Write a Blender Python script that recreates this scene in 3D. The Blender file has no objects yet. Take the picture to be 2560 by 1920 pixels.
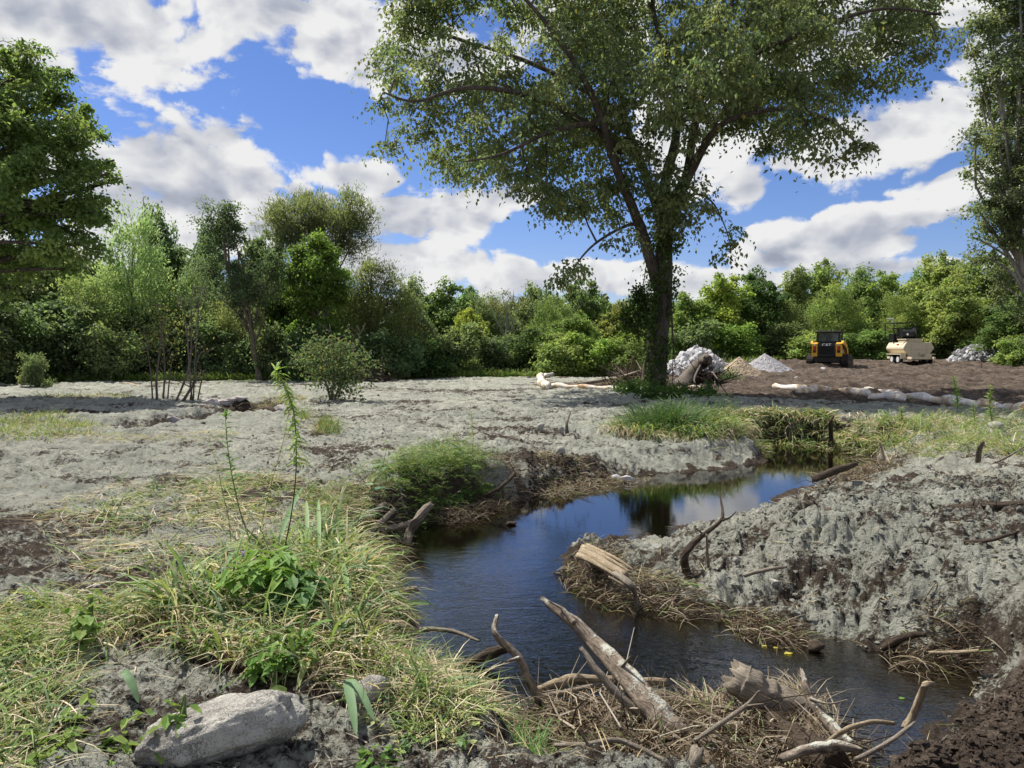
import bpy, bmesh, math, random
import numpy as np
from mathutils import Vector, Matrix, noise as mnoise
random.seed(7)
RNG = np.random.RandomState(7)
SC = bpy.context.scene
COL = SC.collection
PI = math.pi

# ------------------------------------------------------------------ camera
FP, CX, CY, HZ, EYE = 1671.0, 1106.0, 829.5, 752.0, 1.7     # photo measures (2212 px wide), horizon row, eye height
PITCH = math.atan((CY - HZ) / FP)
cam_d = bpy.data.cameras.new('camera')
cam = bpy.data.objects.new('camera', cam_d); COL.objects.link(cam)
cam_d.sensor_fit = 'HORIZONTAL'; cam_d.sensor_width = 36.0
cam_d.lens = 36.0 * FP / (2 * CX)
cam_d.clip_start = 0.05; cam_d.clip_end = 3000
cam.location = (0, 0, EYE); cam.rotation_euler = (PI / 2 - PITCH, 0, 0)
SC.camera = cam

# ------------------------------------------------------------------ light, sky, exposure
SUN_AZ = math.radians(-48)          # from +Y, negative to the left
SUN_EL = math.radians(55)
sd = bpy.data.lights.new('sun', 'SUN'); sd.energy = 4.1; sd.angle = math.radians(0.5); sd.color = (1.0, 0.94, 0.85)
sun = bpy.data.objects.new('sun', sd); COL.objects.link(sun)
S = Vector((math.sin(SUN_AZ) * math.cos(SUN_EL), math.cos(SUN_AZ) * math.cos(SUN_EL), math.sin(SUN_EL)))
sun.rotation_euler = S.to_track_quat('Z', 'Y').to_euler()
SC.view_settings.view_transform = 'Standard'; SC.view_settings.look = 'None'
SC.view_settings.exposure = 0.84; SC.view_settings.gamma = 1.0
SC.view_settings.use_curve_mapping = False
SKY_STRENGTH = 0.070

def ray(dx, dy):
    v = Vector(((dx - CX) / FP, 1.0, -(dy - CY) / FP))
    c, s = math.cos(-PITCH), math.sin(-PITCH)
    return Vector((v.x, v.y * c - v.z * s, v.y * s + v.z * c))

def make_world():
    w = bpy.data.worlds.new('World'); SC.world = w; w.use_nodes = True
    nt = w.node_tree; nt.nodes.clear(); N = nt.nodes; L = nt.links
    def math_(op, a, b=None, c=None, clamp=False):
        n = N.new('ShaderNodeMath'); n.operation = op; n.use_clamp = clamp
        for i, v in enumerate((a, b, c)):
            if v is None: continue
            if isinstance(v, (int, float)): n.inputs[i].default_value = v
            else: L.new(v, n.inputs[i])
        return n.outputs[0]
    tc = N.new('ShaderNodeTexCoord'); sep = N.new('ShaderNodeSeparateXYZ'); L.new(tc.outputs['Generated'], sep.inputs[0])
    X, Y, Z = sep.outputs
    az = math_('ARCTAN2', X, Y); el = math_('ARCSINE', math_('MINIMUM', math_('MAXIMUM', Z, -1.0), 1.0))
    # clouds: middle, half-axes in the 2212 px photo frame, strength
    blobs = [(100, 22, 320, 105, 1.15), (280, 95, 150, 66, .95), (60, 135, 130, 60, .9), (640, 20, 240, 60, 1.0), (720, 90, 170, 85, 1.0), (800, 150, 80, 50, .8),
             (350, 362, 180, 82, 1.15), (430, 440, 190, 150, 1.25), (260, 470, 130, 150, 1.0), (500, 290, 80, 40, .75), 
             (640, 412, 42, 24, .9), (705, 432, 36, 20, .8),
             (800, 385, 120, 48, 1.0), (900, 470, 170, 75, 1.15), (1010, 450, 110, 60, 1.0), (880, 560, 190, 70, 1.1), (1120, 420, 90, 40, .9),
             (1240, 600, 230, 52, 1.1), (1130, 570, 60, 26, .85), (1400, 585, 120, 30, .9), (1480, 610, 380, 42, .9),
             (1000, 120, 180, 60, .9), (1250, 60, 200, 100, .9), (1500, 250, 220, 130, .95), (1800, 60, 200, 70, .95), (1620, 400, 70, 50, .8),
             (1900, 290, 220, 90, 1.2), (2040, 240, 150, 80, 1.0), (1780, 350, 140, 40, .95), (2150, 130, 120, 60, 1.0), (2160, 380, 160, 40, .9), (2050, 30, 140, 30, .8),
             (1800, 520, 190, 48, 1.1), (1920, 470, 130, 28, .85), (1700, 560, 150, 30, .9), (1850, 580, 250, 24, .8),
             (2020, 570, 60, 24, 1.0), (2250, 560, 150, 45, 1.0), (2330, 260, 130, 90, 1.0), (-150, 450, 150, 200, .9), (2330, 680, 160, 60, .8), (900, 690, 900, 70, .7)]
    def vm(op, a, b=None, c=None):
        n = N.new('ShaderNodeVectorMath'); n.operation = op
        for i, v in enumerate((a, b, c)):
            if v is None: continue
            if isinstance(v, tuple): n.inputs[i].default_value = v
            else: L.new(v, n.inputs[i])
        return n
    cmb = N.new('ShaderNodeCombineXYZ'); L.new(az, cmb.inputs[0]); L.new(el, cmb.inputs[1]); uv = cmb.outputs[0]
    base = None
    for bx, by, a, b, s in blobs:
        d = ray(bx, by).normalized(); u0 = math.atan2(d.x, d.y); v0 = math.asin(d.z); fu = 1.14 * a / FP; fv = 1.14 * b / FP
        q = vm('LENGTH', vm('MULTIPLY_ADD', uv, (1 / fu, 1 / fv, 0), (-u0 / fu, -v0 / fv, 0)).outputs[0]).outputs['Value']
        q = math_('MULTIPLY_ADD', q, -s * .85, s * .95)
        base = q if base is None else math_('SMOOTH_MAX', base, q, .12)
    def tex(kind, scale, vec, det=0, rough=.5, dist=0):
        n = N.new(kind); L.new(vec, n.inputs['Vector']); n.inputs['Scale'].default_value = scale
        if kind == 'ShaderNodeTexNoise':
            n.noise_dimensions = '2D'; n.inputs['Detail'].default_value = det; n.inputs['Roughness'].default_value = rough; n.inputs['Distortion'].default_value = dist
        else:
            n.voronoi_dimensions = '2D'; n.inputs['Detail'].default_value = det; n.inputs['Roughness'].default_value = rough
        return n
    # the same kind of sky goes on unseen, cloud cover raised for fill light
    wide = math_('MULTIPLY_ADD', tex('ShaderNodeTexNoise', 2.6, uv, 2).outputs[0], 3.4, -1.25)
    away = math_('MULTIPLY', math_('MAXIMUM', math_('SUBTRACT', math_('ABSOLUTE', az), .66), math_('SUBTRACT', el, .46)), 8.0, clamp=True)
    mx = N.new('ShaderNodeMix'); L.new(away, mx.inputs[0]); L.new(base, mx.inputs[2]); L.new(wide, mx.inputs[3]); base = mx.outputs[0]
    def detail(off, det):
        p = vm('MULTIPLY_ADD', uv, (1, 1.45, 1), off).outputs[0]
        n1 = tex('ShaderNodeTexNoise', 6.5, p, det, .61, .15)
        w = vm('MULTIPLY_ADD', n1.outputs['Color'], (.09, .09, 0), p).outputs[0]
        n2 = tex('ShaderNodeTexVoronoi', 13, w, 2.0, .6)
        f = math_('MULTIPLY', math_('SUBTRACT', n1.outputs[0], .5), 1.65)
        return math_('MULTIPLY_ADD', math_('SUBTRACT', .45, n2.outputs['Distance']), .5, f)
    t0 = detail((0, 0, 0), 8); t1 = detail((-.018, .038, 0), 2.5); ts = detail((0, 0, 0), 6)
    f0 = math_('ADD', base, t0)
    mr = N.new('ShaderNodeMapRange'); mr.interpolation_type = 'SMOOTHSTEP'
    L.new(f0, mr.inputs[0]); mr.inputs[1].default_value = .02; mr.inputs[2].default_value = .26
    cover = mr.outputs[0]
    # lit towards the sun (up and to the left), greyer where the cloud is thick
    b = math_('MULTIPLY_ADD', math_('SUBTRACT', ts, t1), .40, 1.02)
    b = math_('MULTIPLY_ADD', math_('MINIMUM', math_('MAXIMUM', math_('ADD', base, math_('MULTIPLY', t1, .5)), 0.), 1.3), -.36, b)
    b = math_('MINIMUM', math_('MAXIMUM', b, .42), 1.03)
    cr = N.new('ShaderNodeValToRGB'); L.new(b, cr.inputs[0])
    e = cr.color_ramp.elements; e[0].position = .3; e[0].color = (.28, .32, .41, 1); e[1].position = .98; e[1].color = (1.0, 1.0, 1.0, 1)
    m = e.new(.62); m.color = (.53, .565, .66, 1)
    sky = N.new('ShaderNodeTexSky'); sky.sky_type = 'NISHITA'; sky.sun_disc = False
    sky.sun_elevation = SUN_EL; sky.sun_rotation = SUN_AZ; sky.altitude = 300; sky.air_density = 1.0; sky.dust_density = .35; sky.ozone_density = 3.0
    bg = N.new('ShaderNodeBackground'); bg.inputs[1].default_value = SKY_STRENGTH
    hs = N.new('ShaderNodeHueSaturation'); hs.inputs['Saturation'].default_value = 1.16; L.new(sky.outputs[0], hs.inputs['Color'])
    tn = N.new('ShaderNodeMix'); tn.data_type = 'RGBA'; tn.blend_type = 'MULTIPLY'; tn.inputs[0].default_value = 1; L.new(hs.outputs[0], tn.inputs[6]); tn.inputs[7].default_value = (.76, .74, .95, 1); L.new(tn.outputs[2], bg.inputs[0])
    bc = N.new('ShaderNodeBackground'); L.new(cr.outputs[0], bc.inputs[0]); bc.inputs[1].default_value = .48
    mix = N.new('ShaderNodeMixShader'); L.new(cover, mix.inputs[0]); L.new(bg.outputs[0], mix.inputs[1]); L.new(bc.outputs[0], mix.inputs[2])
    out = N.new('ShaderNodeOutputWorld'); L.new(mix.outputs[0], out.inputs[0])
    w.cycles.sampling_method = 'MANUAL'; w.cycles.sample_map_resolution = 512
make_world()
SC.cycles.max_bounces = 6; SC.cycles.transparent_max_bounces = 8; SC.cycles.diffuse_bounces = 3
SC.cycles.transmission_bounces = 4; SC.cycles.glossy_bounces = 2; SC.cycles.use_denoising = True
SC.cycles.caustics_reflective = False; SC.cycles.caustics_refractive = False

# ------------------------------------------------------------------ numpy noise
def _hash(ix, iy, s):
    h = (ix.astype(np.int64) * 374761393 + iy.astype(np.int64) * 668265263 + s * 974634777) & 0xffffffff
    h = ((h ^ (h >> 13)) * 1274126177) & 0xffffffff
    h = (h ^ (h >> 16)) & 0xffffffff
    return h.astype(np.float64) / 4294967295.0
def vn(x, y, s=0):
    x = np.asarray(x, float); y = np.asarray(y, float)
    ix = np.floor(x); iy = np.floor(y); fx = x - ix; fy = y - iy
    ux = fx * fx * fx * (fx * (fx * 6 - 15) + 10); uy = fy * fy * fy * (fy * (fy * 6 - 15) + 10)
    a = _hash(ix, iy, s); b = _hash(ix + 1, iy, s); c = _hash(ix, iy + 1, s); d = _hash(ix + 1, iy + 1, s)
    return (a + (b - a) * ux + (c - a) * uy + (a - b - c + d) * ux * uy) * 2 - 1
def fbm(x, y, o=4, s=0, g=.5):
    r = 0; a = 1; t = 0
    for k in range(o):
        c, n = math.cos(k * 1.1), math.sin(k * 1.1)
        r = r + a * vn((x * c - y * n) * 2 ** k, (x * n + y * c) * 2 ** k, s + k); t += a; a *= g
    return r / t
def billow(x, y, o=3, s=0):
    r = 0; a = 1; t = 0
    for k in range(o):
        c, n = math.cos(k * 1.3 + .4), math.sin(k * 1.3 + .4)
        r = r + a * np.abs(vn((x * c - y * n) * 2 ** k, (x * n + y * c) * 2 ** k, s + k)); t += a; a *= .55
    return r / t
def ss(a, b, x):
    t = np.clip((x - a) / (b - a), 0, 1); return t * t * (3 - 2 * t)

# ------------------------------------------------------------------ photo pixel -> world
def P(dx, dy, z):
    r = ray(dx, dy); t = (z - EYE) / r.z
    return Vector((0, 0, EYE)) + r * t
def PY(dx, dy, Y):
    r = ray(dx, dy); return Vector((0, 0, EYE)) + r * (Y / r.y)

ZW = -0.55
CH = [(1590,957,.3),(1700,956,.2),(1800,962,.2),(1868,982,.8),(1885,1000,1.6),(1830,1024,2.6),(1770,1040,2.8),(1700,1060,3.0),(1620,1088,3.0),(1560,1108,2.8),
      (1480,1128,2.4),(1400,1150,2.0),(1320,1158,1.6),(1250,1176,1.0),(1205,1200,.35),(1200,1225,.3),(1240,1262,.3),(1320,1290,.3),(1400,1312,.3),(1500,1335,.3),
      (1600,1347,.6),(1680,1362,.75),(1760,1385,.8),(1850,1407,.8),(1960,1427,.7),(2070,1440,.55),(2090,1462,.8),(2040,1500,1.2),(1980,1540,1.3),(1900,1600,1.2),
      (1800,1680,.9),(1560,1760,.7),(1290,1740,.6),(1180,1640,.6),(1090,1560,.8),(1000,1495,.7),(940,1445,.6),(925,1390,.5),(850,1378,.4),(820,1340,.4),(845,1298,.4),
      (785,1248,.4),(820,1195,.3),(865,1165,.25),(900,1128,.2),(960,1113,.25),(1050,1100,.3),(1140,1080,.5),(1180,1065,.7),(1280,1050,.9),(1400,1030,.9),
      (1500,1020,1.1),(1600,1011,1.2),(1650,1000,1.2),(1662,991,.5),(1640,976,.5),(1605,962,.5)]
CH_XY = np.array([tuple(P(a, b, ZW))[:2] for a, b, c in CH]); CH_W = np.array([c for a, b, c in CH])
ZW2 = -0.22
CR = [(-60,874,.5),(40,872,.5),(120,880,.4)]
CR = [(205,934,.5),(300,920,.3),(400,912,.3),(450,905,.3),(497,900,.3),(492,884,.3),(560,880,.3),(622,884,.4),(606,896,.3),(530,906,.3),(450,916,.3),(410,925,.3),(340,936,.3),(260,944,.5)]
CR_XY = np.array([tuple(P(a, b, ZW2))[:2] for a, b, c in CR]); CR_W = np.array([c for a, b, c in CR])

def poly_dist(x, y, poly, attr=None):
    best = np.full(x.shape, 1e9); at = np.zeros(x.shape); inside = np.zeros(x.shape, bool)
    n = len(poly)
    for i in range(n):
        ax, ay = poly[i]; bx, by = poly[(i + 1) % n]
        ex, ey = bx - ax, by - ay
        t = np.clip(((x - ax) * ex + (y - ay) * ey) / (ex * ex + ey * ey + 1e-12), 0, 1)
        d = (x - ax - t * ex) ** 2 + (y - ay - t * ey) ** 2
        m = d < best
        best = np.where(m, d, best)
        if attr is not None: at = np.where(m, attr[i] + (attr[(i + 1) % n] - attr[i]) * t, at)
        cond = ((ay > y) != (by > y)) & (x < (bx - ax) * (y - ay) / (by - ay + 1e-12) + ax)
        inside ^= cond
    d = np.sqrt(best)
    return np.where(inside, -d, d), at

def gauss(x, y, cx, cy, sx, sy): return np.exp(-((x - cx) / sx) ** 2 - ((y - cy) / sy) ** 2)
def soil_zone(x, y):
    """bare dark soil: the work area at the back right and the heap at the near right"""
    n = fbm(x * .5, y * .5, 3, 50) * 1.2
    xl = np.interp(y, [16, 20, 24, 28, 32, 44, 60, 90], [30, 14.5, 10.5, 5.5, 3.0, 6.0, 9., 9.])
    back = ss(-.8, .8, x - xl + n) * ss(15, 19, y)
    ring = np.clip(1.25 - (((x - 5.0) / 3.6) ** 2 + ((y - 33.5) / 3.4) ** 2), 0, 1) * 1.6
    near = ss(-.25, .25, (x - 1.62) - .98 * (y - 3.3) + n * .22) * ss(5.9, 5.2, y + n * .2)
    return np.clip(np.maximum(np.maximum(back, ring), near), 0, 1)
def terrain(x, y, fine=True, full=False):
    x = np.asarray(x, float); y = np.asarray(y, float)
    d, w = poly_dist(x, y, CH_XY, CH_W)
    d2, w2 = poly_dist(x, y, CR_XY, CR_W)
    b = .85 * ss(24, 60, y) * ss(4, 18, x) + .07 * fbm(x * .16, y * .16, 3, 3) * ss(3, 10, y)
    b = b + .30 * gauss(x, y, 5.6, 7.6, 2.6, 1.9) + .16 * gauss(x, y, 3.2, 3.4, 1.3, 1.2)
    b = b + .05 * gauss(x, y, -1.3, 5.0, 1.1, .9) - .05 * gauss(x, y, -.2, 3.1, 1.2, .5)
    b = b - .27 * gauss(x, y, 3.0, 14.0, 4.0, 2.4)
    b = b - .22 * gauss(x, y, -15, 29, 9, 1.3) + .12 * gauss(x, y, -12, 33, 9, 2) - .12 * gauss(x, y, -6.5, 28, 4, 1.2)
    b = b - .50 * gauss(x, y, 1.2, 7.2, 1.15, 1.05) - .42 * gauss(x, y, 2.2, 6.35, .85, .4) - .28 * gauss(x, y, 1.5, 8.7, 1.2, 1.0) - .24 * gauss(x, y, 3.2, 9.8, 1.7, 1.0)
    de = d + .10 * fbm(x * 2.2, y * 2.2, 3, 11) * np.clip(d * 3 + .4, .3, 1.2)
    f = ss(0, 1, de / np.maximum(w * (1 + .35 * fbm(x * 1.3, y * 1.3, 2, 21)), .08))
    z = ZW - .03 + (b - ZW + .03) * f
    z = np.where(de < 0, ZW - .03 - .28 * ss(0, .7, -de) - .04 * fbm(x * 1.5, y * 1.5, 2, 5), z)
    de2 = d2 + .12 * fbm(x * 1.1, y * 1.1, 3, 13)
    f2 = ss(0, 1, de2 / np.maximum(w2, .1) * .6)
    z = np.where(de2 < 3, np.where(de2 < 0, ZW2 - .02 - .1 * ss(0, .4, -de2), ZW2 - .02 + (z - ZW2 + .02) * f2), z)
    soil = soil_zone(x, y)
    if fine:
        r = np.hypot(x, y)
        wet = ss(-.15, .25, d) * ss(-.1, .2, d2)
        wx = x + .05 * vn(x * 9, y * 9, 90); wy = y + .05 * vn(x * 9, y * 9, 91)
        c0 = billow(x * 1.15 + 5, y * 1.15, 3, 34) - .33
        c1 = billow(wx * 3.2, wy * 3.2, 4, 30) - .32
        c2 = billow(wx * 9.5, wy * 9.5, 3, 40) - .3
        rough = .55 + .75 * ss(-.1, .5, fbm(x * .45, y * .45, 2, 60))
        mound = gauss(x, y, 4.6, 7.6, 3.2, 2.2)
        near = ss(7, 4, r)
        amp1 = (.050 + .065 * mound + .03 * soil * ss(9, 4, r)) * rough * (1 - .35 * near)
        amp2 = (.034 + .030 * mound + .03 * soil * ss(9, 4, r))
        trk = ss(8, 12, y) * ss(38, 32, y) * (1 - soil)
        tracks = .065 * trk * np.sin((y * 1.0 + .22 * x + .5 * fbm(x * .12, y * .12, 2, 70)) * 8.5) * ss(-.2, .3, fbm(x * .1, y * .2, 2, 71))
        rut = .26 * soil * ss(18, 26, y) * (fbm(x * .22, y * 1.1, 4, 75) + .35 * fbm(x * 1.2, y * 3, 3, 76))
        z = z + wet * (c0 * .13 * ss(5, 9, r) * (1 - .6 * mound) + c1 * amp1 * (2.0 + 1.2 * ss(6, 12, r)) + c2 * amp2 * 2.0 + .5 * amp2 * np.maximum(0, vn(x * 17, y * 17, 46)) * ss(14, 8, r) + tracks + rut + .012 * vn(x * 30, y * 30, 44) * ss(14, 7, r))
        z = z + wet * .05 * np.maximum(0, fbm(x * 1.4, y * 1.4, 3, 88)) * ss(6, 16, r)
    if full: return z, d, d2, soil
    return z
def gz(x, y, fine=True): return float(terrain(np.array([x]), np.array([y]), fine)[0])
_T = np.concatenate([np.linspace(2.2, 12, 260), np.linspace(12.05, 90, 520)])
def hit(dx, dy):
    r = ray(dx, dy)
    x = r.x / r.y * _T; y = _T; zr = EYE + r.z / r.y * _T
    zt = terrain(x, y, False); zt = np.maximum(zt, ZW)
    k = np.argmax(zr < zt)
    if zr[k] >= zt[k]: k = len(_T) - 1
    return Vector((float(x[k]), float(y[k]), float(zt[k])))

# ------------------------------------------------------------------ mesh helper
class MB:
    def __init__(s): s.v = []; s.f4 = []; s.f3 = []; s.c = []; s.n = 0
    def add(s, v, f4=None, f3=None, col=None):
        v = np.asarray(v, float).reshape(-1, 3)
        if f4 is not None and len(f4): s.f4.append(np.asarray(f4, int).reshape(-1, 4) + s.n)
        if f3 is not None and len(f3): s.f3.append(np.asarray(f3, int).reshape(-1, 3) + s.n)
        if col is None: col = (1, 1, 1)
        col = np.asarray(col, float)
        if col.ndim == 1: col = np.tile(col, (len(v), 1))
        s.v.append(v); s.c.append(col); s.n += len(v); return s
    def mesh(s, name, mat=None, smooth=False):
        me = bpy.data.meshes.new(name)
        v = np.concatenate(s.v); c = np.concatenate(s.c)
        f4 = np.concatenate(s.f4) if s.f4 else np.zeros((0, 4), int)
        f3 = np.concatenate(s.f3) if s.f3 else np.zeros((0, 3), int)
        me.vertices.add(len(v)); me.vertices.foreach_set('co', v.astype(np.float32).ravel())
        nl = f4.size + f3.size; me.loops.add(nl)
        me.loops.foreach_set('vertex_index', np.concatenate([f4.ravel(), f3.ravel()]).astype(np.int32))
        npo = len(f4) + len(f3); me.polygons.add(npo)
        ls = np.concatenate([np.arange(len(f4)) * 4, f4.size + np.arange(len(f3)) * 3]).astype(np.int32)
        me.polygons.foreach_set('loop_start', ls)
        me.polygons.foreach_set('use_smooth', np.full(npo, smooth, bool))
        me.update(calc_edges=True)
        a = me.color_attributes.new('Col', 'FLOAT_COLOR', 'POINT')
        a.data.foreach_set('color', np.c_[c, np.ones(len(c))].astype(np.float32).ravel())
        if mat: me.materials.append(mat)
        return me
def link(name, me, parent=None, loc=None):
    o = bpy.data.objects.new(name, me); COL.objects.link(o)
    if parent is not None: o.parent = parent
    if loc is not None: o.location = loc
    return o
def tag(o, label=None, cat=None, group=None, kind=None):
    if label: o['label'] = label
    if cat: o['category'] = cat
    if group: o['group'] = group
    if kind: o['kind'] = kind
    return o
def empty(name, loc, label, cat, group=None, rz=0):
    o = bpy.data.objects.new(name, None); COL.objects.link(o); o.location = loc; o.rotation_euler = (0, 0, rz)
    return tag(o, label, cat, group)

def tube_arr(pts, rad, seg=6, rough=0., seed=0, cap=True, sub=1):
    pts = np.asarray(pts, float); rad = np.asarray(rad, float)
    if sub > 1:     # smooth (Catmull-Rom) resampling
        n = len(pts); t = np.linspace(0, n - 1, (n - 1) * sub + 1)
        i = np.clip(np.floor(t).astype(int), 0, n - 2); u = (t - i)[:, None]
        p0 = pts[np.maximum(i - 1, 0)]; p1 = pts[i]; p2 = pts[i + 1]; p3 = pts[np.minimum(i + 2, n - 1)]
        q = .5 * (2 * p1 + (p2 - p0) * u + (2 * p0 - 5 * p1 + 4 * p2 - p3) * u ** 2 + (3 * p1 - p0 - 3 * p2 + p3) * u ** 3)
        rad = np.interp(t, np.arange(n), rad); pts = q
    n = len(pts)
    T = np.gradient(pts, axis=0); T /= np.linalg.norm(T, axis=1)[:, None] + 1e-9
    ref = np.array([0, 0, 1.]) if abs(T[0, 2]) < .9 else np.array([1., 0, 0])
    U = np.cross(T, ref); U /= np.linalg.norm(U, axis=1)[:, None] + 1e-9
    W = np.cross(T, U)
    a = np.arange(seg) / seg * 2 * PI
    rr = np.tile(rad[:, None], (1, seg))
    if rough:
        rs = np.random.RandomState(seed)
        A = rs.rand(seg) * 2 - 1
        rr = rr * (1 + rough * (.5 * A[None, :] + .6 * (rs.rand(n, seg) * 2 - 1)))
    V = pts[:, None, :] + rr[..., None] * (np.cos(a)[None, :, None] * U[:, None, :] + np.sin(a)[None, :, None] * W[:, None, :])
    V = V.reshape(-1, 3)
    i = np.arange(n - 1)[:, None] * seg; j = np.arange(seg)[None, :]; k = (j + 1) % seg
    F = np.stack([i + j, i + k, i + seg + k, i + seg + j], -1).reshape(-1, 4)
    f3 = []
    if cap:
        c0 = len(V); V = np.vstack([V, pts[0], pts[-1]])
        jj = np.arange(seg); kk = (jj + 1) % seg; o = (n - 1) * seg
        f3 = np.vstack([np.c_[kk, jj, np.full(seg, c0)], np.c_[o + jj, o + kk, np.full(seg, c0 + 1)]])
    return V, F, f3

def box_arr(c, s, rz=0., rx=0.):
    x, y, z = [q / 2 for q in s]
    v = np.array([(-x,-y,-z),(x,-y,-z),(x,y,-z),(-x,y,-z),(-x,-y,z),(x,-y,z),(x,y,z),(-x,y,z)])
    if rx:
        cc, q = math.cos(rx), math.sin(rx); v = np.c_[v[:, 0], v[:, 1] * cc - v[:, 2] * q, v[:, 1] * q + v[:, 2] * cc]
    if rz:
        cc, q = math.cos(rz), math.sin(rz); v = np.c_[v[:, 0] * cc - v[:, 1] * q, v[:, 0] * q + v[:, 1] * cc, v[:, 2]]
    return v + np.array(c), [(0,3,2,1),(4,5,6,7),(0,1,5,4),(1,2,6,5),(2,3,7,6),(3,0,4,7)]
def bevel_obj(o, w=.02, seg=2):
    m = o.modifiers.new('bevel', 'BEVEL'); m.width = w; m.segments = seg; m.limit_method = 'ANGLE'; return o
_ico = {}
def ico(sub):
    if sub not in _ico:
        bm = bmesh.new(); bmesh.ops.create_icosphere(bm, subdivisions=sub, radius=1)
        _ico[sub] = (np.array([v.co[:] for v in bm.verts]), np.array([[v.index for v in f.verts] for f in bm.faces])); bm.free()
    return _ico[sub]
def n3(v, s, f):   # cheap 3-D noise from 2-D slices
    return (vn(v[:, 0] * f + v[:, 2] * f * .6, v[:, 1] * f, s) + vn(v[:, 1] * f + 9, v[:, 2] * f - v[:, 0] * f * .4, s + 1)) * .5
def rock_arr(sub, seed, size=(1, 1, 1), am=.3):
    v, f = ico(sub); rs = np.random.RandomState(seed)
    w = v.copy()
    for k in range(7):    # chop planes for broken faces
        n = rs.randn(3); n /= np.linalg.norm(n); h = .55 + rs.rand() * .3
        e = w @ n - h; w = w - np.outer(np.maximum(e, 0), n) * .9
    w = w * (1 + am * n3(v, seed, 1.7) + am * .4 * n3(v, seed + 5, 4.5))[:, None]
    if sub >= 4: w = w * (1 + am * .16 * n3(v, seed + 9, 13) + am * .10 * n3(v, seed + 12, 31))[:, None]
    return w * np.array(size), f

# ------------------------------------------------------------------ materials
def mat(name, rough=.8, spec=.3):
    m = bpy.data.materials.new(name); m.use_nodes = True
    nt = m.node_tree; b = nt.nodes['Principled BSDF']; b.inputs['Roughness'].default_value = rough
    b.inputs['Specular IOR Level'].default_value = spec
    return m, nt, b
class NT:
    def __init__(s, nt): s.nt = nt; s.N = nt.nodes; s.L = nt.links
    def __call__(s, t, **k):
        n = s.N.new(t)
        for a, v in k.items():
            if a.startswith('i_'):
                n.inputs[a[2:].replace('_', ' ')].default_value = v
            else: setattr(n, a, v)
        return n
    def noise(s, scale, det=3, rough=.5, vec=None, dist=0):
        n = s.N.new('ShaderNodeTexNoise'); n.inputs['Scale'].default_value = scale; n.inputs['Detail'].default_value = det
        n.inputs['Roughness'].default_value = rough; n.inputs['Distortion'].default_value = dist
        if vec is not None: s.L.new(vec, n.inputs['Vector'])
        return n.outputs[0]
    def ramp(s, fac, stops):
        n = s.N.new('ShaderNodeValToRGB'); s.L.new(fac, n.inputs[0]); e = n.color_ramp.elements
        e[0].position, e[0].color = stops[0][0], (*stops[0][1], 1); e[1].position, e[1].color = stops[-1][0], (*stops[-1][1], 1)
        for p, c in stops[1:-1]: q = e.new(p); q.color = (*c, 1)
        return n.outputs[0]
    def mix(s, fac, a, b, mode='MIX'):
        n = s.N.new('ShaderNodeMix'); n.data_type = 'RGBA'; n.blend_type = mode
        for i, v in ((0, fac), (6, a), (7, b)):
            if isinstance(v, (int, float)): n.inputs[i].default_value = v
            elif isinstance(v, tuple): n.inputs[i].default_value = (*v, 1)
            else: s.L.new(v, n.inputs[i])
        return n.outputs[2]
    def m(s, op, a, b=None, clamp=False):
        n = s.N.new('ShaderNodeMath'); n.operation = op; n.use_clamp = clamp
        for i, v in enumerate((a, b)):
            if v is None: continue
            if isinstance(v, (int, float)): n.inputs[i].default_value = v
            else: s.L.new(v, n.inputs[i])
        return n.outputs[0]
    def bump(s, h, st, dist=.02, nrm=None):
        n = s.N.new('ShaderNodeBump'); n.inputs['Strength'].default_value = st; n.inputs['Distance'].default_value = dist
        s.L.new(h, n.inputs['Height'])
        if nrm is not None: s.L.new(nrm, n.inputs['Normal'])
        return n.outputs[0]
    def obj(s): return s.N.new('ShaderNodeTexCoord').outputs['Object']
    def pos(s): return s.N.new('ShaderNodeNewGeometry').outputs['Position']
    def attr(s, name='Col'):
        n = s.N.new('ShaderNodeAttribute'); n.attribute_name = name; return n

def leaf_mat(name, tint=(1, 1, 1), trans=.38, rough=.5, objvar=False, gloss=.25, tcol=(2.1, 2.1, .8)):
    m = bpy.data.materials.new(name); m.use_nodes = True; nt = m.node_tree; nt.nodes.clear(); n = NT(nt)
    c = n.attr().outputs['Color']
    c = n.mix(1.0, c, tint, 'MULTIPLY')
    if objvar:
        oi = n('ShaderNodeObjectInfo'); hs = n('ShaderNodeHueSaturation')
        nt.links.new(n.m('ADD', n.m('MULTIPLY', oi.outputs['Random'], .045), .478), hs.inputs['Hue'])
        r2 = n.m('FRACT', n.m('MULTIPLY', oi.outputs['Random'], 7.31))
        nt.links.new(n.m('ADD', n.m('MULTIPLY', r2, .36), .86), hs.inputs['Value'])
        nt.links.new(c, hs.inputs['Color']); c = hs.outputs[0]
        c = n.mix(1.0, c, oi.outputs['Color'], 'MULTIPLY')
    p = n('ShaderNodeBsdfPrincipled'); nt.links.new(c, p.inputs['Base Color']); p.inputs['Roughness'].default_value = rough
    p.inputs['Specular IOR Level'].default_value = gloss
    t = n('ShaderNodeBsdfTranslucent'); nt.links.new(n.mix(1.0, c, tcol, 'MULTIPLY'), t.inputs[0])
    mx = n('ShaderNodeMixShader'); mx.inputs[0].default_value = trans
    nt.links.new(p.outputs[0], mx.inputs[1]); nt.links.new(t.outputs[0], mx.inputs[2])
    o = n('ShaderNodeOutputMaterial'); nt.links.new(mx.outputs[0], o.inputs[0]); return m

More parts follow.
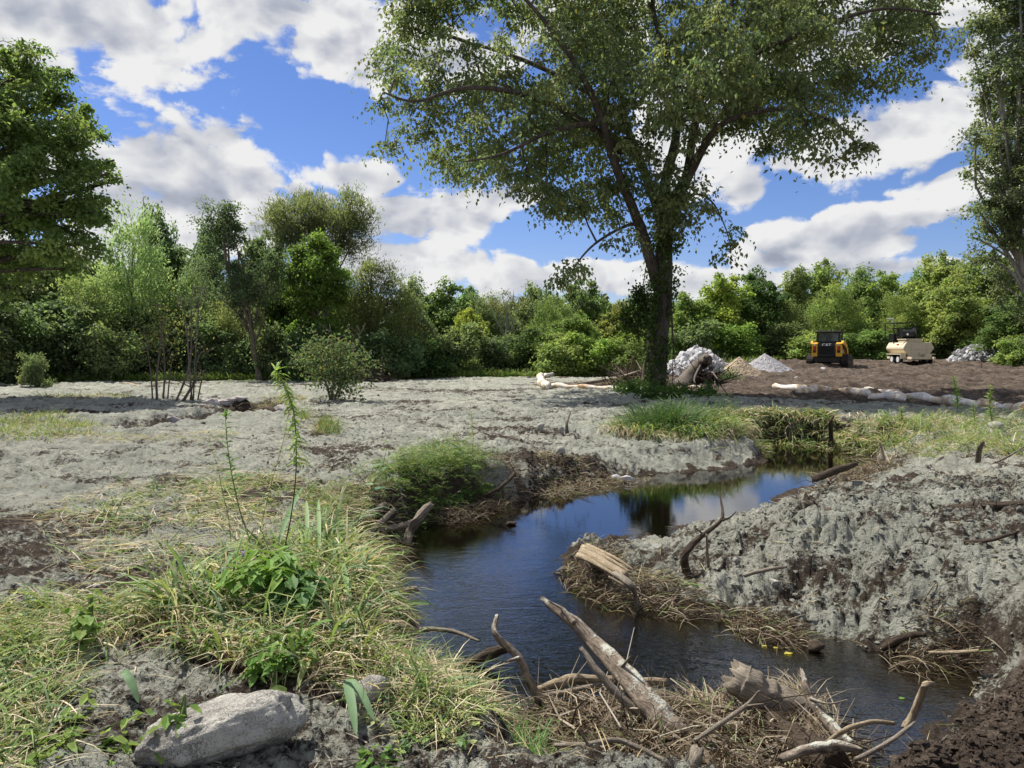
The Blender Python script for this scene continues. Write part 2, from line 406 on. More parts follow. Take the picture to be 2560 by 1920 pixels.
def ground_mat():
    m, nt, b = mat('ground_soil', .93, .12); n = NT(nt); L = nt.links
    pos = n.pos(); a = n.attr(); sp = n('ShaderNodeSeparateColor'); L.new(a.outputs['Color'], sp.inputs[0])
    mulch, soil, green = sp.outputs
    big = n.noise(.35, 3, .5, pos); med = n.noise(2.2, 5, .6, pos); fin = n.noise(14, 6, .68, pos); vf = n.noise(55, 4, .7, pos)
    fib = n('ShaderNodeMapping'); fib.inputs['Scale'].default_value = (1, 2.4, 1); fib.inputs['Rotation'].default_value = (0, 0, .5); L.new(pos, fib.inputs[0])
    fb = n.noise(42, 5, .75, fib.outputs[0], 1.4)
    # sprayed fibre mulch; its darkest stops paint crevice shade into the colour
    mc = n.ramp(n.m('ADD', n.m('MULTIPLY', med, .35), n.m('ADD', n.m('MULTIPLY', fin, .40), n.m('MULTIPLY', vf, .25))), [(.33, (.10, .102, .084)), (.43, (.25, .255, .21)), (.53, (.43, .435, .365)), (.63, (.63, .63, .535))])
    mc = n.mix(n.m('MULTIPLY', n.m('SUBTRACT', fb, .50), 3.0, True), mc, (.56, .53, .43))
    mc = n.mix(n.ramp(big, [(.38, (0, 0, 0)), (.62, (1, 1, 1))]), mc, n.mix(.35, mc, (.24, .265, .235)))
    mud = n.ramp(n.m('ADD', n.m('MULTIPLY', fin, .6), n.m('MULTIPLY', vf, .4)), [(.3, (.028, .022, .017)), (.5, (.075, .058, .045)), (.7, (.16, .125, .095))])
    dirt = n.ramp(n.m('ADD', n.m('MULTIPLY', med, .5), n.m('MULTIPLY', fin, .5)), [(.32, (.028, .021, .017)), (.48, (.10, .077, .060)), (.64, (.25, .20, .155))])
    cov = n.m('ADD', n.m('MULTIPLY', fin, 1.9), n.m('MULTIPLY', vf, .9))
    cov = n.m('ADD', cov, n.m('MULTIPLY', med, .9))
    cov = n.m('SUBTRACT', n.m('ADD', cov, n.m('MULTIPLY', mulch, 1.55)), 2.86)  # gaps in the cover show bare mud and also stand in for crevice shade
    cov = n.m('MULTIPLY', cov, 3.0, True)
    c = n.mix(cov, mud, mc)
    sc = n.m('MULTIPLY', n.m('SUBTRACT', n.m('ADD', soil, n.m('MULTIPLY', n.m('SUBTRACT', fin, .5), .9)), .4), 5.0, True)
    c = n.mix(sc, c, dirt)
    gr = n.ramp(fin, [(.3, (.03, .05, .012)), (.6, (.10, .15, .035)), (.75, (.2, .2, .07))])
    gc = n.m('MULTIPLY', n.m('SUBTRACT', n.m('ADD', green, n.m('MULTIPLY', n.m('SUBTRACT', fin, .5), .8)), .4), 4.0, True)
    c = n.mix(gc, c, gr)
    L.new(c, b.inputs['Base Color'])
    h = n.m('ADD', n.m('MULTIPLY', fin, .8), n.m('MULTIPLY', vf, .45)); h = n.m('ADD', h, n.m('MULTIPLY', fb, .35))
    L.new(n.bump(h, 1.0, .085), b.inputs['Normal']); return m

def bark_mat(name, c0, c1, sc=6, stretch=.18, bump=.8, grain=False):
    m, nt, b = mat(name, .9, .15); n = NT(nt); L = nt.links
    mp = n('ShaderNodeMapping'); mp.inputs['Scale'].default_value = (1, 1, stretch); L.new(n.attr('Grain').outputs['Vector'] if grain else n.obj(), mp.inputs[0])
    t = n.noise(sc, 6, .65, mp.outputs[0], .8); u = n.noise(sc * 5, 4, .6, mp.outputs[0])
    f = n.m('ADD', n.m('MULTIPLY', t, .65), n.m('MULTIPLY', u, .35))
    L.new(n.mix(1.0, n.ramp(f, [(.35, c0), (.62, c1)]), n.attr().outputs['Color'], 'MULTIPLY'), b.inputs['Base Color'])
    L.new(n.bump(f, bump, .04), b.inputs['Normal']); return m
def simple(name, col, rough=.6, spec=.4, var=.15, metal=0, sc=8, bump=0, bd=.01):
    m, nt, b = mat(name, rough, spec); n = NT(nt); L = nt.links
    t = n.noise(sc, 5, .6, n.obj())
    lo = tuple(x * (1 - var) for x in col); hi = tuple(min(1, x * (1 + var)) for x in col)
    L.new(n.mix(1.0, n.ramp(t, [(.3, lo), (.7, hi)]), n.attr().outputs['Color'], 'MULTIPLY'), b.inputs['Base Color'])
    b.inputs['Metallic'].default_value = metal
    if bump: L.new(n.bump(t, bump, bd), b.inputs['Normal'])
    return m
def dirty(name, col, dirt=(.12, .085, .055), rough=.45, amt=.5):
    m, nt, b = mat(name, rough, .5); n = NT(nt); L = nt.links; o = n.obj()
    sp = n('ShaderNodeSeparateXYZ'); L.new(o, sp.inputs[0])
    t = n.noise(3.5, 6, .7, o); lowz = n.m('SUBTRACT', 1.1, sp.outputs[2])
    f = n.m('MULTIPLY', n.m('ADD', n.m('SUBTRACT', t, .58), n.m('MULTIPLY', lowz, .10)), 3.5 * amt, True)
    L.new(n.mix(f, col, dirt), b.inputs['Base Color']); return m

M = {}
M['ground'] = ground_mat()
M['leaf'] = leaf_mat('leaf', trans=.46, gloss=.25, rough=.55, tcol=(1.75, 1.85, 1.1))
M['leaf_far'] = leaf_mat('leaf_far', trans=.42, objvar=True, gloss=.12, tcol=(1.7, 1.8, 1.15))
M['grass'] = leaf_mat('grass_blade', trans=.24, rough=.6, gloss=.2, tcol=(1.7, 1.65, 1.0))
M['bark'] = bark_mat('bark_dark', (.028, .022, .018), (.12, .10, .085))
M['bark_pale'] = bark_mat('bark_pale', (.16, .15, .13), (.42, .40, .36), 9)
M['bark_mid'] = bark_mat('bark_mid', (.06, .05, .04), (.20, .17, .14), 9)
M['wood'] = bark_mat('weathered_wood', (.10, .08, .06), (.46, .40, .32), 90, 1., .9, True)
M['wood_dark'] = bark_mat('wet_wood', (.02, .014, .01), (.13, .10, .075), 80, 1., .9, True)
M['wood_pale'] = bark_mat('split_wood', (.20, .14, .08), (.60, .50, .35), 100, 1., .9, True)

# mulch-spattered bark for the logs that were sprayed over
def spattered(name, c0, c1):
    m, nt, b = mat(name, .92, .1); n = NT(nt); L = nt.links; o = n.pos(); gv = n.attr('Grain').outputs['Vector']
    t = n.m('ADD', n.m('MULTIPLY', n.noise(75, 6, .7, gv, .5), .7), n.m('MULTIPLY', n.noise(28, 5, .7, o), .3)); f = n.ramp(t, [(.38, c0), (.60, c1)])
    g = n('ShaderNodeNewGeometry'); sp = n('ShaderNodeSeparateXYZ'); L.new(g.outputs['Normal'], sp.inputs[0])
    k = n.m('ADD', n.m('MULTIPLY', n.noise(9, 5, .7, o), 1.3), n.m('MULTIPLY', sp.outputs[2], .28))
    k = n.m('MULTIPLY', n.m('SUBTRACT', k, .86), 7.0, True)
    L.new(n.mix(k, f, (.46, .46, .39)), b.inputs['Base Color'])
    L.new(n.bump(n.m('ADD', t, n.m('MULTIPLY', k, .5)), .9, .02), b.inputs['Normal']); return m
M['log'] = spattered('log_bark', (.07, .055, .042), (.34, .28, .22))

# ------------------------------------------------------------------ ground
def build_ground():
    nt_ = 760; th = np.concatenate([np.linspace(-180, -48, 34)[:-1], np.linspace(-48, -38, 30)[:-1], np.linspace(-38, 38, nt_), np.linspace(38, 48, 30)[1:], np.linspace(48, 180, 34)[1:-1]]) * PI / 180
    r = np.concatenate([np.array([.02, .5, 1., 1.5]), np.geomspace(2.0, 62, 640), np.geomspace(64, 900, 26)])
    R, T = np.meshgrid(r, th, indexing='ij'); x = R * np.sin(T); y = R * np.cos(T)
    z, d, d2, soil = terrain(x.ravel(), y.ravel(), True, True)
    x = x.ravel(); y = y.ravel()
    far = ss(70, 140, np.hypot(x, y)); z = z * (1 - far) + .9 * far
    nr, nth = R.shape; i = np.arange(nr - 1)[:, None] * nth; j = np.arange(nth)[None, :]; k = (j + 1) % nth
    F = np.stack([i + j, i + nth + j, i + nth + k, i + k], -1).reshape(-1, 4)
    # materials of the ground: mulch cover, bare soil, green
    n1 = fbm(x * .7, y * .7, 3, 101); n2 = fbm(x * 3, y * 3, 3, 105)
    mul = .84 + .36 * n1 + .22 * n2
    band = ss(.34, .02, d + .16 * n2) * (.8 - .45 * ss(2, 2.6, x) * ss(7, 6, y))                       # freshly cut mud at the water's edge
    mul = mul - band - ss(.5, .1, d2) * .5
    mul = mul - .35 * gauss(x, y, -1.6, 5.2, 1.8, 1.2)
    sandy = gauss(x, y, -14, 17, 7, 2.2) * .25
    mul = mul + .42 * fbm(x * .35, y * 1.7, 4, 131) * ss(7, 11, y) + .25 * fbm(x * 6, y * 9, 3, 135)
    mul = mul - .10 * gauss(x, y, 4.6, 7.6, 3.2, 2.4) + .12 * ss(9, 16, np.hypot(x, y))
    mul = np.where(d < 0, 0, mul)
    line = np.interp(x, [-60, -25, -12, -4, 2, 8, 20, 60], [39, 38.5, 39, 43, 44, 50, 60, 62])
    grn = ss(-1.2, 1.5, y - line + n1 * 1.2)
    grn = np.maximum(grn, .75 * gauss(x, y, -12.5, 16.8, 3.2, 1.1))
    xs = np.stack([np.clip(mul, 0, 1.2), soil, np.clip(grn, 0, 1)], -1)
    mb = MB(); mb.add(np.c_[x, y, z], F, None, xs)
    o = link('ground', mb.mesh('ground', M['ground'], True)); tag(o, kind='structure')
build_ground()

def water_mat(name, ripple, tint, refl=1.34):
    m = bpy.data.materials.new(name); m.use_nodes = True; nt = m.node_tree; nt.nodes.clear(); n = NT(nt); L = nt.links
    pos = n.pos(); mp = n('ShaderNodeMapping'); mp.inputs['Scale'].default_value = (1.0, 1.8, 1); mp.inputs['Rotation'].default_value = (0, 0, .35); L.new(pos, mp.inputs[0])
    w = n.noise(3.0, 3, .5, mp.outputs[0], 1.0); w2 = n.noise(15, 3, .55, mp.outputs[0], 1.6); w3 = n.noise(1.1, 2, .5, pos)
    sp = n('ShaderNodeSeparateXYZ'); L.new(pos, sp.inputs[0])
    near = n.m('MULTIPLY', n.m('SUBTRACT', 9.8, sp.outputs[1]), .26, True)   # riffle below the bend, smooth pool above it
    amp = n.m('ADD', n.m('MULTIPLY', near, n.m('ADD', n.m('MULTIPLY', w3, 2.2), .3)), .10)
    h = n.m('MULTIPLY', n.m('ADD', n.m('MULTIPLY', w, .8), n.m('MULTIPLY', w2, .45)), amp)
    bp = n.bump(h, ripple, .0055)
    fr = n('ShaderNodeFresnel'); fr.inputs[0].default_value = refl; L.new(bp, fr.inputs['Normal'])
    gl = n('ShaderNodeBsdfGlossy'); gl.inputs['Roughness'].default_value = .015; L.new(bp, gl.inputs['Normal']); gl.inputs[0].default_value = (1, 1, 1, 1)
    tr = n('ShaderNodeBsdfTransparent'); tr.inputs[0].default_value = (*tint, 1)
    df = n('ShaderNodeBsdfDiffuse'); df.inputs[0].default_value = (.012, .008, .004, 1)
    mx0 = n('ShaderNodeMixShader'); mx0.inputs[0].default_value = .25; L.new(tr.outputs[0], mx0.inputs[1]); L.new(df.outputs[0], mx0.inputs[2])
    mx = n('ShaderNodeMixShader'); L.new(fr.outputs[0], mx.inputs[0])
    L.new(mx0.outputs[0], mx.inputs[1]); L.new(gl.outputs[0], mx.inputs[2])
    o = n('ShaderNodeOutputMaterial'); L.new(mx.outputs[0], o.inputs[0]); return m
def build_water(name, xy, z, m, grow=.6):
    x0, y0 = xy.min(0) - grow; x1, y1 = xy.max(0) + grow
    nx, ny = int((x1 - x0) / .12), int((y1 - y0) / .12)
    X, Y = np.meshgrid(np.linspace(x0, x1, nx), np.linspace(y0, y1, ny)); 
    d, _ = poly_dist(X.ravel(), Y.ravel(), xy)
    i = np.arange(ny - 1)[:, None] * nx; j = np.arange(nx - 1)[None, :]
    F = np.stack([i + j, i + j + 1, i + nx + j + 1, i + nx + j], -1).reshape(-1, 4)
    F = F[(d[F] < .35).any(1)]
    u, inv = np.unique(F, return_inverse=True)
    V = np.c_[X.ravel(), Y.ravel(), np.full(X.size, z)][u]
    mb = MB(); mb.add(V, inv.reshape(-1, 4)); o = link(name, mb.mesh(name, m, True)); tag(o, kind='structure')
build_water('stream_water', CH_XY, ZW, water_mat('stream_water', .8, (.50, .28, .10), 2.7))
build_water('creek_water', CR_XY, ZW2, water_mat('creek_water', .2, (.25, .17, .10), 1.7))

# ------------------------------------------------------------------ leaves and trees
def leaf_cards(C, D, Nn, ln, wd, col, curl=.12):
    """folded four-cornered leaves: centre, direction, normal arrays"""
    C = np.asarray(C, float); n = len(C)
    D = D / (np.linalg.norm(D, axis=1)[:, None] + 1e-9); S_ = np.cross(D, Nn); S_ /= np.linalg.norm(S_, axis=1)[:, None] + 1e-9
    N2 = np.cross(S_, D)
    ln = np.broadcast_to(ln, (n,))[:, None]; wd = np.broadcast_to(wd, (n,))[:, None]
    a = C - D * ln * .5; b = C + S_ * wd * .5 + N2 * ln * curl - D * ln * .06; c = C + D * ln * .5 - N2 * ln * curl * .6; d = C - S_ * wd * .5 + N2 * ln * curl - D * ln * .06
    V = np.stack([a, b, c, d], 1).reshape(-1, 3)
    F = np.arange(4 * n).reshape(-1, 4)
    return V, F, np.repeat(col, 4, axis=0)
def jit(col, n, rs, v=.25, h=.12):
    c = np.tile(np.array(col, float), (n, 1)); k = 1 + v * (rs.rand(n, 1) * 2 - 1)
    c = c * k; c[:, 0] *= 1 + h * (rs.rand(n) * 2 - 1) * 1.5; return np.clip(c, 0, 1)

def ramify(S0, CC, r0, wood, rs, seg=4, up=.06, col=(1, 1, 1)):
    """join every spray centre to the nearest limb point or already joined centre; thickness follows what hangs on it"""
    n = len(CC)
    if n == 0: return
    d0 = np.sqrt(((CC[:, None, :] - S0[None]) ** 2).sum(2)).min(1); order = np.argsort(d0)
    pts = list(S0); cost = [0.] * len(S0); par = np.full(n, -1); pidx = {}
    A = np.zeros((len(S0) + n, 3)); A[:len(S0)] = S0; K = np.zeros(len(S0) + n); m = len(S0); node = np.zeros(n, int); pn = np.zeros(n, int)
    for k in order:
        d = np.sqrt(((A[:m] - CC[k]) ** 2).sum(1)); j = int(np.argmin(d + .35 * K[:m] + np.where(A[:m, 2] > CC[k, 2] + .3, .25, 0)))
        pn[k] = j; K[m] = K[j] + d[j]; A[m] = CC[k]; node[k] = m; m += 1
    desc = np.ones(m)
    for k in order[::-1]: desc[pn[k]] += desc[node[k]]
    for k in range(n):
        q = A[pn[k]]; e = CC[k]; L_ = np.linalg.norm(e - q)
        if L_ < .05: continue
        ra = r0 * desc[node[k]] ** .5; rb = ra * .6
        V, F, f3 = tube_arr([q, (q + e) / 2 + rs.randn(3) * .07 * L_ + np.array([0, 0, up * L_]), e], [ra, (ra + rb) / 2, rb], seg, 0, 0, False); wood.add(V, F, None, col)
def grow(seed, trunk, lobes, nclus, nleaf, ln, wd, col, spread=.4, droop=.15, up=.5, limbr=.05, trunk_r=.15, willow=False, shell=.45, twig=True, seg=6, hue=.18, flat=.6, limb_paths=None, lo_=.3, hi_=.85):
    """crown of leaf sprays round twigs in lobes; returns (trunk MB, crown MB)"""
    rs = np.random.RandomState(seed); wood = MB(); crown = MB()
    trunk = np.asarray(trunk, float); tr = np.linspace(trunk_r, trunk_r * .25, len(trunk)); tr[0] *= 1.35
    V, F, f3 = tube_arr(trunk, tr, seg + 2, .12, seed, True, 3); wood.add(V, F, f3)
    vol = np.array([l[3] * l[4] * l[5] for l in lobes]) ** .72; wts = np.array([(l[6] if len(l) > 6 else 1) for l in lobes])
    cnt = np.maximum(2, (vol / vol.sum() * nclus * wts)).astype(int)
    H = trunk[-1, 2] - trunk[0, 2]
    for li, l in enumerate(lobes):
        c = np.array(l[:3]); rr = np.array(l[3:6]); n = cnt[li]
        # limb to the lobe
        t = np.clip((c[2] - trunk[0, 2]) / max(H, .1) * (.45 + .25 * rs.rand()), .12 if lo_ > .2 else 0, .97) 
        q = np.array([np.interp(t * (len(trunk) - 1), np.arange(len(trunk)), trunk[:, k]) for k in range(3)])
        mid = (q + c) / 2 + np.array([0, 0, .12 * np.linalg.norm(c - q)]) * (1 if not willow else -.3) + rs.randn(3) * .12 * np.linalg.norm(c - q) * .5
        end = c + (c - q) * .04
        path = np.array([q, (q + mid) / 2 + rs.randn(3) * .03, mid, c, end])
        if limb_paths is None:
            V, F, f3 = tube_arr(path, np.array([1, .8, .6, .35, .1]) * limbr * (1 + .3 * rs.rand()), seg, .1, seed + li, True, 2); wood.add(V, F, f3)
        u = rs.randn(n, 3); u /= np.linalg.norm(u, axis=1)[:, None]
        rad = (shell + (1 - shell) * rs.rand(n)) ** .7
        cc = c + u * rad[:, None] * rr
        # ragged outline
        cc += u * rr * (.22 * rs.randn(n))[:, None]
        if twig:
            pp = np.stack([np.interp(np.linspace(.8, 3.4, 9), range(5), path[:, q_]) for q_ in range(3)], 1); ramify(pp, cc, limbr * .13, wood, rs)
        per = max(3, int(nleaf / max(cnt.sum(), 1)))
        K = n * per
        ci = np.repeat(np.arange(n), per)
        sp = spread * (.6 + .7 * rs.rand(n))[ci]
        off = rs.randn(K, 3) * sp[:, None] * np.array([.62, .62, .62 * flat])
        off[:, 2] -= droop * (off[:, 0] ** 2 + off[:, 1] ** 2) / (sp + .01)
        out = u[ci] + np.array([0, 0, .25]); 
        Cp = cc[ci] + off
        if willow:
            D = out * .7 + rs.randn(K, 3) * .38 + np.array([0, 0, up])
        else:
            D = off / (np.linalg.norm(off, axis=1)[:, None] + 1e-6) * .7 + rs.randn(K, 3) * .5 + np.array([0, 0, -.25 + up * 0])
        Nn = np.array([0, 0, 1.]) + rs.randn(K, 3) * .55 + out * .35
        base = np.array(col)
        ck = (1 + hue * (rs.rand(n) * 2 - 1) * np.array([[1.0], [.55], [.3]])).T     # clusters differ a little in hue
        cv = (1 + .22 * (rs.rand(n) * 2 - 1))[:, None]
        cl = base[None] * ck * cv
        cl = cl[ci] * (1 + .22 * (rs.rand(K, 1) * 2 - 1))
        s = (.7 + .6 * rs.rand(K))
        V, F, Cc = leaf_cards(Cp, D, Nn, ln * s, wd * s, np.clip(cl, 0, 1)); crown.add(V, F, None, Cc)
    return wood, crown

def tree_obj(name, loc, wood, crown, bark, leafm, label, cat='tree', group=None, rz=0, sc=None, color=None):
    r = empty(name, loc, label, cat, group, rz)
    t = link('trunk', wood if isinstance(wood, bpy.types.Mesh) else wood.mesh('trunk', M[bark], True), r)
    c = link('crown', crown if isinstance(crown, bpy.types.Mesh) else crown.mesh('crown', M[leafm]), r)
    if sc is not None: r.scale = sc
    if color: c.color = (*color, 1)
    return r

# --- the large maple in the middle
def big_maple():
    Y0 = 29.5; base = PY(1412, 846, Y0); zb = gz(base.x, base.y, False); O = np.array([base.x, Y0, zb])
    px = FP / Y0
    def W(dx, dy, dep=0.): return np.array(PY(dx, dy, Y0 + dep)) - O
    root = empty('maple_tree', tuple(O), 'large broad maple with dark leaning trunk standing alone in the middle of the clearing', 'tree')
    tp = [W(1402, 862), W(1412, 820), W(1420, 740), W(1431, 650), W(1434, 570), W(1436, 500)]
    tr = np.array([35, 25.5, 21.5, 19.5, 18, 15]) / px
    tb = MB(); n = 60
    t = np.linspace(0, 5, n); pts = np.stack([np.interp(t, range(6), [p[k] for p in tp]) for k in range(3)], 1)
    rad = np.interp(t, range(6), tr); sg = 40; a = np.arange(sg) / sg * 2 * PI
    A, Tt = np.meshgrid(a, t)
    ridge = np.abs(vn(A * 5.1 + .25 * Tt, Tt * 2.1, 5)) * .09 + .05 * vn(A * 2, Tt, 6)
    flare = np.exp(-Tt * 2.6) * (.22 * np.cos(A * 5 + 1) + .15)
    rr = rad[:, None] * (1 + ridge + flare)
    V = np.stack([pts[:, 0:1] + rr * np.cos(A), pts[:, 1:2] + rr * np.sin(A), np.tile(pts[:, 2:3], (1, sg))], -1).reshape(-1, 3)
    i = np.arange(n - 1)[:, None] * sg; j = np.arange(sg)[None, :]; k = (j + 1) % sg
    tb.add(V, np.stack([i + j, i + k, i + sg + k, i + sg + j], -1).reshape(-1, 4)); link('trunk', tb.mesh('trunk', M['bark'], True), root)
    limbs = [([(1420,610,0),(1388,500,-.6),(1362,440,-1.2),(1330,350,-2),(1300,240,-2.6),(1240,130,-3.2),(1170,50,-3.6),(1080,-60,-4)], 13),
             ([(1434,500,0),(1398,390,.4),(1358,280,.6),(1318,180,1),(1262,100,1.4),(1200,0,2),(1150,-120,2)], 12),
             ([(1436,520,0),(1447,400,0),(1452,290,.3),(1450,170,.8),(1425,60,1),(1400,-80,1)], 14),
             ([(1440,500,0),(1478,390,-.4),(1500,290,-1),(1532,190,-1.6),(1566,80,-2),(1600,-80,-2.4)], 12),
             ([(1446,470,0),(1488,380,.8),(1530,290,1.6),(1620,225,2.4),(1730,190,3),(1850,150,3.4),(1990,80,3)], 10),
             ([(1452,430,0),(1500,340,-1.6),(1560,270,-3),(1680,230,-4),(1790,260,-4.8),(1850,310,-5)], 8),
             ([(1345,330,-1.6),(1270,260,-2.4),(1150,205,-3),(1010,190,-3.4),(900,220,-3.4),(830,200,-3.4)], 8),
             ([(1330,240,.9),(1230,170,2.2),(1100,120,3.4),(980,90,4),(880,40,4)], 8),
             ([(1350,300,.4),(1260,310,2),(1150,350,3),(1050,350,3.8),(960,380,4)], 6.5),
             ([(1310,260,-2.2),(1200,290,-4),(1090,330,-5),(1000,350,-5.4)], 6),
             ([(1382,480,-.6),(1340,490,-1.6),(1290,530,-2.2),(1240,570,-2.6),(1214,628,-2.8)], 4),
             ([(1455,480,0),(1500,420,-1),(1540,440,-2),(1568,500,-2.4),(1580,545,-2.4)], 3),
             ([(1540,170,-1.6),(1640,110,-3),(1760,60,-4),(1900,20,-4.4),(2030,30,-4.4)], 7),
             ([(1560,90,-2),(1700,0,-1),(1850,-60,0)], 7)]
    rs = np.random.RandomState(4); limb_pts = []
    for k, (pp, w) in enumerate(limbs):
        pts = np.array([W(*p) for p in pp]); pts[1:-1] += rs.randn(len(pts) - 2, 3) * .08
        rad = np.linspace(w, w * .18, len(pts)) / px
        mb = MB(); V, F, f3 = tube_arr(pts, rad, 9, .1, k, True, 5); mb.add(V, F, f3)
        t = np.linspace(0, len(pts) - 1, 60); fine = np.stack([np.interp(t, range(len(pts)), pts[:, c]) for c in range(3)], 1)
        limb_pts.append(fine[15:])
        link('limb', mb.mesh('limb', M['bark'], True), root)
    LP = np.concatenate(limb_pts)
    lobes = [(990,130,170,110,0),(880,200,95,90,-2),(900,300,85,75,-1),(1010,330,120,70,2),(1000,390,50,35,0),(900,70,95,75,1),(1100,300,130,90,-3),(1080,210,150,90,3),
             (1210,150,170,120,-2),(1250,300,120,100,1),(1150,400,70,40,-3),(1220,440,60,45,-2),(1290,420,70,60,-1),(1400,90,180,130,2),(1400,240,120,100,-2),
             (1425,400,80,70,-1.2),(1440,480,48,60,-.7),(1250,560,35,40,-2.6,.35),(1216,610,18,30,-2.8,.3),(1560,80,160,120,-1),(1560,240,110,80,1),(1660,200,110,80,3),(1700,110,160,110,-3),
             (1740,250,100,55,-4),(1830,110,140,95,0),(1940,70,95,75,-3),(1880,190,80,60,-1),(1810,315,75,35,-5,.7),(1690,290,70,40,0),(1950,190,40,60,-2,.6),
             (1535,415,38,60,-2,.4),(1572,510,26,40,-2.4,.3),(1490,430,50,50,1.5,.6),(1330,500,50,35,-1.8,.5),(1300,90,160,100,4),(1500,140,120,100,-5),(1620,30,160,90,4),
             (1150,-60,280,130,0),(1450,-140,330,170,0),(1780,-70,230,110,0),(940,-30,140,70,0),(1980,10,60,60,0)]
    vol = np.array([l[2] * l[3] * (l[5] if len(l) > 5 else 1) for l in lobes], float); cnt = np.maximum(3, vol / vol.sum() * 2300).astype(int)
    CC = []; U = []
    for l, n in zip(lobes, cnt):
        c = W(l[0], l[1], l[4]); r = np.array([l[2] / px, (l[2] + l[3]) * .5 / px, l[3] / px])
        u = rs.randn(n, 3); u /= np.linalg.norm(u, axis=1)[:, None]
        rad = (.25 + .75 * rs.rand(n)) ** .6 + .10 * rs.randn(n)
        CC.append(c + u * rad[:, None] * r); U.append(u)
    CC = np.concatenate(CC); U = np.concatenate(U); n = len(CC)
    keep = vn(CC[:, 0] * .55, CC[:, 2] * .6 + CC[:, 1] * .25, 17) > -.27        # gaps between the boughs
    CC = CC[keep]; U = U[keep]; n = len(CC)
    tw = MB()
    ramify(LP, CC, .011, tw, rs)
    link('twigs', tw.mesh('twigs', M['bark']), root)['kind'] = 'stuff'
    per = 66; ci = np.repeat(np.arange(n), per); K = len(ci)
    sp = (.20 + .24 * rs.rand(n))[ci]
    off = rs.randn(K, 3) * sp[:, None] * np.array([.9, .9, .38]); off[:, 2] -= .32 * (off[:, 0] ** 2 + off[:, 1] ** 2) / (sp + .01)
    D = off / (np.linalg.norm(off, axis=1)[:, None] + 1e-6) * .6 + rs.randn(K, 3) * .5 + np.array([0, 0, -.55])
    Nn = np.array([0, 0, 1.]) + rs.randn(K, 3) * .6 + U[ci] * .4
    base = np.array((.158, .192, .098)); ck = (1 + .20 * (rs.rand(n) * 2 - 1) * np.array([[1.0], [.5], [.3]])).T * (1 + .2 * (rs.rand(n) * 2 - 1))[:, None]
    cl = (base[None] * ck)[ci] * (1 + .25 * (rs.rand(K, 1) * 2 - 1))
    odd = rs.rand(K) < .02; cl[odd] = np.array((.22, .19, .05))
    s = .65 + .7 * rs.rand(K)
    V, F, Cc = leaf_cards(CC[ci] + off, D, Nn, .165 * s, .10 * s, np.clip(cl, 0, 1)); mb = MB(); mb.add(V, F, None, Cc)
    link('crown', mb.mesh('crown', M['leaf']), root)
    # vine leaves on the trunk
    iv = MB(); K = 3600; tt = rs.rand(K) ** .8 * 4.9 + .1; ang = rs.rand(K) * 2 * PI
    dens = vn(ang * 1.3, tt * 1.7, 33) + .45 * ss(2.2, 3.6, tt) > .12; tt = tt[dens]; ang = ang[dens]; K = len(tt)
    c = np.stack([np.interp(tt, range(6), [p[q] for p in tp]) for q in range(3)], 1); r0 = np.interp(tt, range(6), tr)
    rr = r0 * 1.05 + np.abs(rs.randn(K)) * (.05 + .25 * ss(2.6, 4, tt))
    c = c + np.stack([rr * np.cos(ang), rr * np.sin(ang), rs.randn(K) * .05], 1)
    u = np.stack([np.cos(ang), np.sin(ang), 0 * ang], 1)
    V, F, Cc = leaf_cards(c, rs.randn(K, 3) * .5 + np.array([0, 0, -.7]) + u * .3, u + np.array([0, 0, .5]) + rs.randn(K, 3) * .35, .13, .10, jit((.06, .10, .022), K, rs)); iv.add(V, F, None, Cc)
    link('vine_leaves', iv.mesh('vine_leaves', M['leaf']), root)
    # hanging foliage left of the trunk
    lobes2 = [(1390,660,24,30),(1372,700,24,40),(1400,690,26,50),(1380,640,14,20),(1352,690,12,26)]
    hb = MB()
    for l in lobes2:
        n = 380; c = W(l[0], l[1], -.6); q = c + rs.randn(n, 3) * np.array([l[2], l[2], l[3]]) / px * .55
        V, F, Cc = leaf_cards(q, rs.randn(n, 3) * .5 + np.array([0, 0, -.7]), rs.randn(n, 3) * .5 + np.array([0, -.4, 1.]), .13, .09, jit((.05, .085, .02), n, rs)); hb.add(V, F, None, Cc)
    for a, b in (((1398, 560), (1372, 720)), ((1450, 640), (1452, 850)), ((1446, 620), (1459, 800))):
        V, F, f3 = tube_arr([W(*a, -.7), (W(*a, -.7) + W(*b, -.9)) / 2 + rs.randn(3) * .08, W(*b, -.9)], [.02, .018, .014], 5, 0, 0, True, 4); hb.add(V, F, f3, (.08, .06, .05))
    link('hanging_vine', hb.mesh('hanging_vine', M['leaf']), root)
big_maple()

def lob(rs, n, H, R, z0=.35, asp=.8):
    """lobes of a natural crown for a tree of height H"""
    out = [(0, 0, H * (z0 + 1) / 2, R * .62, R * .62, H * (1 - z0) * .42)]
    for k in range(n):
        z = H * (z0 + (1 - z0) * (.08 + .84 * (k + rs.rand()) / n)); t = (z / H - z0) / (1 - z0)
        rr = R * math.sin(min(1, (t * .9 + .22)) * PI * .94) ** .7
        a = k * 2.399 + rs.rand() * .8; q = rr * (.5 + .25 * rs.rand()); s = R * (.26 + .2 * rs.rand())
        out.append((math.cos(a) * q, math.sin(a) * q, z, s, s, s * asp))
    return out

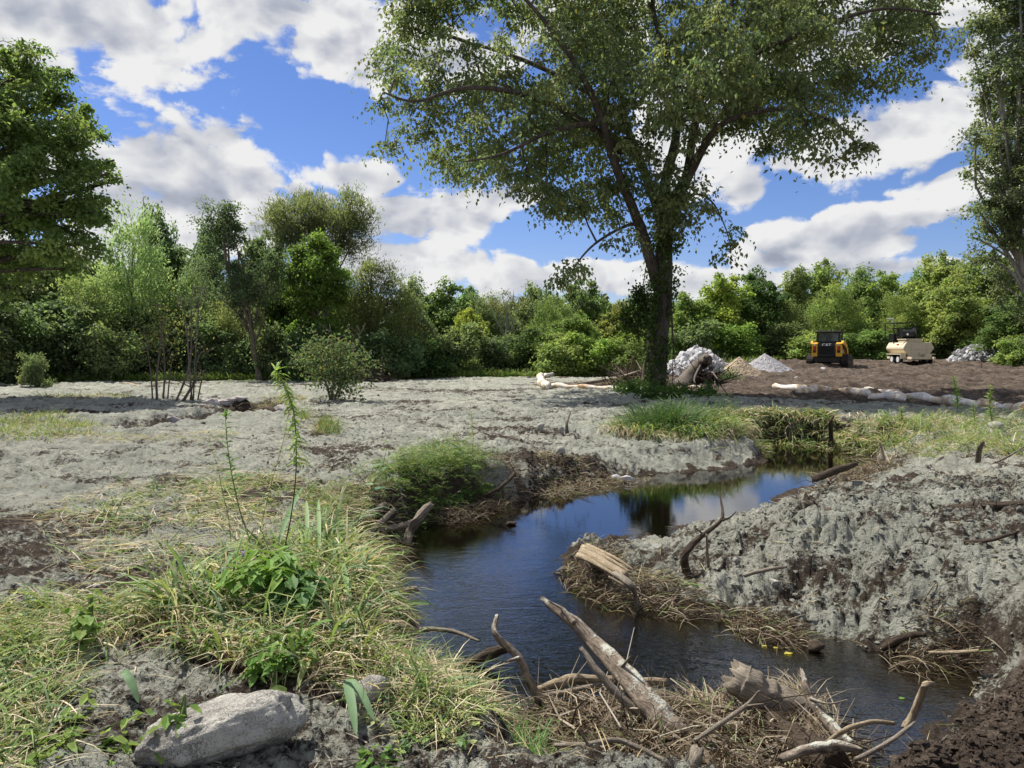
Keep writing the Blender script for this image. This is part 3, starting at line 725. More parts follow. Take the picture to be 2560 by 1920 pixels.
# --- the sunlit tree at the left edge, and the tall one at the right edge
def edge_trees():
    rs = np.random.RandomState(21)
    Y0 = 27.; b = PY(-175, 850, Y0); O = np.array([b.x, Y0, gz(b.x, Y0, False)]); px = FP / Y0
    def W(dx, dy, dep=0.): return np.array(PY(dx, dy, Y0 + dep)) - O
    spec = [(-60,190,120,90,0),(40,160,70,60,-1),(-20,260,140,90,-2),(110,210,50,45,0),(80,290,80,60,1),(150,300,50,50,-1),(60,370,110,70,-2),(170,370,60,45,0),(215,380,32,28,-1,.8),
            (40,470,120,70,0),(150,450,70,50,1),(190,460,40,50,-1),(120,530,80,40,-1),(30,560,110,50,1),(-100,400,130,160,0),(-200,300,150,200,0),(170,250,40,40,1),(-60,110,110,60,1),(30,620,60,30,0,.6),(140,580,50,30,0,.5),(195,520,25,25,0,.6),(228,352,26,16,0,.5),(240,392,16,14,0,.5),(208,428,24,20,0,.5),(175,300,20,16,0,.4),(215,470,18,18,0,.4),(120,160,26,18,0,.4)]
    lobes = [(*W(s[0], s[1], s[4]), s[2] / px, (s[2] + s[3]) * .55 / px, s[3] / px, s[5] if len(s) > 5 else 1) for s in spec]
    tr = [(0, 0, 0), W(-165, 650), W(-140, 480), W(-110, 330), W(-60, 200)]
    w, c = grow(31, tr, lobes, 900, 82000, .15, .10, (.155, .215, .075), .33, .3, limbr=.12, trunk_r=.34, shell=.15, flat=.55)
    tree_obj('maple_tree', tuple(O), w, c, 'bark', 'leaf', 'tall sunlit yellow-green maple filling the left edge above the bushes')
    Y0 = 36.; b = PY(2262, 800, Y0); O = np.array([b.x, Y0, gz(b.x, Y0, False)]); px = FP / Y0
    spec = [(2130,60,55,50,0),(2190,40,60,60,1),(2150,150,50,50,-1),(2210,130,60,60,0),(2120,215,45,30,0,.7),(2180,240,70,50,1),(2230,230,60,70,0),(2110,290,40,30,-1,.7),(2170,320,60,50,0),
            (2110,360,35,30,0,.6),(2160,400,60,45,1),(2210,400,60,70,-1),(2110,450,35,40,0,.5),(2160,480,50,50,0),(2200,520,60,50,0,.8),(2140,560,40,30,0,.5),(2120,520,25,25,0,.4),(2240,470,60,80,0),
            (2280,300,80,200,0),(2250,0,90,90,0),(2200,-80,110,70,0),(2170,620,50,40,1,.6),(2220,640,50,50,0,.6),(2300,500,80,100,0),(2100,110,20,25,0,.5)]
    lobes = [(*W(s[0], s[1], s[4]), s[2] / px, (s[2] + s[3]) * .55 / px, s[3] / px, s[5] if len(s) > 5 else 1) for s in spec]
    tr = [(0, 0, 0), W(2226, 680), W(2205, 560), W(2190, 460), W(2200, 300), W(2220, 100), W(2230, -60)]
    w, c = grow(41, tr, lobes, 640, 60000, .14, .11, (.145, .175, .095), .42, .1, limbr=.09, trunk_r=.24, shell=.25, flat=.7)
    tree_obj('cottonwood_tree', tuple(O), w, c, 'bark_pale', 'leaf', 'tall cottonwood with pale trunk and small dark leaves at the right edge')
edge_trees()

# --- trees of the wood edge one can tell apart, built one by one
def special(name, label, base, Y0, spec, trunk, n, leaves, ln, wd, col, bark='bark_mid', extra=None, **kw):
    b = PY(base, 800, Y0); O = np.array([b.x, Y0, gz(b.x, Y0, False)]); px = FP / Y0
    def W(dx, dy, dep=0.): return np.array(PY(dx, dy, Y0 + dep)) - O
    lobes = [(*W(s[0], s[1], s[4] if len(s) > 4 else 0), s[2] / px, (s[2] + s[3]) * .55 / px, s[3] / px, s[5] if len(s) > 5 else 1) for s in spec]
    tr = [(0, 0, -.1)] + [W(*t) for t in trunk]
    w, c = grow(hash_(label), tr, lobes, n, leaves, ln, wd, col, **kw)
    for e in (extra or []):
        V, F, f3 = tube_arr([W(*p) for p in e[0]], np.linspace(e[1], e[1] * .2, len(e[0])), 6, .1, 1, True, 3); w.add(V, F, f3)
    return tree_obj(name, tuple(O), w, c, bark, 'leaf', label)
def hash_(s): return sum(ord(c) * (i + 1) for i, c in enumerate(s)) % 99991
special('slender_tree', 'slender leaning tree with two bare stems and a small dark crown at left', 562, 39.5,
        [(478,478,42,36,0),(470,515,38,28,.5),(500,500,30,36,0),(487,455,22,18,0),(450,575,40,28,1,.7),(520,585,42,34,0,.8),(550,625,50,40,0,.8),(585,600,40,34,1,.8),(500,625,44,30,-1,.7),(470,640,40,26,0,.5),(600,560,30,30,1,.6)],
        [(558,800),(548,755),(543,705),(515,640),(492,585),(484,520),(480,460)], 230, 15000, .13, .075, (.10, .14, .08), spread=.33, limbr=.05, trunk_r=.16, flat=.8,
        extra=[([(548,757),(540,700),(522,650),(512,600),(505,560)], .09), ([(552,735),(566,700),(572,660),(578,620)], .07)])
special('willow_tree', 'tall olive willow with two feathery rounded tops rising above the left wood', 692, 46,
        [(650,462,62,40,0),(612,478,40,34,.5),(680,450,40,30,1),(640,500,50,34,0),(752,462,44,46,0),(778,480,28,40,0,.7),(735,500,44,46,0),(700,490,40,40,1),(760,530,40,30,0,.6),(620,520,36,26,0,.5)],
        [(700,760),(705,680),(700,600),(690,540),(670,480)], 330, 26000, .22, .05, (.16, .185, .095), willow=True, up=.55, spread=.42, limbr=.09, trunk_r=.2, flat=1.2,
        extra=[([(703,640),(722,580),(742,520),(756,460)], .14)])
special('vine_clad_tree', 'bright green tree wrapped in vines standing below the feathery willow tops', 668, 41,
        [(684,524,24,18,0),(668,548,30,18,0),(706,552,24,20,0),(648,566,22,15,0),(690,580,34,20,-.5),(725,590,22,18,0),(655,596,30,16,0),(712,618,34,20,0,.9),(672,624,28,16,0,.8),(640,632,20,14,.5,.7),(695,655,30,18,0,.8),(728,648,16,16,0,.6),(655,668,24,22,0,.7),(700,700,30,24,0,.7),(640,545,14,10,.5,.6),(650,720,24,30,0,.5)],
        [(672,760),(676,690),(680,620),(684,540)], 230, 21000, .15, .11, (.13, .20, .045), spread=.36, droop=.3, limbr=.05, trunk_r=.17, flat=.6,
        extra=[([(664,760),(652,700),(640,640)], .1)])
special('feathery_tree', 'broad olive feathery tree standing right of the vine-wrapped tree', 800, 43,
        [(790,600,46,34,0),(830,610,44,40,0),(760,650,60,44,0),(820,670,66,48,0),(870,680,48,48,.5),(790,730,76,40,0),(730,700,44,40,.5),(850,740,60,34,0)],
        [(798,740),(800,660),(802,590)], 300, 25000, .18, .05, (.17, .20, .085), willow=True, up=.5, spread=.42, limbr=.06, trunk_r=.15, flat=1.1)
special('bare_branched_tree', 'small tree with pale bare upright branches in the middle of the wood edge', 1095, 52,
        [(1092,655,34,26,0,.4),(1110,640,26,20,0,.4),(1075,665,24,20,0,.3)],
        [(1095,760),(1094,700),(1096,650)], 60, 1300, .12, .06, (.13, .14, .06), bark='bark_pale', spread=.4, limbr=.05, trunk_r=.1,
        extra=[([(1095,745),(1080,700),(1070,650)], .07), ([(1095,740),(1112,690),(1122,640)], .07), ([(1095,720),(1092,670),(1084,632)], .06), ([(1095,725),(1104,680),(1110,625)], .06), ([(1095,735),(1070,690),(1055,660)], .05), ([(1098,740),(1122,700),(1140,670)], .05)])

# --- the rest of the wood edge: a handful of crowns, copied as individuals
def variants():
    V = {}
    for k in range(3):
        rs = np.random.RandomState(100 + k)
        w, c = grow(110 + k, [(0,0,0),(.1,0,2),(-.1,.1,4.2),(.1,0,6.4)], lob(rs, 11, 8, 3.2, .18, .8), 150, 11500, .27, .20, (.175, .21, .105), .5, .16, limbr=.07, trunk_r=.17, flat=.6, shell=.5)
        V['round%d' % k] = (w.mesh('trunk', M['bark_mid'], True), c.mesh('crown', M['leaf_far']))
    for k in range(2):
        rs = np.random.RandomState(200 + k)
        w, c = grow(210 + k, [(0,0,0),(.1,0,2.5),(0,.1,5),(.05,0,7.2)], lob(rs, 12, 8.2, 2.1, .2, 1.25), 150, 10000, .24, .16, (.165, .21, .11), .42, .1, limbr=.05, trunk_r=.14, flat=1.1, shell=.5)
        V['tall%d' % k] = (w.mesh('trunk', M['bark_mid'], True), c.mesh('crown', M['leaf_far']))
    for k in range(2):
        rs = np.random.RandomState(300 + k)
        w, c = grow(310 + k, [(0,0,0),(.1,0,2),(0,.1,4),(.05,0,6.5)], lob(rs, 11, 8, 2.9, .1, 1.0), 150, 14000, .24, .07, (.195, .23, .125), .5, .1, willow=True, up=.5, limbr=.05, trunk_r=.12, flat=1.1, shell=.45)
        V['feather%d' % k] = (w.mesh('trunk', M['bark_mid'], True), c.mesh('crown', M['leaf_far']))
    for k in range(3):      # shrubs, nominal height 3
        rs = np.random.RandomState(400 + k)
        lb = [(1.5 * math.cos(a * 2.4) * (.2 + .7 * rs.rand()), 1.0 * math.sin(a * 2.4) * (.3 + .5 * rs.rand()), .3 + 2.4 * rs.rand() ** 1.5, .35 + .5 * rs.rand(), .6, .25 + .5 * rs.rand()) for a in range(14)]
        w, c = grow(410 + k, [(0,0,0),(.05,0,.5),(0,.1,1.2),(.05,0,2.)], lb, 90, 6500, .20, .12, (.16, .20, .095), .38, .12, limbr=.025, trunk_r=.05, flat=.8, lo_=0)
        V['shrub%d' % k] = (w.mesh('stems', M['bark_mid'], True), c.mesh('leaves', M['leaf_far']))
    return V
VAR = variants()
def plant(kind, name, dx, top, Y0, wid, tint, label, cat='tree', group=None):
    b = PY(dx, 800, Y0); z = gz(b.x, Y0, False)
    H = (HZ - top) / FP * Y0 + EYE - z; nomH = 3. if kind.startswith('shrub') else 8.; nomW = {'r': 7.0, 't': 4.9, 'f': 6.4, 's': 3.3}[kind[0]]
    sz = H / nomH * ((1.10 if dx < 900 else 1.0) if kind[0] != 's' else 1.25); sx = wid * Y0 / FP / nomW * (1.22 if kind[0] != 's' else 1.3)
    r = empty(name, (b.x, Y0, z - .05), label, cat, group, random.uniform(0, 6.28)); r.scale = (sx, (sx + sz) / 2, sz)
    w, c = VAR[kind]
    link('stems' if kind[0] == 's' else 'trunk', w, r); o = link('leaves' if kind[0] == 's' else 'crown', c, r); o.color = (*tint, 1)
DK, MD, BR, YL, BL, OL = (.78, .85, .85), (.95, .98, .95), (1.25, 1.3, .95), (1.65, 1.45, .9), (.8, .95, 1.15), (1.25, 1.1, .95)
TREES = [
 ('round0', -40, 640, 37, 230, DK, 'dark tree low under the sunlit maple at the left edge'),
 ('round1', 70, 570, 43, 210, MD, 'round mid-green tree just right of the left edge of the photo'),
 ('round2', 180, 560, 47, 170, MD, 'broad green tree behind the left maple crown'),
 ('feather0', 290, 506, 44, 200, (1.25, 1.35, 1.2), 'large pale green round-topped tree in the left wood'),
 ('tall0', 345, 492, 50, 90, DK, 'dark narrow treetop rising behind the pale green round-topped tree'),
 ('round0', 372, 552, 48, 130, DK, 'dark tree between the pale green one and the slender leaning tree'),
 ('feather1', 200, 610, 41, 190, (1.1, 1.2, .9), 'soft green tree low in front of the pale round-topped tree'),
 ('round1', 90, 660, 40, 180, (.75, .85, .8), 'dull green tree at the front of the left wood'),
 ('feather0', 425, 590, 45, 110, (.95, 1.05, 1.0), 'grey-green tree left of the slender leaning tree'),
 ('tall1', 455, 545, 49, 100, DK, 'dark tree behind the slender leaning crown'),
 ('round2', 540, 560, 47, 130, DK, 'dark green tree behind the two bare stems'),
 ('round0', 585, 530, 48, 110, (.7, .85, .75), 'rounded dark tree touching the willow from the left'),
 ('feather1', 480, 660, 42.5, 140, (1.0, 1.0, .8), 'yellowish tree behind the bare leaning stems'),
 ('round1', 610, 640, 44, 130, (.8, .9, .6), 'dark tree under the willow beside the vine-wrapped tree'),
 ('tall0', 888, 622, 46, 70, (1.4, 1.4, 1.5), 'pale narrow tree right of the olive feathery tree'),
 ('round2', 950, 614, 54, 140, (.75, .9, .7), 'round dark green tree right of the narrow pale one'),
 ('feather0', 905, 690, 46, 130, OL, 'low olive tree in front of the round dark green tree'),
 ('round0', 1015, 664, 50, 75, (1.6, 1.55, .7), 'small bright yellow-green tree in the centre of the wood edge'),
 ('feather1', 1050, 632, 56, 120, (.9, .9, .8), 'dull olive tree behind the bare-branched tree'),
 ('round1', 1000, 630, 58, 110, (.8, .95, .75), 'rounded tree behind the small yellow-green one'),
 ('round2', 1150, 622, 57, 110, MD, 'green tree right of the bare-branched tree'),
 ('round0', 1258, 605, 60, 120, (.75, .9, .65), 'tall dark tree just left of the lone maple, above its neighbours'),
 ('feather0', 1190, 640, 52, 130, (1.15, 1.2, .8), 'bright tree below the tall dark tree left of the lone maple'),
 ('round1', 1235, 680, 48, 130, (1.1, 1.2, .7), 'leafy tree at the front between bare-branched tree and lone maple'),
 ('round2', 1330, 660, 55, 120, (1.2, 1.2, .8), 'tree seen low through the gap left of the maple trunk'),
 ('feather1', 1370, 640, 62, 130, (.9, .95, .8), 'hazy tree directly behind the maple trunk'),
 ('round0', 1345, 715, 48, 110, (1.3, 1.45, .7), 'low bright bushy tree left of the maple trunk'),
 ('round1', 1490, 640, 58, 120, (.85, 1.0, .6), 'green tree right behind the maple trunk'),
 ('round0', 1558, 592, 60, 120, (1.35, 1.4, .7), 'bright yellow-green spreading tree behind the rock pile'),
 ('round2', 1640, 588, 61, 120, (.62, .8, .55), 'dark green tree behind the two gravel cones'),
 ('tall1', 1718, 590, 70, 80, BR, 'pointed bright treetop right of the dark green tree'),
 ('round1', 1762, 574, 72, 110, (1.1, 1.25, .85), 'tallest treetop above the yellow loader'),
 ('feather0', 1700, 650, 60, 130, (.85, .95, .65), 'olive tree low behind the grey gravel cone'),
 ('feather1', 1810, 610, 62, 140, (1.0, 1.1, .7), 'feathery tree directly behind the loader'),
 ('tall0', 1850, 582, 74, 80, BR, 'light treetop right above the loader cab'),
 ('round0', 1905, 588, 72, 100, (1.2, 1.3, .8), 'rounded bright treetop between loader and tank trailer'),
 ('feather0', 1940, 640, 60, 140, (1.15, 1.15, .7), 'yellow-green feathery tree behind the tank trailer'),
 ('round2', 2062, 598, 57, 130, (1.25, 1.2, .8), 'yellow-green spreading tree right of the tank trailer'),
 ('tall1', 1985, 592, 72, 80, BR, 'narrow pointed treetop above the tank trailer'),
 ('round1', 2040, 556, 68, 130, BR, 'tall bright tree behind the yellow-green spreading tree'),
 ('round0', 2130, 548, 60, 150, (.85, .95, .6), 'dark tree behind the pale cottonwood trunk'),
 ('round2', 2190, 640, 50, 140, (.8, .95, .65), 'green tree low at the right edge below the cottonwood'),
 ('feather1', 2250, 560, 56, 160, (.9, 1.0, .7), 'large tree at the far right edge of the wood'),
]
for k, t in enumerate(TREES):
    plant(t[0], 'woodland_tree', t[1], t[2], t[3], t[4], t[5], t[6], 'tree', 'trees along the edge of the wood')
SHRUBS = [(-30,740,36,120,MD,'dark shrub at the foot of the left maple'),(60,712,38,130,DK,'wide dark shrub at the left end of the wood edge'),(150,700,39.5,140,DK,'rounded dark shrub second from the left of the wood'),(235,725,39,110,MD,'shrub in front of the pale round-topped tree'),
 (300,700,42,120,DK,'tall shrub behind the thin saplings'),(385,705,42,110,DK,'shrub right of the thin saplings against the wood'),(75,775,33,46,(1.0,1.05,1.1),'small grey-green bush alone on the grass strip at left'),(455,715,41.5,110,DK,'dark shrub left of the bare leaning stems'),(520,740,41,90,DK,'shrub close behind the bare leaning stems'),(600,720,40.5,110,DK,'shrub right of the leaning trunk foot'),
 (660,735,39.5,90,(.7,.85,.7),'dark shrub beneath the vine-wrapped tree'),(760,745,41,120,DK,'dark shrub below the olive feathery tree'),(840,735,42,120,DK,'deep dark shrub right of the broken twigs'),(920,745,44,110,(.7,.85,.65),'shrub below the low olive tree'),(985,725,46,110,MD,'shrub below the small yellow-green tree'),
 (1060,740,47,90,DK,'dark shrub left of the bare-branched tree foot'),(1130,735,48,100,(.7,.85,.7),'shrub right of the bare-branched tree foot'),(1200,740,46,100,BR,'bright shrub in the middle of the wood edge'),(1275,735,46,110,(1.2,1.35,.75),'bright shrub behind the sock ring'),(1350,752,45,90,BR,'bright low shrub close left of the maple trunk'),
 (1500,715,55,110,DK,'dark shrub right of the maple trunk behind the rocks'),(1590,715,57,110,(1.1,1.3,.7),'bright shrub behind the rounded rock pile'),(1680,720,58,100,DK,'dark shrub behind the grey gravel cone'),(1735,728,56,90,(1.3,1.4,1.0),'pale shrub just left of the loader'),(1870,725,57,100,(1.1,1.2,.8),'pale shrub between loader and tank trailer'),
 (1935,720,60,100,DK,'dark shrub behind the tank trailer'),(2030,725,58,90,DK,'dark shrub right of the tank trailer'),(2120,735,55,90,(.9,1.05,.7),'shrub behind the broken rock pile'),(2185,740,48,90,BR,'bright shrub at the right edge behind the wooden stake'),(2250,725,47,120,DK,'dark shrub in the far right corner of the wood')]
for k, t in enumerate(SHRUBS):
    plant('shrub%d' % (k % 3), 'woodland_shrub', t[0], t[1], t[2], t[3], t[4], t[5], 'shrub', 'shrubs along the foot of the wood')
# the wood behind them, one mass
def backwood():
    rs = np.random.RandomState(77); mb = MB()
    xs = np.linspace(-75, 85, 110)
    for x in xs:
        Y0 = np.interp(x, [-75, -20, 0, 30, 85], [50, 54, 64, 80, 70]) + rs.rand() * 10; dx = x / Y0 * FP + CX
        top = np.interp(dx, [-500, 0, 150, 300, 420, 600, 700, 850, 1000, 1250, 1400, 1500, 1700, 2000, 2300, 3000], [560, 560, 560, 560, 590, 590, 600, 650, 640, 630, 660, 650, 610, 610, 575, 560]) + rs.rand() * 22
        H = (HZ - top) / FP * Y0 + 1.2; n = 900
        u = rs.randn(n, 3); u /= np.linalg.norm(u, axis=1)[:, None]; r = rs.rand(n) ** .4
        q = np.array([x, Y0, H * .52 + .5]) + u * r[:, None] * np.array([3.0, 2.2, H * .46]) * (1 + .2 * vn(u[:, 0] * 3 + x, u[:, 2] * 3, 5))[:, None]
        V, F, C = leaf_cards(q, rs.randn(n, 3), u + rs.randn(n, 3) * .5 + np.array([0, 0, .5]), .62, .5, jit((.13, .17, .07), n, rs, .3)); mb.add(V, F, None, C)
    tag(link('background_wood', mb.mesh('background_wood', M['leaf'])), 'mass of darker woodland filling the gaps behind the trees of the edge', 'woodland', kind='stuff')
backwood()

# --- saplings and bushes on the sprayed ground
def saplings():
    def sap(dx, dy, stems, leaves, col, label, name='sapling', cat='sapling', bark='bark_mid', ln=.10, wd=.06, leafspan=(0.3, 1.), spread=.16):
        h = hit(dx, dy); O = np.array(h); px = FP / O[1]; O[2] = gz(O[0], O[1])
        def W(a, b, dep=0.): return np.array(PY(a, b, O[1] + dep)) - O
        r = empty(name, tuple(O), label, cat); rs = np.random.RandomState(hash_(label))
        for st, w in stems:
            mb = MB(); p = [W(*q) for q in st]; p[0][2] = min(p[0][2], -.05)
            V, F, f3 = tube_arr(p, np.linspace(w, w * .3, len(p)) / px, 7, .1, 2, True, 4); mb.add(V, F, f3)
            for k in range(7):
                t = .35 + .6 * rs.rand(); q = np.array([np.interp(t * (len(p) - 1), range(len(p)), [x[c] for x in p]) for c in range(3)])
                e = q + np.array([rs.randn() * .5, rs.randn() * .4, .3 + .4 * rs.rand()]) * (.4 + .6 * (1 - t))
                V, F, f3 = tube_arr([q, (q + e) / 2 + rs.randn(3) * .04, e], np.array([.3, .2, .08]) * w / px, 4); mb.add(V, F, f3)
            link('stem', mb.mesh('stem', M[bark], True), r)
        mb = MB()
        for (a, b, w_, h_, n) in leaves:
            c = W(a, b); m = max(1, int(n / 9)); cc = c + rs.randn(m, 3) * np.array([w_, w_, h_]) / px * .5; ci = np.repeat(np.arange(m), 9)
            q = cc[ci] + rs.randn(len(ci), 3) * spread
            V, F, C = leaf_cards(q, rs.randn(len(ci), 3) * .7 + np.array([0, 0, -.2]), rs.randn(len(ci), 3) * .6 + np.array([0, 0, 1.]), ln, wd, jit(col, len(ci), rs, .35, .2)); mb.add(V, F, None, C)
        if leaves: link('leaves', mb.mesh('leaves', M['leaf']), r)
        return r
    sap(348, 868, [([(340,868),(338,820),(345,760),(348,700),(340,650)], 3), ([(352,868),(356,800),(352,720),(362,660)], 2.5), ([(362,870),(366,820),(375,760)], 2), ([(330,868),(326,810),(318,750),(310,700)], 2)],
        [(335,690,50,50,240),(365,720,50,60,240),(310,730,40,40,130),(350,780,60,50,140)], (.15, .165, .06), 'cluster of thin saplings with sparse yellowish leaves left of the bare crooked pole')
    sap(376, 872, [([(378,872),(396,830),(411,780),(414,720),(413,660),(418,610)], 2.6), ([(412,720),(400,680),(385,640)], 2), ([(414,700),(430,650),(445,620)], 1.8), ([(408,790),(430,770),(452,760)], 1.5)],
        [], (.1, .1, .05), 'tall pale bare crooked sapling without leaves', bark='bark_mid')
    sap(395, 870, [([(392,872),(415,835),(440,800)], 4.), ([(425,820),(436,822),(445,815)], 2)], [], (.1, .1, .05), 'broken leaning stub beside the bare crooked sapling', 'dead_sapling', 'dead sapling', bark='bark_mid')
    sap(715, 868, [([(715,868),(705,830),(690,790),(672,750)], 3), ([(718,868),(720,820),(722,770),(712,700)], 2.6), ([(722,868),(738,820),(752,780)], 2.6), ([(728,866),(765,750),(790,700)], 2), ([(712,868),(730,800),(738,740)], 2)],
        [(690,775,70,50,700),(720,790,80,50,900),(755,800,50,50,500),(715,760,60,40,500),(735,830,50,30,300)], (.105, .135, .065), 'leafy grey-green bush with many stems standing alone on the sprayed ground', 'bush', 'bush', ln=.12, wd=.07, spread=.13)
    sap(75, 812, [([(75,812),(70,795),(66,780)], 2)], [(75,792,44,26,420)], (.12, .15, .10), 'low silvery bush at the left grass strip', 'bush', 'bush', ln=.11, spread=.1)
saplings()

# ------------------------------------------------------------------ blades, straw, sticks
def blades(P0, H, lean, ln, wd, col, rs, bend=.8, seg=4, stiff=None):
    """curved grass blades: base points, heading, lean (0 upright .. 1.5 lying), length, width"""
    n = len(P0); t = np.linspace(0, 1, seg + 1)
    ang = lean[:, None] + bend * t[None, :] ** 1.5 * (1 if stiff is None else stiff[:, None])        # angle from vertical along the blade
    ds = (ln / seg)[:, None]
    am = (ang[:, 1:] + ang[:, :-1]) / 2
    hz = np.concatenate([np.zeros((n, 1)), np.cumsum(np.sin(am) * ds, 1)], 1); vt = np.concatenate([np.zeros((n, 1)), np.cumsum(np.cos(am) * ds, 1)], 1)
    dx = np.cos(H)[:, None]; dy = np.sin(H)[:, None]
    X = P0[:, 0:1] + hz * dx; Y = P0[:, 1:2] + hz * dy; Z = P0[:, 2:3] + vt
    prof = np.array([.7, 1., .85, .5, .04]) if seg == 4 else np.linspace(1, .05, seg + 1)
    if seg == 3: prof = np.array([.8, 1., .65, .05])
    tw = (rs.rand(n)[:, None] - .5) * 1.6
    wx = -dy * np.cos(tw); wy = dx * np.cos(tw); wz = np.sin(tw) * np.ones_like(dx)
    w = (wd[:, None] * prof[None, :]) * .5
    A = np.stack([X + wx * w, Y + wy * w, Z + wz * w], -1); B = np.stack([X - wx * w, Y - wy * w, Z - wz * w], -1)
    V = np.stack([A, B], 2).reshape(n, -1, 3).reshape(-1, 3); m = 2 * (seg + 1)
    b = (np.arange(n) * m)[:, None]; j = (np.arange(seg) * 2)[None, :]
    F = np.stack([b + j, b + j + 1, b + j + 3, b + j + 2], -1).reshape(-1, 4)
    return V, F, np.repeat(col, m, axis=0)
def in_poly(poly, n, rs, world=False):
    q = np.array([tuple(hit(*p))[:2] for p in poly]) if not world else np.array(poly)
    lo, hi = q.min(0), q.max(0); out = []
    while sum(len(o) for o in out) < n:
        p = lo + rs.rand(n * 2, 2) * (hi - lo); d, _ = poly_dist(p[:, 0], p[:, 1], q); out.append(p[d < 0])
    return np.concatenate(out)[:n], q
GREEN = [(.13, .21, .05), (.17, .25, .06), (.09, .15, .04), (.22, .28, .08), (.12, .19, .075)]
STRAW = [(.50, .40, .21), (.42, .33, .17), (.56, .47, .28), (.34, .25, .13), (.46, .42, .22)]
def pick(pal, n, rs, v=.2):
    p = np.array(pal)[rs.randint(0, len(pal), n)]; return p * (1 + v * (rs.rand(n, 1) * 2 - 1))
def grass_patch(mb, poly, n, rs, straw=.4, ln=(.2, .5), wd=(.006, .014), lean=(.2, 1.2), bend=.9, clump=0., head=None, zoff=0., floor=None, seg=3, world=False, gpal=GREEN, spal=STRAW, gaps=0):
    p, q = in_poly(poly, n, rs, world); n = len(p)
    if clump:
        m = max(3, int(n / 40)); c = p[:m]; ci = rs.randint(0, m, n); p = c[ci] + rs.randn(n, 2) * clump
    z = terrain(p[:, 0], p[:, 1]) + zoff
    if floor is not None: z = np.maximum(z, floor)
    if callable(zoff): pass
    H = (rs.rand(n) * 2 * PI) if head is None else head[0] + head[1] * rs.randn(n)
    if clump and head is None: H = np.arctan2(p[:, 1] - c[ci][:, 1], p[:, 0] - c[ci][:, 0]) + rs.randn(n) * .5
    isS = rs.rand(n) < straw
    if gaps:
        kk = vn(p[:, 0] * 3.1, p[:, 1] * 3.1, 611) + .4 * vn(p[:, 0] * 8, p[:, 1] * 8, 612) > -gaps; p, z, H, isS = p[kk], z[kk], H[kk], isS[kk]; n = len(p)
    col = np.where(isS[:, None], pick(spal, n, rs), pick(gpal, n, rs))
    le = lean[0] + (lean[1] - lean[0]) * rs.rand(n) + isS * .35
    L_ = (ln[0] + (ln[1] - ln[0]) * rs.rand(n)); w = (wd[0] + (wd[1] - wd[0]) * rs.rand(n) ** 1.6) * np.where(isS, .7, 1)
    V, F, C = blades(np.c_[p, z], H, np.minimum(le, 1.55), L_, w, col, rs, bend, seg); mb.add(V, F, None, np.clip(C, 0, 1))
def stuff(name, mb, m, label, cat): return tag(link(name, mb.mesh(name, M[m])), label, cat, kind='stuff')

def shoots(mb, poly, n, rs, ht=(.15, .4), ll=.06, lw=.010, per=22, cols=GREEN, lean=(.1, .9), curve=1.0, zoff=0., droop=.5, stemr=.002, head=None):
    """leafy stems: an arching stem with narrow leaves all along it"""
    p, q = in_poly(poly, n, rs); n = len(p); z = terrain(p[:, 0], p[:, 1]) + zoff
    H = rs.rand(n) * 6.28 if head is None else head[0] + head[1] * rs.randn(n)
    le = lean[0] + (lean[1] - lean[0]) * rs.rand(n); L_ = ht[0] + (ht[1] - ht[0]) * rs.rand(n); c0 = pick(cols, n, rs)
    for k in range(n):
        t = np.linspace(0, 1, 7); an = le[k] + curve * t ** 1.5; ds = L_[k] / 6; am = (an[1:] + an[:-1]) / 2
        h = np.r_[0, np.cumsum(np.sin(am) * ds)]; v = np.r_[0, np.cumsum(np.cos(am) * ds)]
        S_ = np.c_[p[k, 0] + h * math.cos(H[k]), p[k, 1] + h * math.sin(H[k]), z[k] + v]
        V, F, f3 = tube_arr(S_, np.linspace(stemr, stemr * .5, 7), 3, 0, 0, False); mb.add(V, F, None, c0[k] * .8)
        tt = .12 + .88 * np.arange(per) / per; C = np.stack([np.interp(tt * 6, range(7), S_[:, i]) for i in range(3)], 1)
        a = np.arange(per) * 2.4 + rs.rand(); D = np.stack([np.cos(a), np.sin(a), .5 - droop * rs.rand(per) * 2], 1); D /= np.linalg.norm(D, axis=1)[:, None]
        s_ = (.6 + .6 * rs.rand(per)) * (1.1 - .4 * tt)
        V, F, Cc = leaf_cards(C + D * ll * s_[:, None] * .5, D, np.array([0, 0, 1.]) + rs.randn(per, 3) * .4, ll * s_, lw * s_, c0[k] * (.8 + .5 * rs.rand(per, 1)), .06); mb.add(V, F, None, np.clip(Cc, 0, 1))
STR2 = [(.60, .50, .34), (.47, .37, .25), (.70, .61, .45), (.33, .25, .17), (.52, .46, .30)]
GR2 = [(.15, .24, .065), (.22, .31, .09), (.07, .12, .035), (.28, .34, .11), (.14, .22, .11), (.30, .32, .13)]
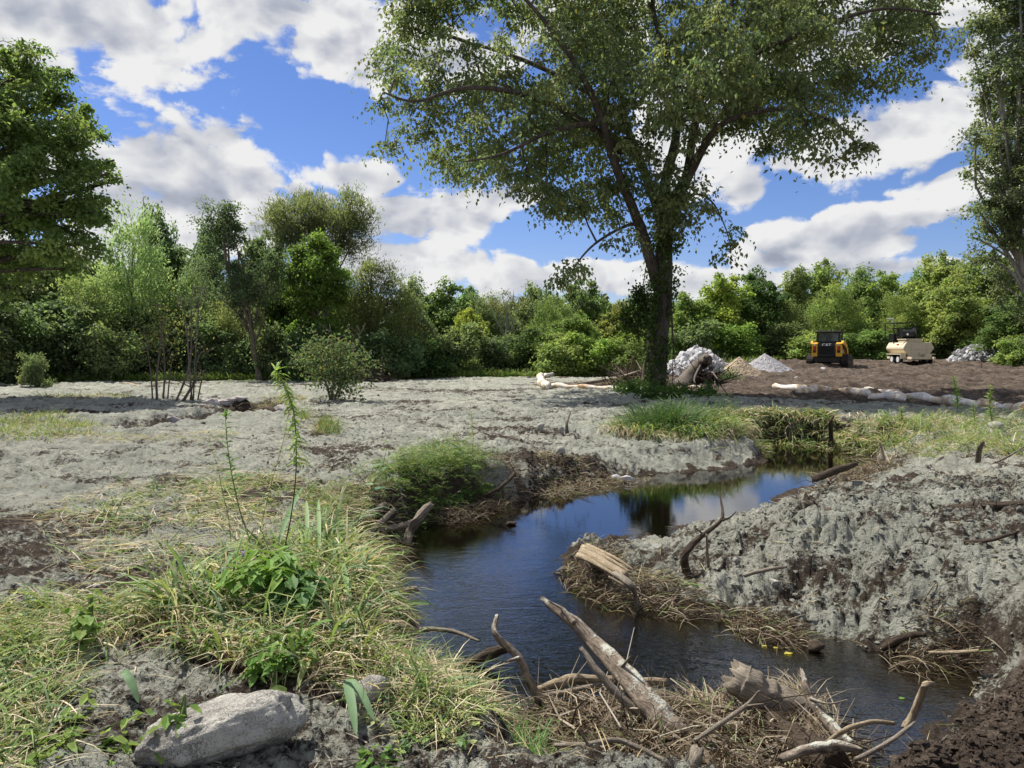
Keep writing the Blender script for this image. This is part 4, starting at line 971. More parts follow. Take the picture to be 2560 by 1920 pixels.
def foreground_grass():
    rs = np.random.RandomState(5)
    mb = MB()
    mat_poly = [(60,1130),(180,1070),(330,1030),(500,1020),(640,1040),(760,1090),(830,1150),(800,1230),(760,1290),(700,1340),(560,1330),(420,1300),(250,1290),(120,1230)]
    core2 = [(190,1110),(330,1050),(560,1040),(740,1100),(810,1160),(790,1250),(700,1330),(420,1290),(260,1240)]
    for hd in (.2, 2.6, -.9, 1.5):
        grass_patch(mb, mat_poly, 800, rs, .82, (.12, .5), (.004, .011), (1.1, 1.5), .22, zoff=.02 + .015 * hd, head=(hd, .5), gpal=GR2, spal=STR2, gaps=.12)
    grass_patch(mb, core2, 2400, rs, .7, (.15, .45), (.005, .017), (.9, 1.5), .5, zoff=.03, clump=.14, gpal=GR2, spal=STR2, gaps=.12)
    grass_patch(mb, core2, 700, rs, .3, (.12, .30), (.008, .02), (.5, 1.4), 1.1, gpal=GR2, spal=STR2, gaps=.12)
    grass_patch(mb, [(120,1110),(330,1035),(560,1030),(700,1070),(690,1130),(400,1120),(200,1150)], 1300, rs, .35, (.06, .2), (.005, .017), (.4, 1.4), .6, gpal=GR2, spal=STR2, gaps=.12)
    shoots(mb, [(180,1120),(330,1045),(560,1035),(720,1080),(700,1150),(420,1150),(260,1200)], 150, rs, (.08, .22), .045, .014, 12, GR2, (.3, 1.3))
    shoots(mb, core2, 70, rs, (.12, .3), .06, .02, 12, GR2, (.3, 1.2))
    stuff('lodged_grass', mb, 'grass', 'mat of flattened straw and green grass on the near left bank', 'grass')
    mb = MB()
    core = [(330,1300),(480,1240),(640,1210),(760,1230),(800,1290),(830,1370),(800,1440),(700,1480),(560,1470),(440,1440),(340,1380)]
    grass_patch(mb, core, 1900, rs, .5, (.22, .52), (.008, .028), (.1, 1.3), 1.6, seg=4, gpal=GR2, spal=STR2)
    grass_patch(mb, core, 1700, rs, .8, (.15, .45), (.004, .012), (.6, 1.5), .9, zoff=.08, seg=4, gpal=GR2, spal=STR2)
    grass_patch(mb, core, 420, rs, .15, (.3, .56), (.016, .030), (.1, 1.0), 1.9, seg=4, gpal=GR2, spal=STR2, clump=.05)
    grass_patch(mb, [(640,1200),(780,1180),(850,1250),(840,1330),(740,1350),(650,1300)], 1100, rs, .5, (.3, .62), (.007, .026), (.1, 1.2), 1.8, seg=4, gpal=GR2, spal=STR2)
    grass_patch(mb, [(330,1290),(480,1230),(640,1190),(780,1210),(820,1300),(760,1400),(500,1420),(360,1370)], 110, rs, .25, (.4, .72), (.014, .030), (.0, .8), 1.0, seg=4, gpal=[(.20, .29, .12), (.16, .26, .09), (.24, .33, .15)], spal=STR2)
    shoots(mb, [(420,1330),(560,1290),(740,1310),(760,1420),(600,1470),(440,1430)], 80, rs, (.15, .38), .08, .028, 12, GR2, (.2, 1.1), 1.3)
    # hanging over the edge towards the camera
    le = [(-40,1330),(120,1300),(300,1290),(340,1350),(250,1400),(60,1420),(-60,1440)]
    grass_patch(mb, le, 1500, rs, .68, (.2, .5), (.004, .016), (.4, 1.4), 1.5, seg=4, head=(-1.6, 1.2), gpal=GR2, spal=STR2)
    grass_patch(mb, [(-60,1400),(150,1380),(170,1480),(110,1600),(60,1700),(-80,1700)], 1700, rs, .55, (.12, .4), (.004, .014), (.6, 1.5), 1.0, seg=4, gpal=GR2, spal=STR2)
    shoots(mb, le, 60, rs, (.15, .35), .06, .026, 12, GR2, (.3, 1.3), 1.5)
    shoots(mb, [(-40,1420),(150,1400),(130,1520),(-60,1600)], 40, rs, (.12, .28), .05, .022, 11, GR2, (.4, 1.4), 1.2)
    stuff('tall_grass', mb, 'grass', 'thick tuft of long green and straw reed grass on the near left bank', 'grass')
    mb = MB()
    bk = [(700,1430),(830,1380),(930,1420),(1000,1490),(1090,1540),(980,1580),(850,1540),(740,1500)]
    grass_patch(mb, bk, 2600, rs, .75, (.10, .40), (.004, .012), (.8, 1.5), .5, zoff=.02, gpal=GR2, spal=STR2)
    grass_patch(mb, bk, 700, rs, .3, (.10, .28), (.005, .014), (.2, 1.2), 1., gpal=GR2, spal=STR2)
    shoots(mb, bk, 60, rs, (.08, .2), .05, .022, 10, GR2, (.3, 1.2))
    grass_patch(mb, [(860,1540),(1000,1500),(1060,1560),(980,1620),(860,1600)], 800, rs, .45, (.06, .2), (.004, .011), (.5, 1.5), .7, gpal=GR2, spal=STR2)
    shoots(mb, [(780,1530),(1000,1520),(1080,1600),(980,1650),(800,1640)], 45, rs, (.06, .14), .04, .022, 8, GR2, (.5, 1.3))
    stuff('bank_grass', mb, 'grass', 'straw-coloured grass lying over the low bank right of the boulder', 'grass')
    mb = MB()
    grass_patch(mb, [(1110,1580),(1160,1560),(1220,1580),(1225,1630),(1150,1659),(1100,1640)], 420, rs, .15, (.12, .28), (.004, .008), (.0, .9), .9, clump=.04, seg=4, gpal=[(.16, .30, .09), (.20, .34, .12), (.13, .25, .08)])
    tag(link('grass_tuft', mb.mesh('grass_tuft', M['grass'])), 'bright fresh green grass tuft at the bottom centre of the near bank', 'grass tuft')
foreground_grass()

def mid_grass():
    rs = np.random.RandomState(15)
    mb = MB(); B = [(.07, .15, .03), (.11, .21, .05), (.15, .25, .07)]
    bp = [(790,1045),(860,985),(930,968),(960,960),(1010,968),(1062,1010),(1075,1050),(1040,1070),(980,1098),(880,1100),(810,1090)]
    shoots(mb, bp, 300, rs, (.08, .34), .075, .011, 20, [(.12, .20, .05), (.15, .23, .06), (.08, .14, .035), (.24, .30, .09)], (.1, 1.2), 1.4)
    shoots(mb, [(700,1080),(860,1000),(1000,965),(1060,1000),(1000,1060),(800,1110)], 90, rs, (.25, .6), .09, .013, 18, [(.15, .24, .06), (.22, .30, .09)], (.3, 1.2), .9)
    grass_patch(mb, bp, 900, rs, .35, (.15, .40), (.005, .012), (.2, 1.3), 1.6, seg=4, gpal=GR2, spal=STR2)
    shoots(mb, [(830,1030),(960,1000),(1040,1010),(1065,1050),(980,1085),(850,1085)], 300, rs, (.15, .5), .085, .013, 20, [(.09, .15, .04), (.13, .21, .055), (.20, .26, .08), (.07, .12, .03)], (.2, 1.5), 1.5, head=(-1.2, 1.3))
    shoots(mb, [(900,1075),(1000,1075),(1050,1050),(1060,1075),(990,1100),(900,1100)], 110, rs, (.15, .35), .07, .011, 18, [(.12, .21, .05), (.15, .26, .06)], (.9, 1.8), 1.0)
    tag(link('bank_plants', mb.mesh('bank_plants', M['grass'])), 'dense bright green clump of leafy plants overhanging the left bank of the bend', 'plants', kind='stuff')
    mb = MB()
    bw = [(640,1080),(720,1060),(820,1060),(860,1120),(860,1180),(800,1230),(760,1180),(700,1130)]
    grass_patch(mb, bw, 1500, rs, .6, (.12, .36), (.004, .012), (.4, 1.5), 1.2, seg=4, gpal=GR2, spal=STR2)
    shoots(mb, bw, 200, rs, (.12, .34), .06, .012, 16, GR2, (.2, 1.3), 1.3)
    stuff('bank_weeds', mb, 'grass', 'tangled green weeds and straw between the tall grass and the bright clump', 'weeds')
    mb = MB()
    # far bank
    fb = [(1310,935),(1420,915),(1560,905),(1700,912),(1850,918),(1960,925),(1980,975),(1870,965),(1800,955),(1680,950),(1520,950),(1420,938),(1320,935)]
    grass_patch(mb, fb, 7500, rs, .5, (.22, .58), (.012, .030), (.2, 1.4), 1.5, clump=.25, seg=3, gpal=GR2, spal=STR2)
    grass_patch(mb, [(1290,935),(1420,945),(1520,955),(1700,956),(1850,962),(1860,970),(1700,962),(1400,950)], 2600, rs, .6, (.35, .8), (.012, .03), (.5, 1.3), 1.6, head=(-1.5, .5), gpal=GR2, spal=STR2)
    grass_patch(mb, [(1370,915),(1480,905),(1500,925),(1490,945),(1390,940)], 1800, rs, .05, (.4, .8), (.014, .03), (.0, .9), 1.4, clump=.2, gpal=[(.05, .10, .03), (.08, .15, .045)])
    grass_patch(mb, [(1900,925),(2050,905),(2212,915),(2300,940),(2300,985),(2120,990),(1960,985)], 4200, rs, .5, (.15, .55), (.008, .02), (.2, 1.4), 1.2, clump=.2, gpal=GR2, spal=STR2)
    grass_patch(mb, [(1900,960),(2000,940),(2212,960),(2212,985),(2000,1000)], 1300, rs, .3, (.1, .3), (.006, .014), (.4, 1.4), 1., gpal=[(.25, .34, .10), (.21, .29, .08)])
    n = 3400; i = rs.rand(n) * 2.9; k = i.astype(int); fr = (i - k)[:, None]; q = CH_XY[k] * (1 - fr) + CH_XY[k + 1] * fr; q[:, 1] += .05 + .75 * rs.rand(n) ** 1.3
    z = np.maximum(terrain(q[:, 0], q[:, 1]), -.35); iS = rs.rand(n) < .35
    V, F, C = blades(np.c_[q, z], -1.5 + 1.1 * rs.randn(n), .5 + .9 * rs.rand(n), .15 + .4 * rs.rand(n) ** 1.5, .012 + .018 * rs.rand(n), np.where(iS[:, None], pick(STR2, n, rs), pick(GR2, n, rs)), rs, 1.5, 4); mb.add(V, F, None, C)
    shoots(mb, [(1960,930),(2060,895),(2212,905),(2260,940),(2200,960),(2000,960)], 150, rs, (.15, .42), .08, .018, 16, GR2, (.0, 1.1), .8, stemr=.003)
    shoots(mb, [(1500,910),(1560,890),(1600,900),(1560,930)], 40, rs, (.3, .7), .10, .022, 18, [(.08, .15, .05)], (.0, .7), .6, stemr=.004)
    stuff('far_bank_grass', mb, 'grass', 'strip of long green and straw grass along the far bank behind the pool', 'grass')
    mb = MB()
    grass_patch(mb, [(-60,930),(80,895),(170,915),(200,945),(120,955),(-60,965)], 3500, rs, .45, (.10, .35), (.008, .018), (.1, 1.2), 1.1, clump=.25, gpal=[(.22, .30, .08), (.16, .24, .06)])
    stuff('creek_grass', mb, 'grass', 'patch of yellow-green grass beside the small creek at the left edge', 'grass')
    mb = MB()
    grass_patch(mb, [(170,940),(280,948),(380,942),(440,935),(520,945),(430,962),(280,965),(150,960)], 1500, rs, .85, (.12, .35), (.007, .015), (1.0, 1.5), .3)
    grass_patch(mb, [(500,880),(600,862),(640,862),(640,880),(560,880)], 800, rs, .75, (.2, .5), (.01, .02), (.5, 1.3), .9, clump=.3)
    grass_patch(mb, [(60,860),(180,856),(290,862),(290,868),(100,868)], 900, rs, .7, (.2, .45), (.012, .022), (.5, 1.3), .7)
    grass_patch(mb, [(680,940),(700,915),(735,935),(735,945)], 420, rs, .35, (.2, .45), (.008, .015), (.1, .8), .8)
    grass_patch(mb, [(650,905),(665,900),(665,915),(650,915)], 160, rs, .35, (.2, .45), (.008, .015), (.1, .8), .8)
    stuff('straw_drifts', mb, 'grass', 'straw drifts along the small creek on the left', 'straw')
    mb = MB()
    for a, b, n in ((-300, 420, 6000), (420, 900, 3800), (900, 1400, 3500), (1400, 2500, 4500)):
        xs = a + (b - a) * rs.rand(n); Yb = np.interp(xs, [-300, 400, 700, 900, 1200, 1400, 1700, 2212, 2600], [38.5, 39.5, 41, 44, 45.5, 46, 57, 58, 50]) + rs.rand(n) ** 2 * 4.5 - .6
        x = (xs - CX) / FP * Yb; z = terrain(x, Yb)
        V, F, C = blades(np.c_[x, Yb, z], rs.rand(n) * 6.28, rs.rand(n) * .9, .25 + .4 * rs.rand(n), .03 + .03 * rs.rand(n), pick([(.16, .27, .05), (.12, .2, .04), (.20, .30, .07), (.24, .26, .10)], n, rs), rs, 1.0, 3); mb.add(V, F, None, C)
    stuff('wood_edge_grass', mb, 'grass', 'bright green strip of grass along the foot of the wood', 'grass')
    # plants round the foot of the maple
    mb = MB()
    for (a, b, r, n) in ((1370,850,26,700),(1412,862,30,800),(1455,860,24,500),(1340,845,18,350),(1520,862,20,600),(1530,850,14,400),(1475,850,20,350),(1570,822,26,500),(1600,805,18,300),(1375,835,16,300)):
        h = hit(a, b + 4); px = FP / h.y; q = np.array(h) + rs.randn(n, 3) * np.array([r, r * .8, r * .55]) / px * .6; q[:, 2] = terrain(q[:, 0], q[:, 1]) + np.abs(rs.randn(n)) * r / px * .55
        V, F, C = leaf_cards(q, rs.randn(n, 3), rs.randn(n, 3) * .5 + np.array([0, 0, 1.]), .12, .06, jit((.065, .12, .03), n, rs, .35)); mb.add(V, F, None, C)
    stuff('undergrowth', mb, 'leaf', 'low leafy green undergrowth round the foot of the lone maple', 'undergrowth')
mid_grass()

# individual tall weeds and reeds
def weed(label, dx, dy, path, pairs, ln, wd, col, lean=-.2, name='tall_weed', cat='weed', stem=.006, z=None, span=(.25, 1), stemcol=(.16, .17, .07), alternate=True, top=None, Yd=None):
    h = hit(dx, dy) if z is None else P(dx, dy, z); O = np.array(h); 
    if z is None: O[2] = gz(O[0], O[1])
    def W(a, b, dep=0.): return np.array(PY(a, b, O[1] + dep)) - O
    rs = np.random.RandomState(hash_(label)); r = empty(name, tuple(O), label, cat)
    p = np.array([(0, 0, -.03)] + [W(*q) for q in path]); n = len(p)
    mb = MB(); V, F, f3 = tube_arr(p, np.linspace(stem, stem * .35, n), 6, .05, 1, True, 5); mb.add(V, F, f3, stemcol); link('stem', mb.mesh('stem', M['grass'], True), r)
    mb = MB()
    pairs = int(pairs * 1.4); wd = wd * 1.15; ln = ln * .85
    for k in range(pairs):
        t = span[0] + (span[1] - span[0]) * (k / max(pairs - 1, 1)); q = np.array([np.interp(t * (n - 1), range(n), p[:, c]) for c in range(3)])
        a = k * 2.4 + rs.rand() * .6; s = (1.1 - .45 * t) * (.8 + .4 * rs.rand())
        m = 1
        P0 = q[None]; 
        V, F, C = blades(P0, np.array([a]), np.array([.7 + .5 * rs.rand() + lean]), np.array([ln * s]), np.array([wd * s]), jit(col, 1, rs, .2), rs, 1.0, 4); mb.add(V, F, None, C)
    if top:
        for k in range(top):
            V, F, C = blades(p[-1:][:1], np.array([rs.rand() * 6.28]), np.array([.2 + .9 * rs.rand()]), np.array([ln * .7]), np.array([wd * .7]), jit(tuple(c * 1.3 for c in col), 1, rs, .2), rs, .6, 4); mb.add(V, F, None, C)
    link('leaves', mb.mesh('leaves', M['grass']), r)
    return r
G1, G2, G3 = (.12, .22, .05), (.20, .29, .06), (.16, .26, .13)
weed('tall green goldenrod with a pale leafy tip, left of the tallest weed', 545, 1215, [(537,1160),(520,1110),(508,1060),(498,1010),(490,950),(487,900)], 34, .13, .020, G1, .1, span=(.45, 1), top=10)
weed('tallest drooping weed with hanging yellow-green leaves in the near left', 605, 1290, [(612,1200),(628,1120),(638,1040),(640,960),(634,890),(618,840),(596,800)], 90, .15, .018, (.26, .36, .09), .8, span=(.5, 1), top=6, stem=.0055, stemcol=(.10, .08, .04))
weed('thin pale weed leaning beside the goldenrod', 500, 1180, [(494,1120),(480,1060),(468,1000),(452,960)], 22, .09, .014, (.25, .30, .12), .2, span=(.4, 1), stem=.004)
weed('yellow vine-draped stem leaning left of the tallest weed', 560, 1150, [(575,1090),(590,1030),(610,960),(625,890)], 44, .07, .012, (.32, .34, .12), .6, span=(.2, 1), stem=.004)
weed('grey-green reed with two broad blades standing up beside the bright bank clump', 760, 1190, [(775,1120),(800,1060),(825,1010),(838,955)], 6, .26, .030, G3, .4, 'reed', 'reed', span=(.5, 1), stem=.005, stemcol=(.2, .26, .12))
weed('small slim weed with yellow tips growing behind the bright bank clump', 1018, 990, [(1022,950),(1020,915),(1018,888)], 26, .12, .018, (.24, .30, .09), .2, span=(.3, 1), stem=.005)
weed('feathery green weed standing on the far bank at right', 2066, 905, [(2068,870),(2064,840),(2060,815)], 40, .22, .035, (.14, .24, .05), -.2, span=(.2, 1), stem=.012)
weed('second feathery weed close right of the far bank sock', 2150, 935, [(2140,895),(2138,860),(2142,835)], 34, .2, .035, (.17, .25, .06), .0, span=(.2, 1), stem=.01)
weed('small tree-like green weed in front of the maple roots', 1530, 880, [(1532,850),(1530,835),(1528,822)], 44, .22, .05, (.06, .12, .04), .1, span=(.1, 1), stem=.012)
weed('small upright weed at the near end of the far bank grass', 1950, 925, [(1948,900),(1946,880)], 24, .16, .03, (.18, .26, .07), .0, span=(.2, 1), stem=.01)
weed('thin weed over the sock at the right edge', 2105, 925, [(2104,895),(2103,870)], 22, .16, .03, (.18, .27, .07), .0, span=(.2, 1), stem=.01)
weed('fern-like arching willow shoot over the top of the bright bank clump', 1010, 1000, [(1000,975),(975,958),(940,955),(905,968)], 30, .12, .022, (.12, .22, .08), .9, 'arching_shoot', 'shoot', span=(.3, 1), stem=.005)
weed('long shoot with yellow-green leaflets reaching over the water at left', 720, 1250, [(760,1225),(800,1208),(850,1195),(885,1186)], 40, .10, .014, (.20, .30, .08), 1.0, 'arching_shoot', 'shoot', span=(.1, 1), stem=.004)
# broad reed blades of the foreground, each its own blade
REEDS = [('broad grey-green reed blade leaning over the tuft, upper left', 510,1190,(470,1270),.016,G3), ('broad reed blade crossing the middle of the tall grass', 600,1180,(655,1050),.018,G3),('pale reed blade standing right of the middle of the tuft', 665,1180,(662,1080),.016,(.24,.34,.16)),('pale reed blade second from the right in the tuft', 690,1190,(688,1080),.016,(.24,.34,.16)),
 ('bright reed blade bending down at the right of the tuft', 735,1210,(760,1320),.02,(.2,.32,.12)),('long reed blade hanging towards the boulder', 690,1400,(640,1490),.020,(.26,.32,.12)),('reed blade lying across the boulder top', 620,1490,(540,1560),.02,(.24,.33,.10)),('grey-green reed blade lying left of the boulder', 260,1455,(300,1520),.02,G3),
 ('split reed blade standing right of the boulder, left half', 745,1470,(770,1590),.022,G3),('split reed blade standing right of the boulder, right half', 745,1470,(810,1560),.020,G3),('yellow dry leaf hanging in the middle of the tuft', 700,1130,(720,1200),.014,(.55,.45,.25)),('broad green blade sweeping right over the straw bank', 640,1400,(720,1340),.018,G1)]
def reeds():
    for lb, ax, ay, (bx, by), w, c in REEDS:
        A = P(ax, ay, .22 if ay < 1380 else .12); B = P(bx, by, (.42 if by < ay else .1) if by < 1440 else .03)
        rs = np.random.RandomState(hash_(lb)); mid = (A + B) / 2 + Vector((0, 0, .05)); pts = np.array([A, (A + mid) / 2 + Vector((0, 0, .02)), mid, (mid + B) / 2 + Vector((0, 0, .01)), B]); t = np.linspace(0, 4, 13)
        q = np.stack([np.interp(t, range(5), pts[:, k]) for k in range(3)], 1); T = np.gradient(q, axis=0); T /= np.linalg.norm(T, axis=1)[:, None]
        S_ = np.cross(T, np.array([.2, -.6, .7])); S_ /= np.linalg.norm(S_, axis=1)[:, None]; ww = w * np.sin(np.clip(t / 4 * .93 + .07, 0, 1) * PI) ** .6
        N_ = np.cross(S_, T)
        V = np.stack([q + S_ * ww[:, None], q - N_ * ww[:, None] * .3, q - S_ * ww[:, None]], 1).reshape(-1, 3) - np.array(A)
        i = np.arange(12)[:, None] * 3; j = np.arange(2)[None, :]; F = np.stack([i + j, i + j + 1, i + 3 + j + 1, i + 3 + j], -1).reshape(-1, 4)
        mb = MB(); mb.add(V, F, None, c); o = link('reed', mb.mesh('reed', M['grass'], True), None, A); tag(o, lb, 'reed', 'single broad reed blades')
reeds()
# broad-leaved plants in the tuft
def leafy(label, dx, dy, n, R, hgt, ln, wd, col, zz=None, name='leafy_plant', hang=False):
    A = P(dx, dy, zz if zz is not None else .1); A.z = gz(A.x, A.y) if zz is None else zz
    rs = np.random.RandomState(hash_(label)); r = empty(name, tuple(A), label, 'plant'); sm = MB(); lm = MB()
    for k in range(n):
        a = rs.rand() * 6.28; d = rs.rand() ** .6 * R
        e = np.array([math.cos(a) * d, math.sin(a) * d, hgt * (.4 + .6 * rs.rand()) * (1 if not hang else 1)])
        if hang: e = np.array([math.cos(a) * R * .3, -abs(math.sin(a)) * R * .5 - .05, -hgt * (k + 1) / n])
        V, F, f3 = tube_arr([(0, 0, 0), e * np.array([.4, .4, .7]), e], [.004, .003, .002], 4); sm.add(V, F, f3, (.16, .22, .07))
        m = 5; q = e + rs.randn(m, 3) * .03; D = np.stack([np.cos(np.arange(m) * 1.3 + a), np.sin(np.arange(m) * 1.3 + a), -.25 + 0 * np.arange(m)], 1)
        # six-cornered leaf
        for i in range(m):
            s = .6 + .6 * rs.rand(); d_ = D[i] / np.linalg.norm(D[i]); S_ = np.cross(d_, (0, 0, 1.)); S_ /= np.linalg.norm(S_); N_ = np.cross(S_, d_)
            L_, w_ = ln * s, wd * s; b = q[i]
            Vv = [b, b + d_ * L_ * .3 + S_ * w_ * .5 + N_ * .006, b + d_ * L_ * .65 + S_ * w_ * .38 - N_ * .004, b + d_ * L_ - N_ * L_ * .2, b + d_ * L_ * .65 - S_ * w_ * .38 - N_ * .004, b + d_ * L_ * .3 - S_ * w_ * .5 + N_ * .006, b + d_ * L_ * .5 - N_ * .01]
            lm.add(Vv, None, [(0, 1, 6), (1, 2, 6), (2, 3, 6), (3, 4, 6), (4, 5, 6), (5, 0, 6)], jit(col, 7, rs, .1))
    link('stems', sm.mesh('stems', M['grass']), r); link('leaves', lm.mesh('leaves', M['grass']), r)
leafy('nettle-like plant with broad toothed leaves in the middle of the tall grass', 560, 1270, 30, .22, .18, .13, .055, (.16, .28, .05), .22)
leafy('dark broad-leaved plant right of the middle in the tall grass', 640, 1290, 16, .14, .12, .14, .08, (.09, .18, .05), .2)
leafy('low leafy green plant behind the boulder', 590, 1450, 26, .22, .16, .08, .045, (.13, .24, .05), .02)
leafy('trailing bindweed with heart-shaped leaves hanging at the left of the tuft', 200, 1290, 16, .12, .34, .07, .055, (.17, .27, .06), .30, 'bindweed', True)
leafy('second bindweed trail low at the left edge', 90, 1420, 20, .25, .10, .07, .05, (.14, .24, .05), .0, 'bindweed')
leafy('small trailing plant left of the boulder', 400, 1500, 12, .10, .30, .08, .045, (.17, .27, .06), .22, 'trailing_plant', True)
leafy('low weed with round leaves right of the boulder', 800, 1590, 12, .12, .06, .06, .05, (.14, .26, .06), None)
leafy('leafy stem trail at the bottom left corner', 150, 1560, 22, .3, .05, .07, .04, (.22, .32, .08), None)
def flower():
    A = P(526, 1205, .42); r = empty('wildflower', tuple(A), 'tiny purple wildflower standing in the middle of the tall grass', 'flower'); mb = MB()
    V, F, f3 = tube_arr([(0.02, 0, -.25), (.01, 0, -.1), (0, 0, 0)], [.002] * 3, 4); mb.add(V, F, f3, (.12, .2, .05)); link('stem', mb.mesh('stem', M['grass']), r); mb = MB()
    for k in range(26):
        V, F, C = leaf_cards(np.array([[math.cos(k * 2.4) * .01, math.sin(k * 2.4) * .01, k * .0016]]), np.array([[math.cos(k * 2.4), math.sin(k * 2.4), .3]]), np.array([[0, 0, 1.]]), .022, .012, np.array([(.33, .25, .48)])); mb.add(V, F, None, C)
    link('petals', mb.mesh('petals', M['grass']), r)
flower()

# ------------------------------------------------------------------ stones
M['ground'] = bpy.data.materials['ground_soil']
def stone_mat(name, c0, c1, sc=9, coat=None):
    m, nt, b = mat(name, .9, .15); n = NT(nt); L = nt.links; o = n.obj()
    t = n.noise(sc, 7, .68, o); u = n.noise(sc * 6, 5, .7, o); f = n.m('ADD', n.m('MULTIPLY', t, .6), n.m('MULTIPLY', u, .4))
    c = n.ramp(f, [(.35, c0), (.65, c1)])
    if coat:
        k = n.m('MULTIPLY', n.m('SUBTRACT', n.m('ADD', n.m('MULTIPLY', n.noise(3.5, 3, .6, o), .8), n.m('MULTIPLY', n.noise(60, 6, .85, o, 2.0), 1.6)), 1.15), 7.0, True)
        c = n.mix(k, c, coat)
    L.new(n.mix(1.0, c, n.attr().outputs['Color'], 'MULTIPLY'), b.inputs['Base Color']); L.new(n.bump(f, 1.0, .05), b.inputs['Normal']); return m
M['boulder'] = stone_mat('boulder_stone', (.12, .112, .102), (.27, .255, .23), 7, (.50, .485, .43))
M['rock'] = stone_mat('pile_rock', (.40, .40, .41), (.66, .66, .66), 2.5)
M['rock_coated'] = stone_mat('coated_stone', (.26, .25, .22), (.5, .49, .43), 14)
def stone(label, dx, dy, size, seed, z=None, m='rock_coated', sub=3, name='stone', cat='stone', rz=0., am=.3, group=None, bury=.3):
    h = hit(dx, dy) if z is None else P(dx, dy, z); zz = gz(h.x, h.y) if z is None else z
    v, f = rock_arr(sub, seed, size, am); mb = MB(); mb.add(v + np.array([0, 0, size[2] * (1 - bury)]), None, f)
    o = link(name, mb.mesh(name, M[m], True), None, (h.x, h.y, zz)); o.rotation_euler = (0, 0, rz); return tag(o, label, cat, group)
def boulder():
    h = P(452, 1632, .0); v, f = ico(5); w = v.copy()
    for n_, hh in (((-.12, .05, 1), .66), ((.12, -1, .0), .74), ((-1, -.1, .15), .86), ((1, -.1, .3), .90), ((.15, -.8, -1), .58), ((-.7, -.7, -.4), .74), ((-.2, -.75, .7), .84), ((.6, .5, 1), .86)):
        q = np.array(n_, float); q /= np.linalg.norm(q); e = w @ q - hh; w = w - np.outer(np.maximum(e, 0), q) * .88
    w = w * (1 + .10 * n3(v, 3, 1.9) + .06 * n3(v, 8, 5) + .045 * n3(v, 9, 14) + .028 * n3(v, 19, 36))[:, None] * np.array([.345, .215, .17])
    w[:, 2] += w[:, 0] * .20
    mb = MB(); mb.add(w, None, f); o = link('boulder', mb.mesh('boulder', M['boulder'], True), None, (h.x, h.y + .08, gz(h.x, h.y) + .075)); o.rotation_euler = (math.radians(-4), 0, math.radians(6))
    tag(o, 'large flat boulder spattered with pale fibre at the bottom left', 'boulder')
boulder()
stone('small coated stone half buried right of the boulder', 795, 1515, (.11, .08, .07), 3, m='boulder')
stone('pale upright stone on the peninsula edge, left one of the pair', 1168, 940, (.10, .05, .11), 11, sub=2)
stone('pale pointed stone on the peninsula edge, right one of the pair', 1214, 938, (.08, .05, .09), 12, sub=2)
stone('pale pointed stone standing on the peninsula slope', 1212, 992, (.09, .06, .10), 14, sub=2)
stone('white stone at the water line of the peninsula, larger one', 1354, 1040, (.13, .09, .06), 15, z=ZW + .01, sub=3, m='rock')
stone('white stone at the water line of the peninsula, smaller one', 1330, 1036, (.08, .07, .05), 16, z=ZW + .03, sub=3, m='rock')
stone('dark round stump-like stone among the far bank grass', 2154, 940, (.16, .14, .13), 17, m='rock_coated', sub=2)
stone('dark wet stone standing in the shallow water at the right', 1762, 1405, (.06, .05, .05), 18, z=ZW, m='wood_dark', sub=3)
stone('mossy stone at the tip of the debris spit', 1105, 1134, (.07, .05, .03), 19, z=ZW, m='wood_dark', sub=2)
ORD = 'first second third fourth fifth sixth seventh eighth ninth tenth eleventh twelfth thirteenth fourteenth fifteenth sixteenth seventeenth eighteenth nineteenth twentieth twenty-first twenty-second twenty-third twenty-fourth twenty-fifth twenty-sixth twenty-seventh twenty-eighth twenty-ninth thirtieth thirty-first thirty-second thirty-third thirty-fourth'.split()
CREEK = ['pale stone %s' % t for t in ('right of the saplings above the creek pool', 'second right of the saplings above the creek pool', 'third right of the saplings, uppermost above the creek pool', 'fourth right of the saplings above the creek pool', 'close to the left tip of the creek pool',
         'on the upper left shore of the creek pool', 'in the middle of the upper shore of the creek pool', 'just right of the saplings, nearest to the small creek', 'at the right end of the creek pool', 'by itself between creek pool and round grass tuft')]
def riprap():
    rs = np.random.RandomState(9); meshes = []
    for k in range(6):
        v, f = rock_arr(2, 40 + k, (.30, .24, .17), .3); mb = MB(); mb.add(v, None, f, (.72, .66, .62)); meshes.append(mb.mesh('riprap_stone', M['rock'], False))
    k = 0
    for i in range(30):
        dx = 226 + i * 5.2; dy = 926 - i * .5 + rs.randn() * 3.2
        h = P(dx, dy, -.12); o = link('riprap_stone', meshes[i % 6], None, (h.x, h.y, gz(h.x, h.y) + .03)); s = .42 + .42 * rs.rand(); o.scale = (s, s, s); o.rotation_euler = (rs.randn() * .3, rs.randn() * .3, rs.rand() * 6)
        tag(o, ORD[i] + ' stone from the left in the pale row along the small creek', 'stone', 'pale stones lining the small creek')
    for i, (dx, dy) in enumerate(((447,872),(456,878),(462,868),(476,872),(482,880),(500,872),(520,870),(440,880),(608,888),(655,890))):
        h = hit(dx, dy); o = link('creek_stone', meshes[i % 6], None, (h.x, h.y, gz(h.x, h.y))); s = .6 + .4 * rs.rand(); o.scale = (s, s, s); tag(o, CREEK[i], 'stone', 'pale stones at the creek pool')
riprap()
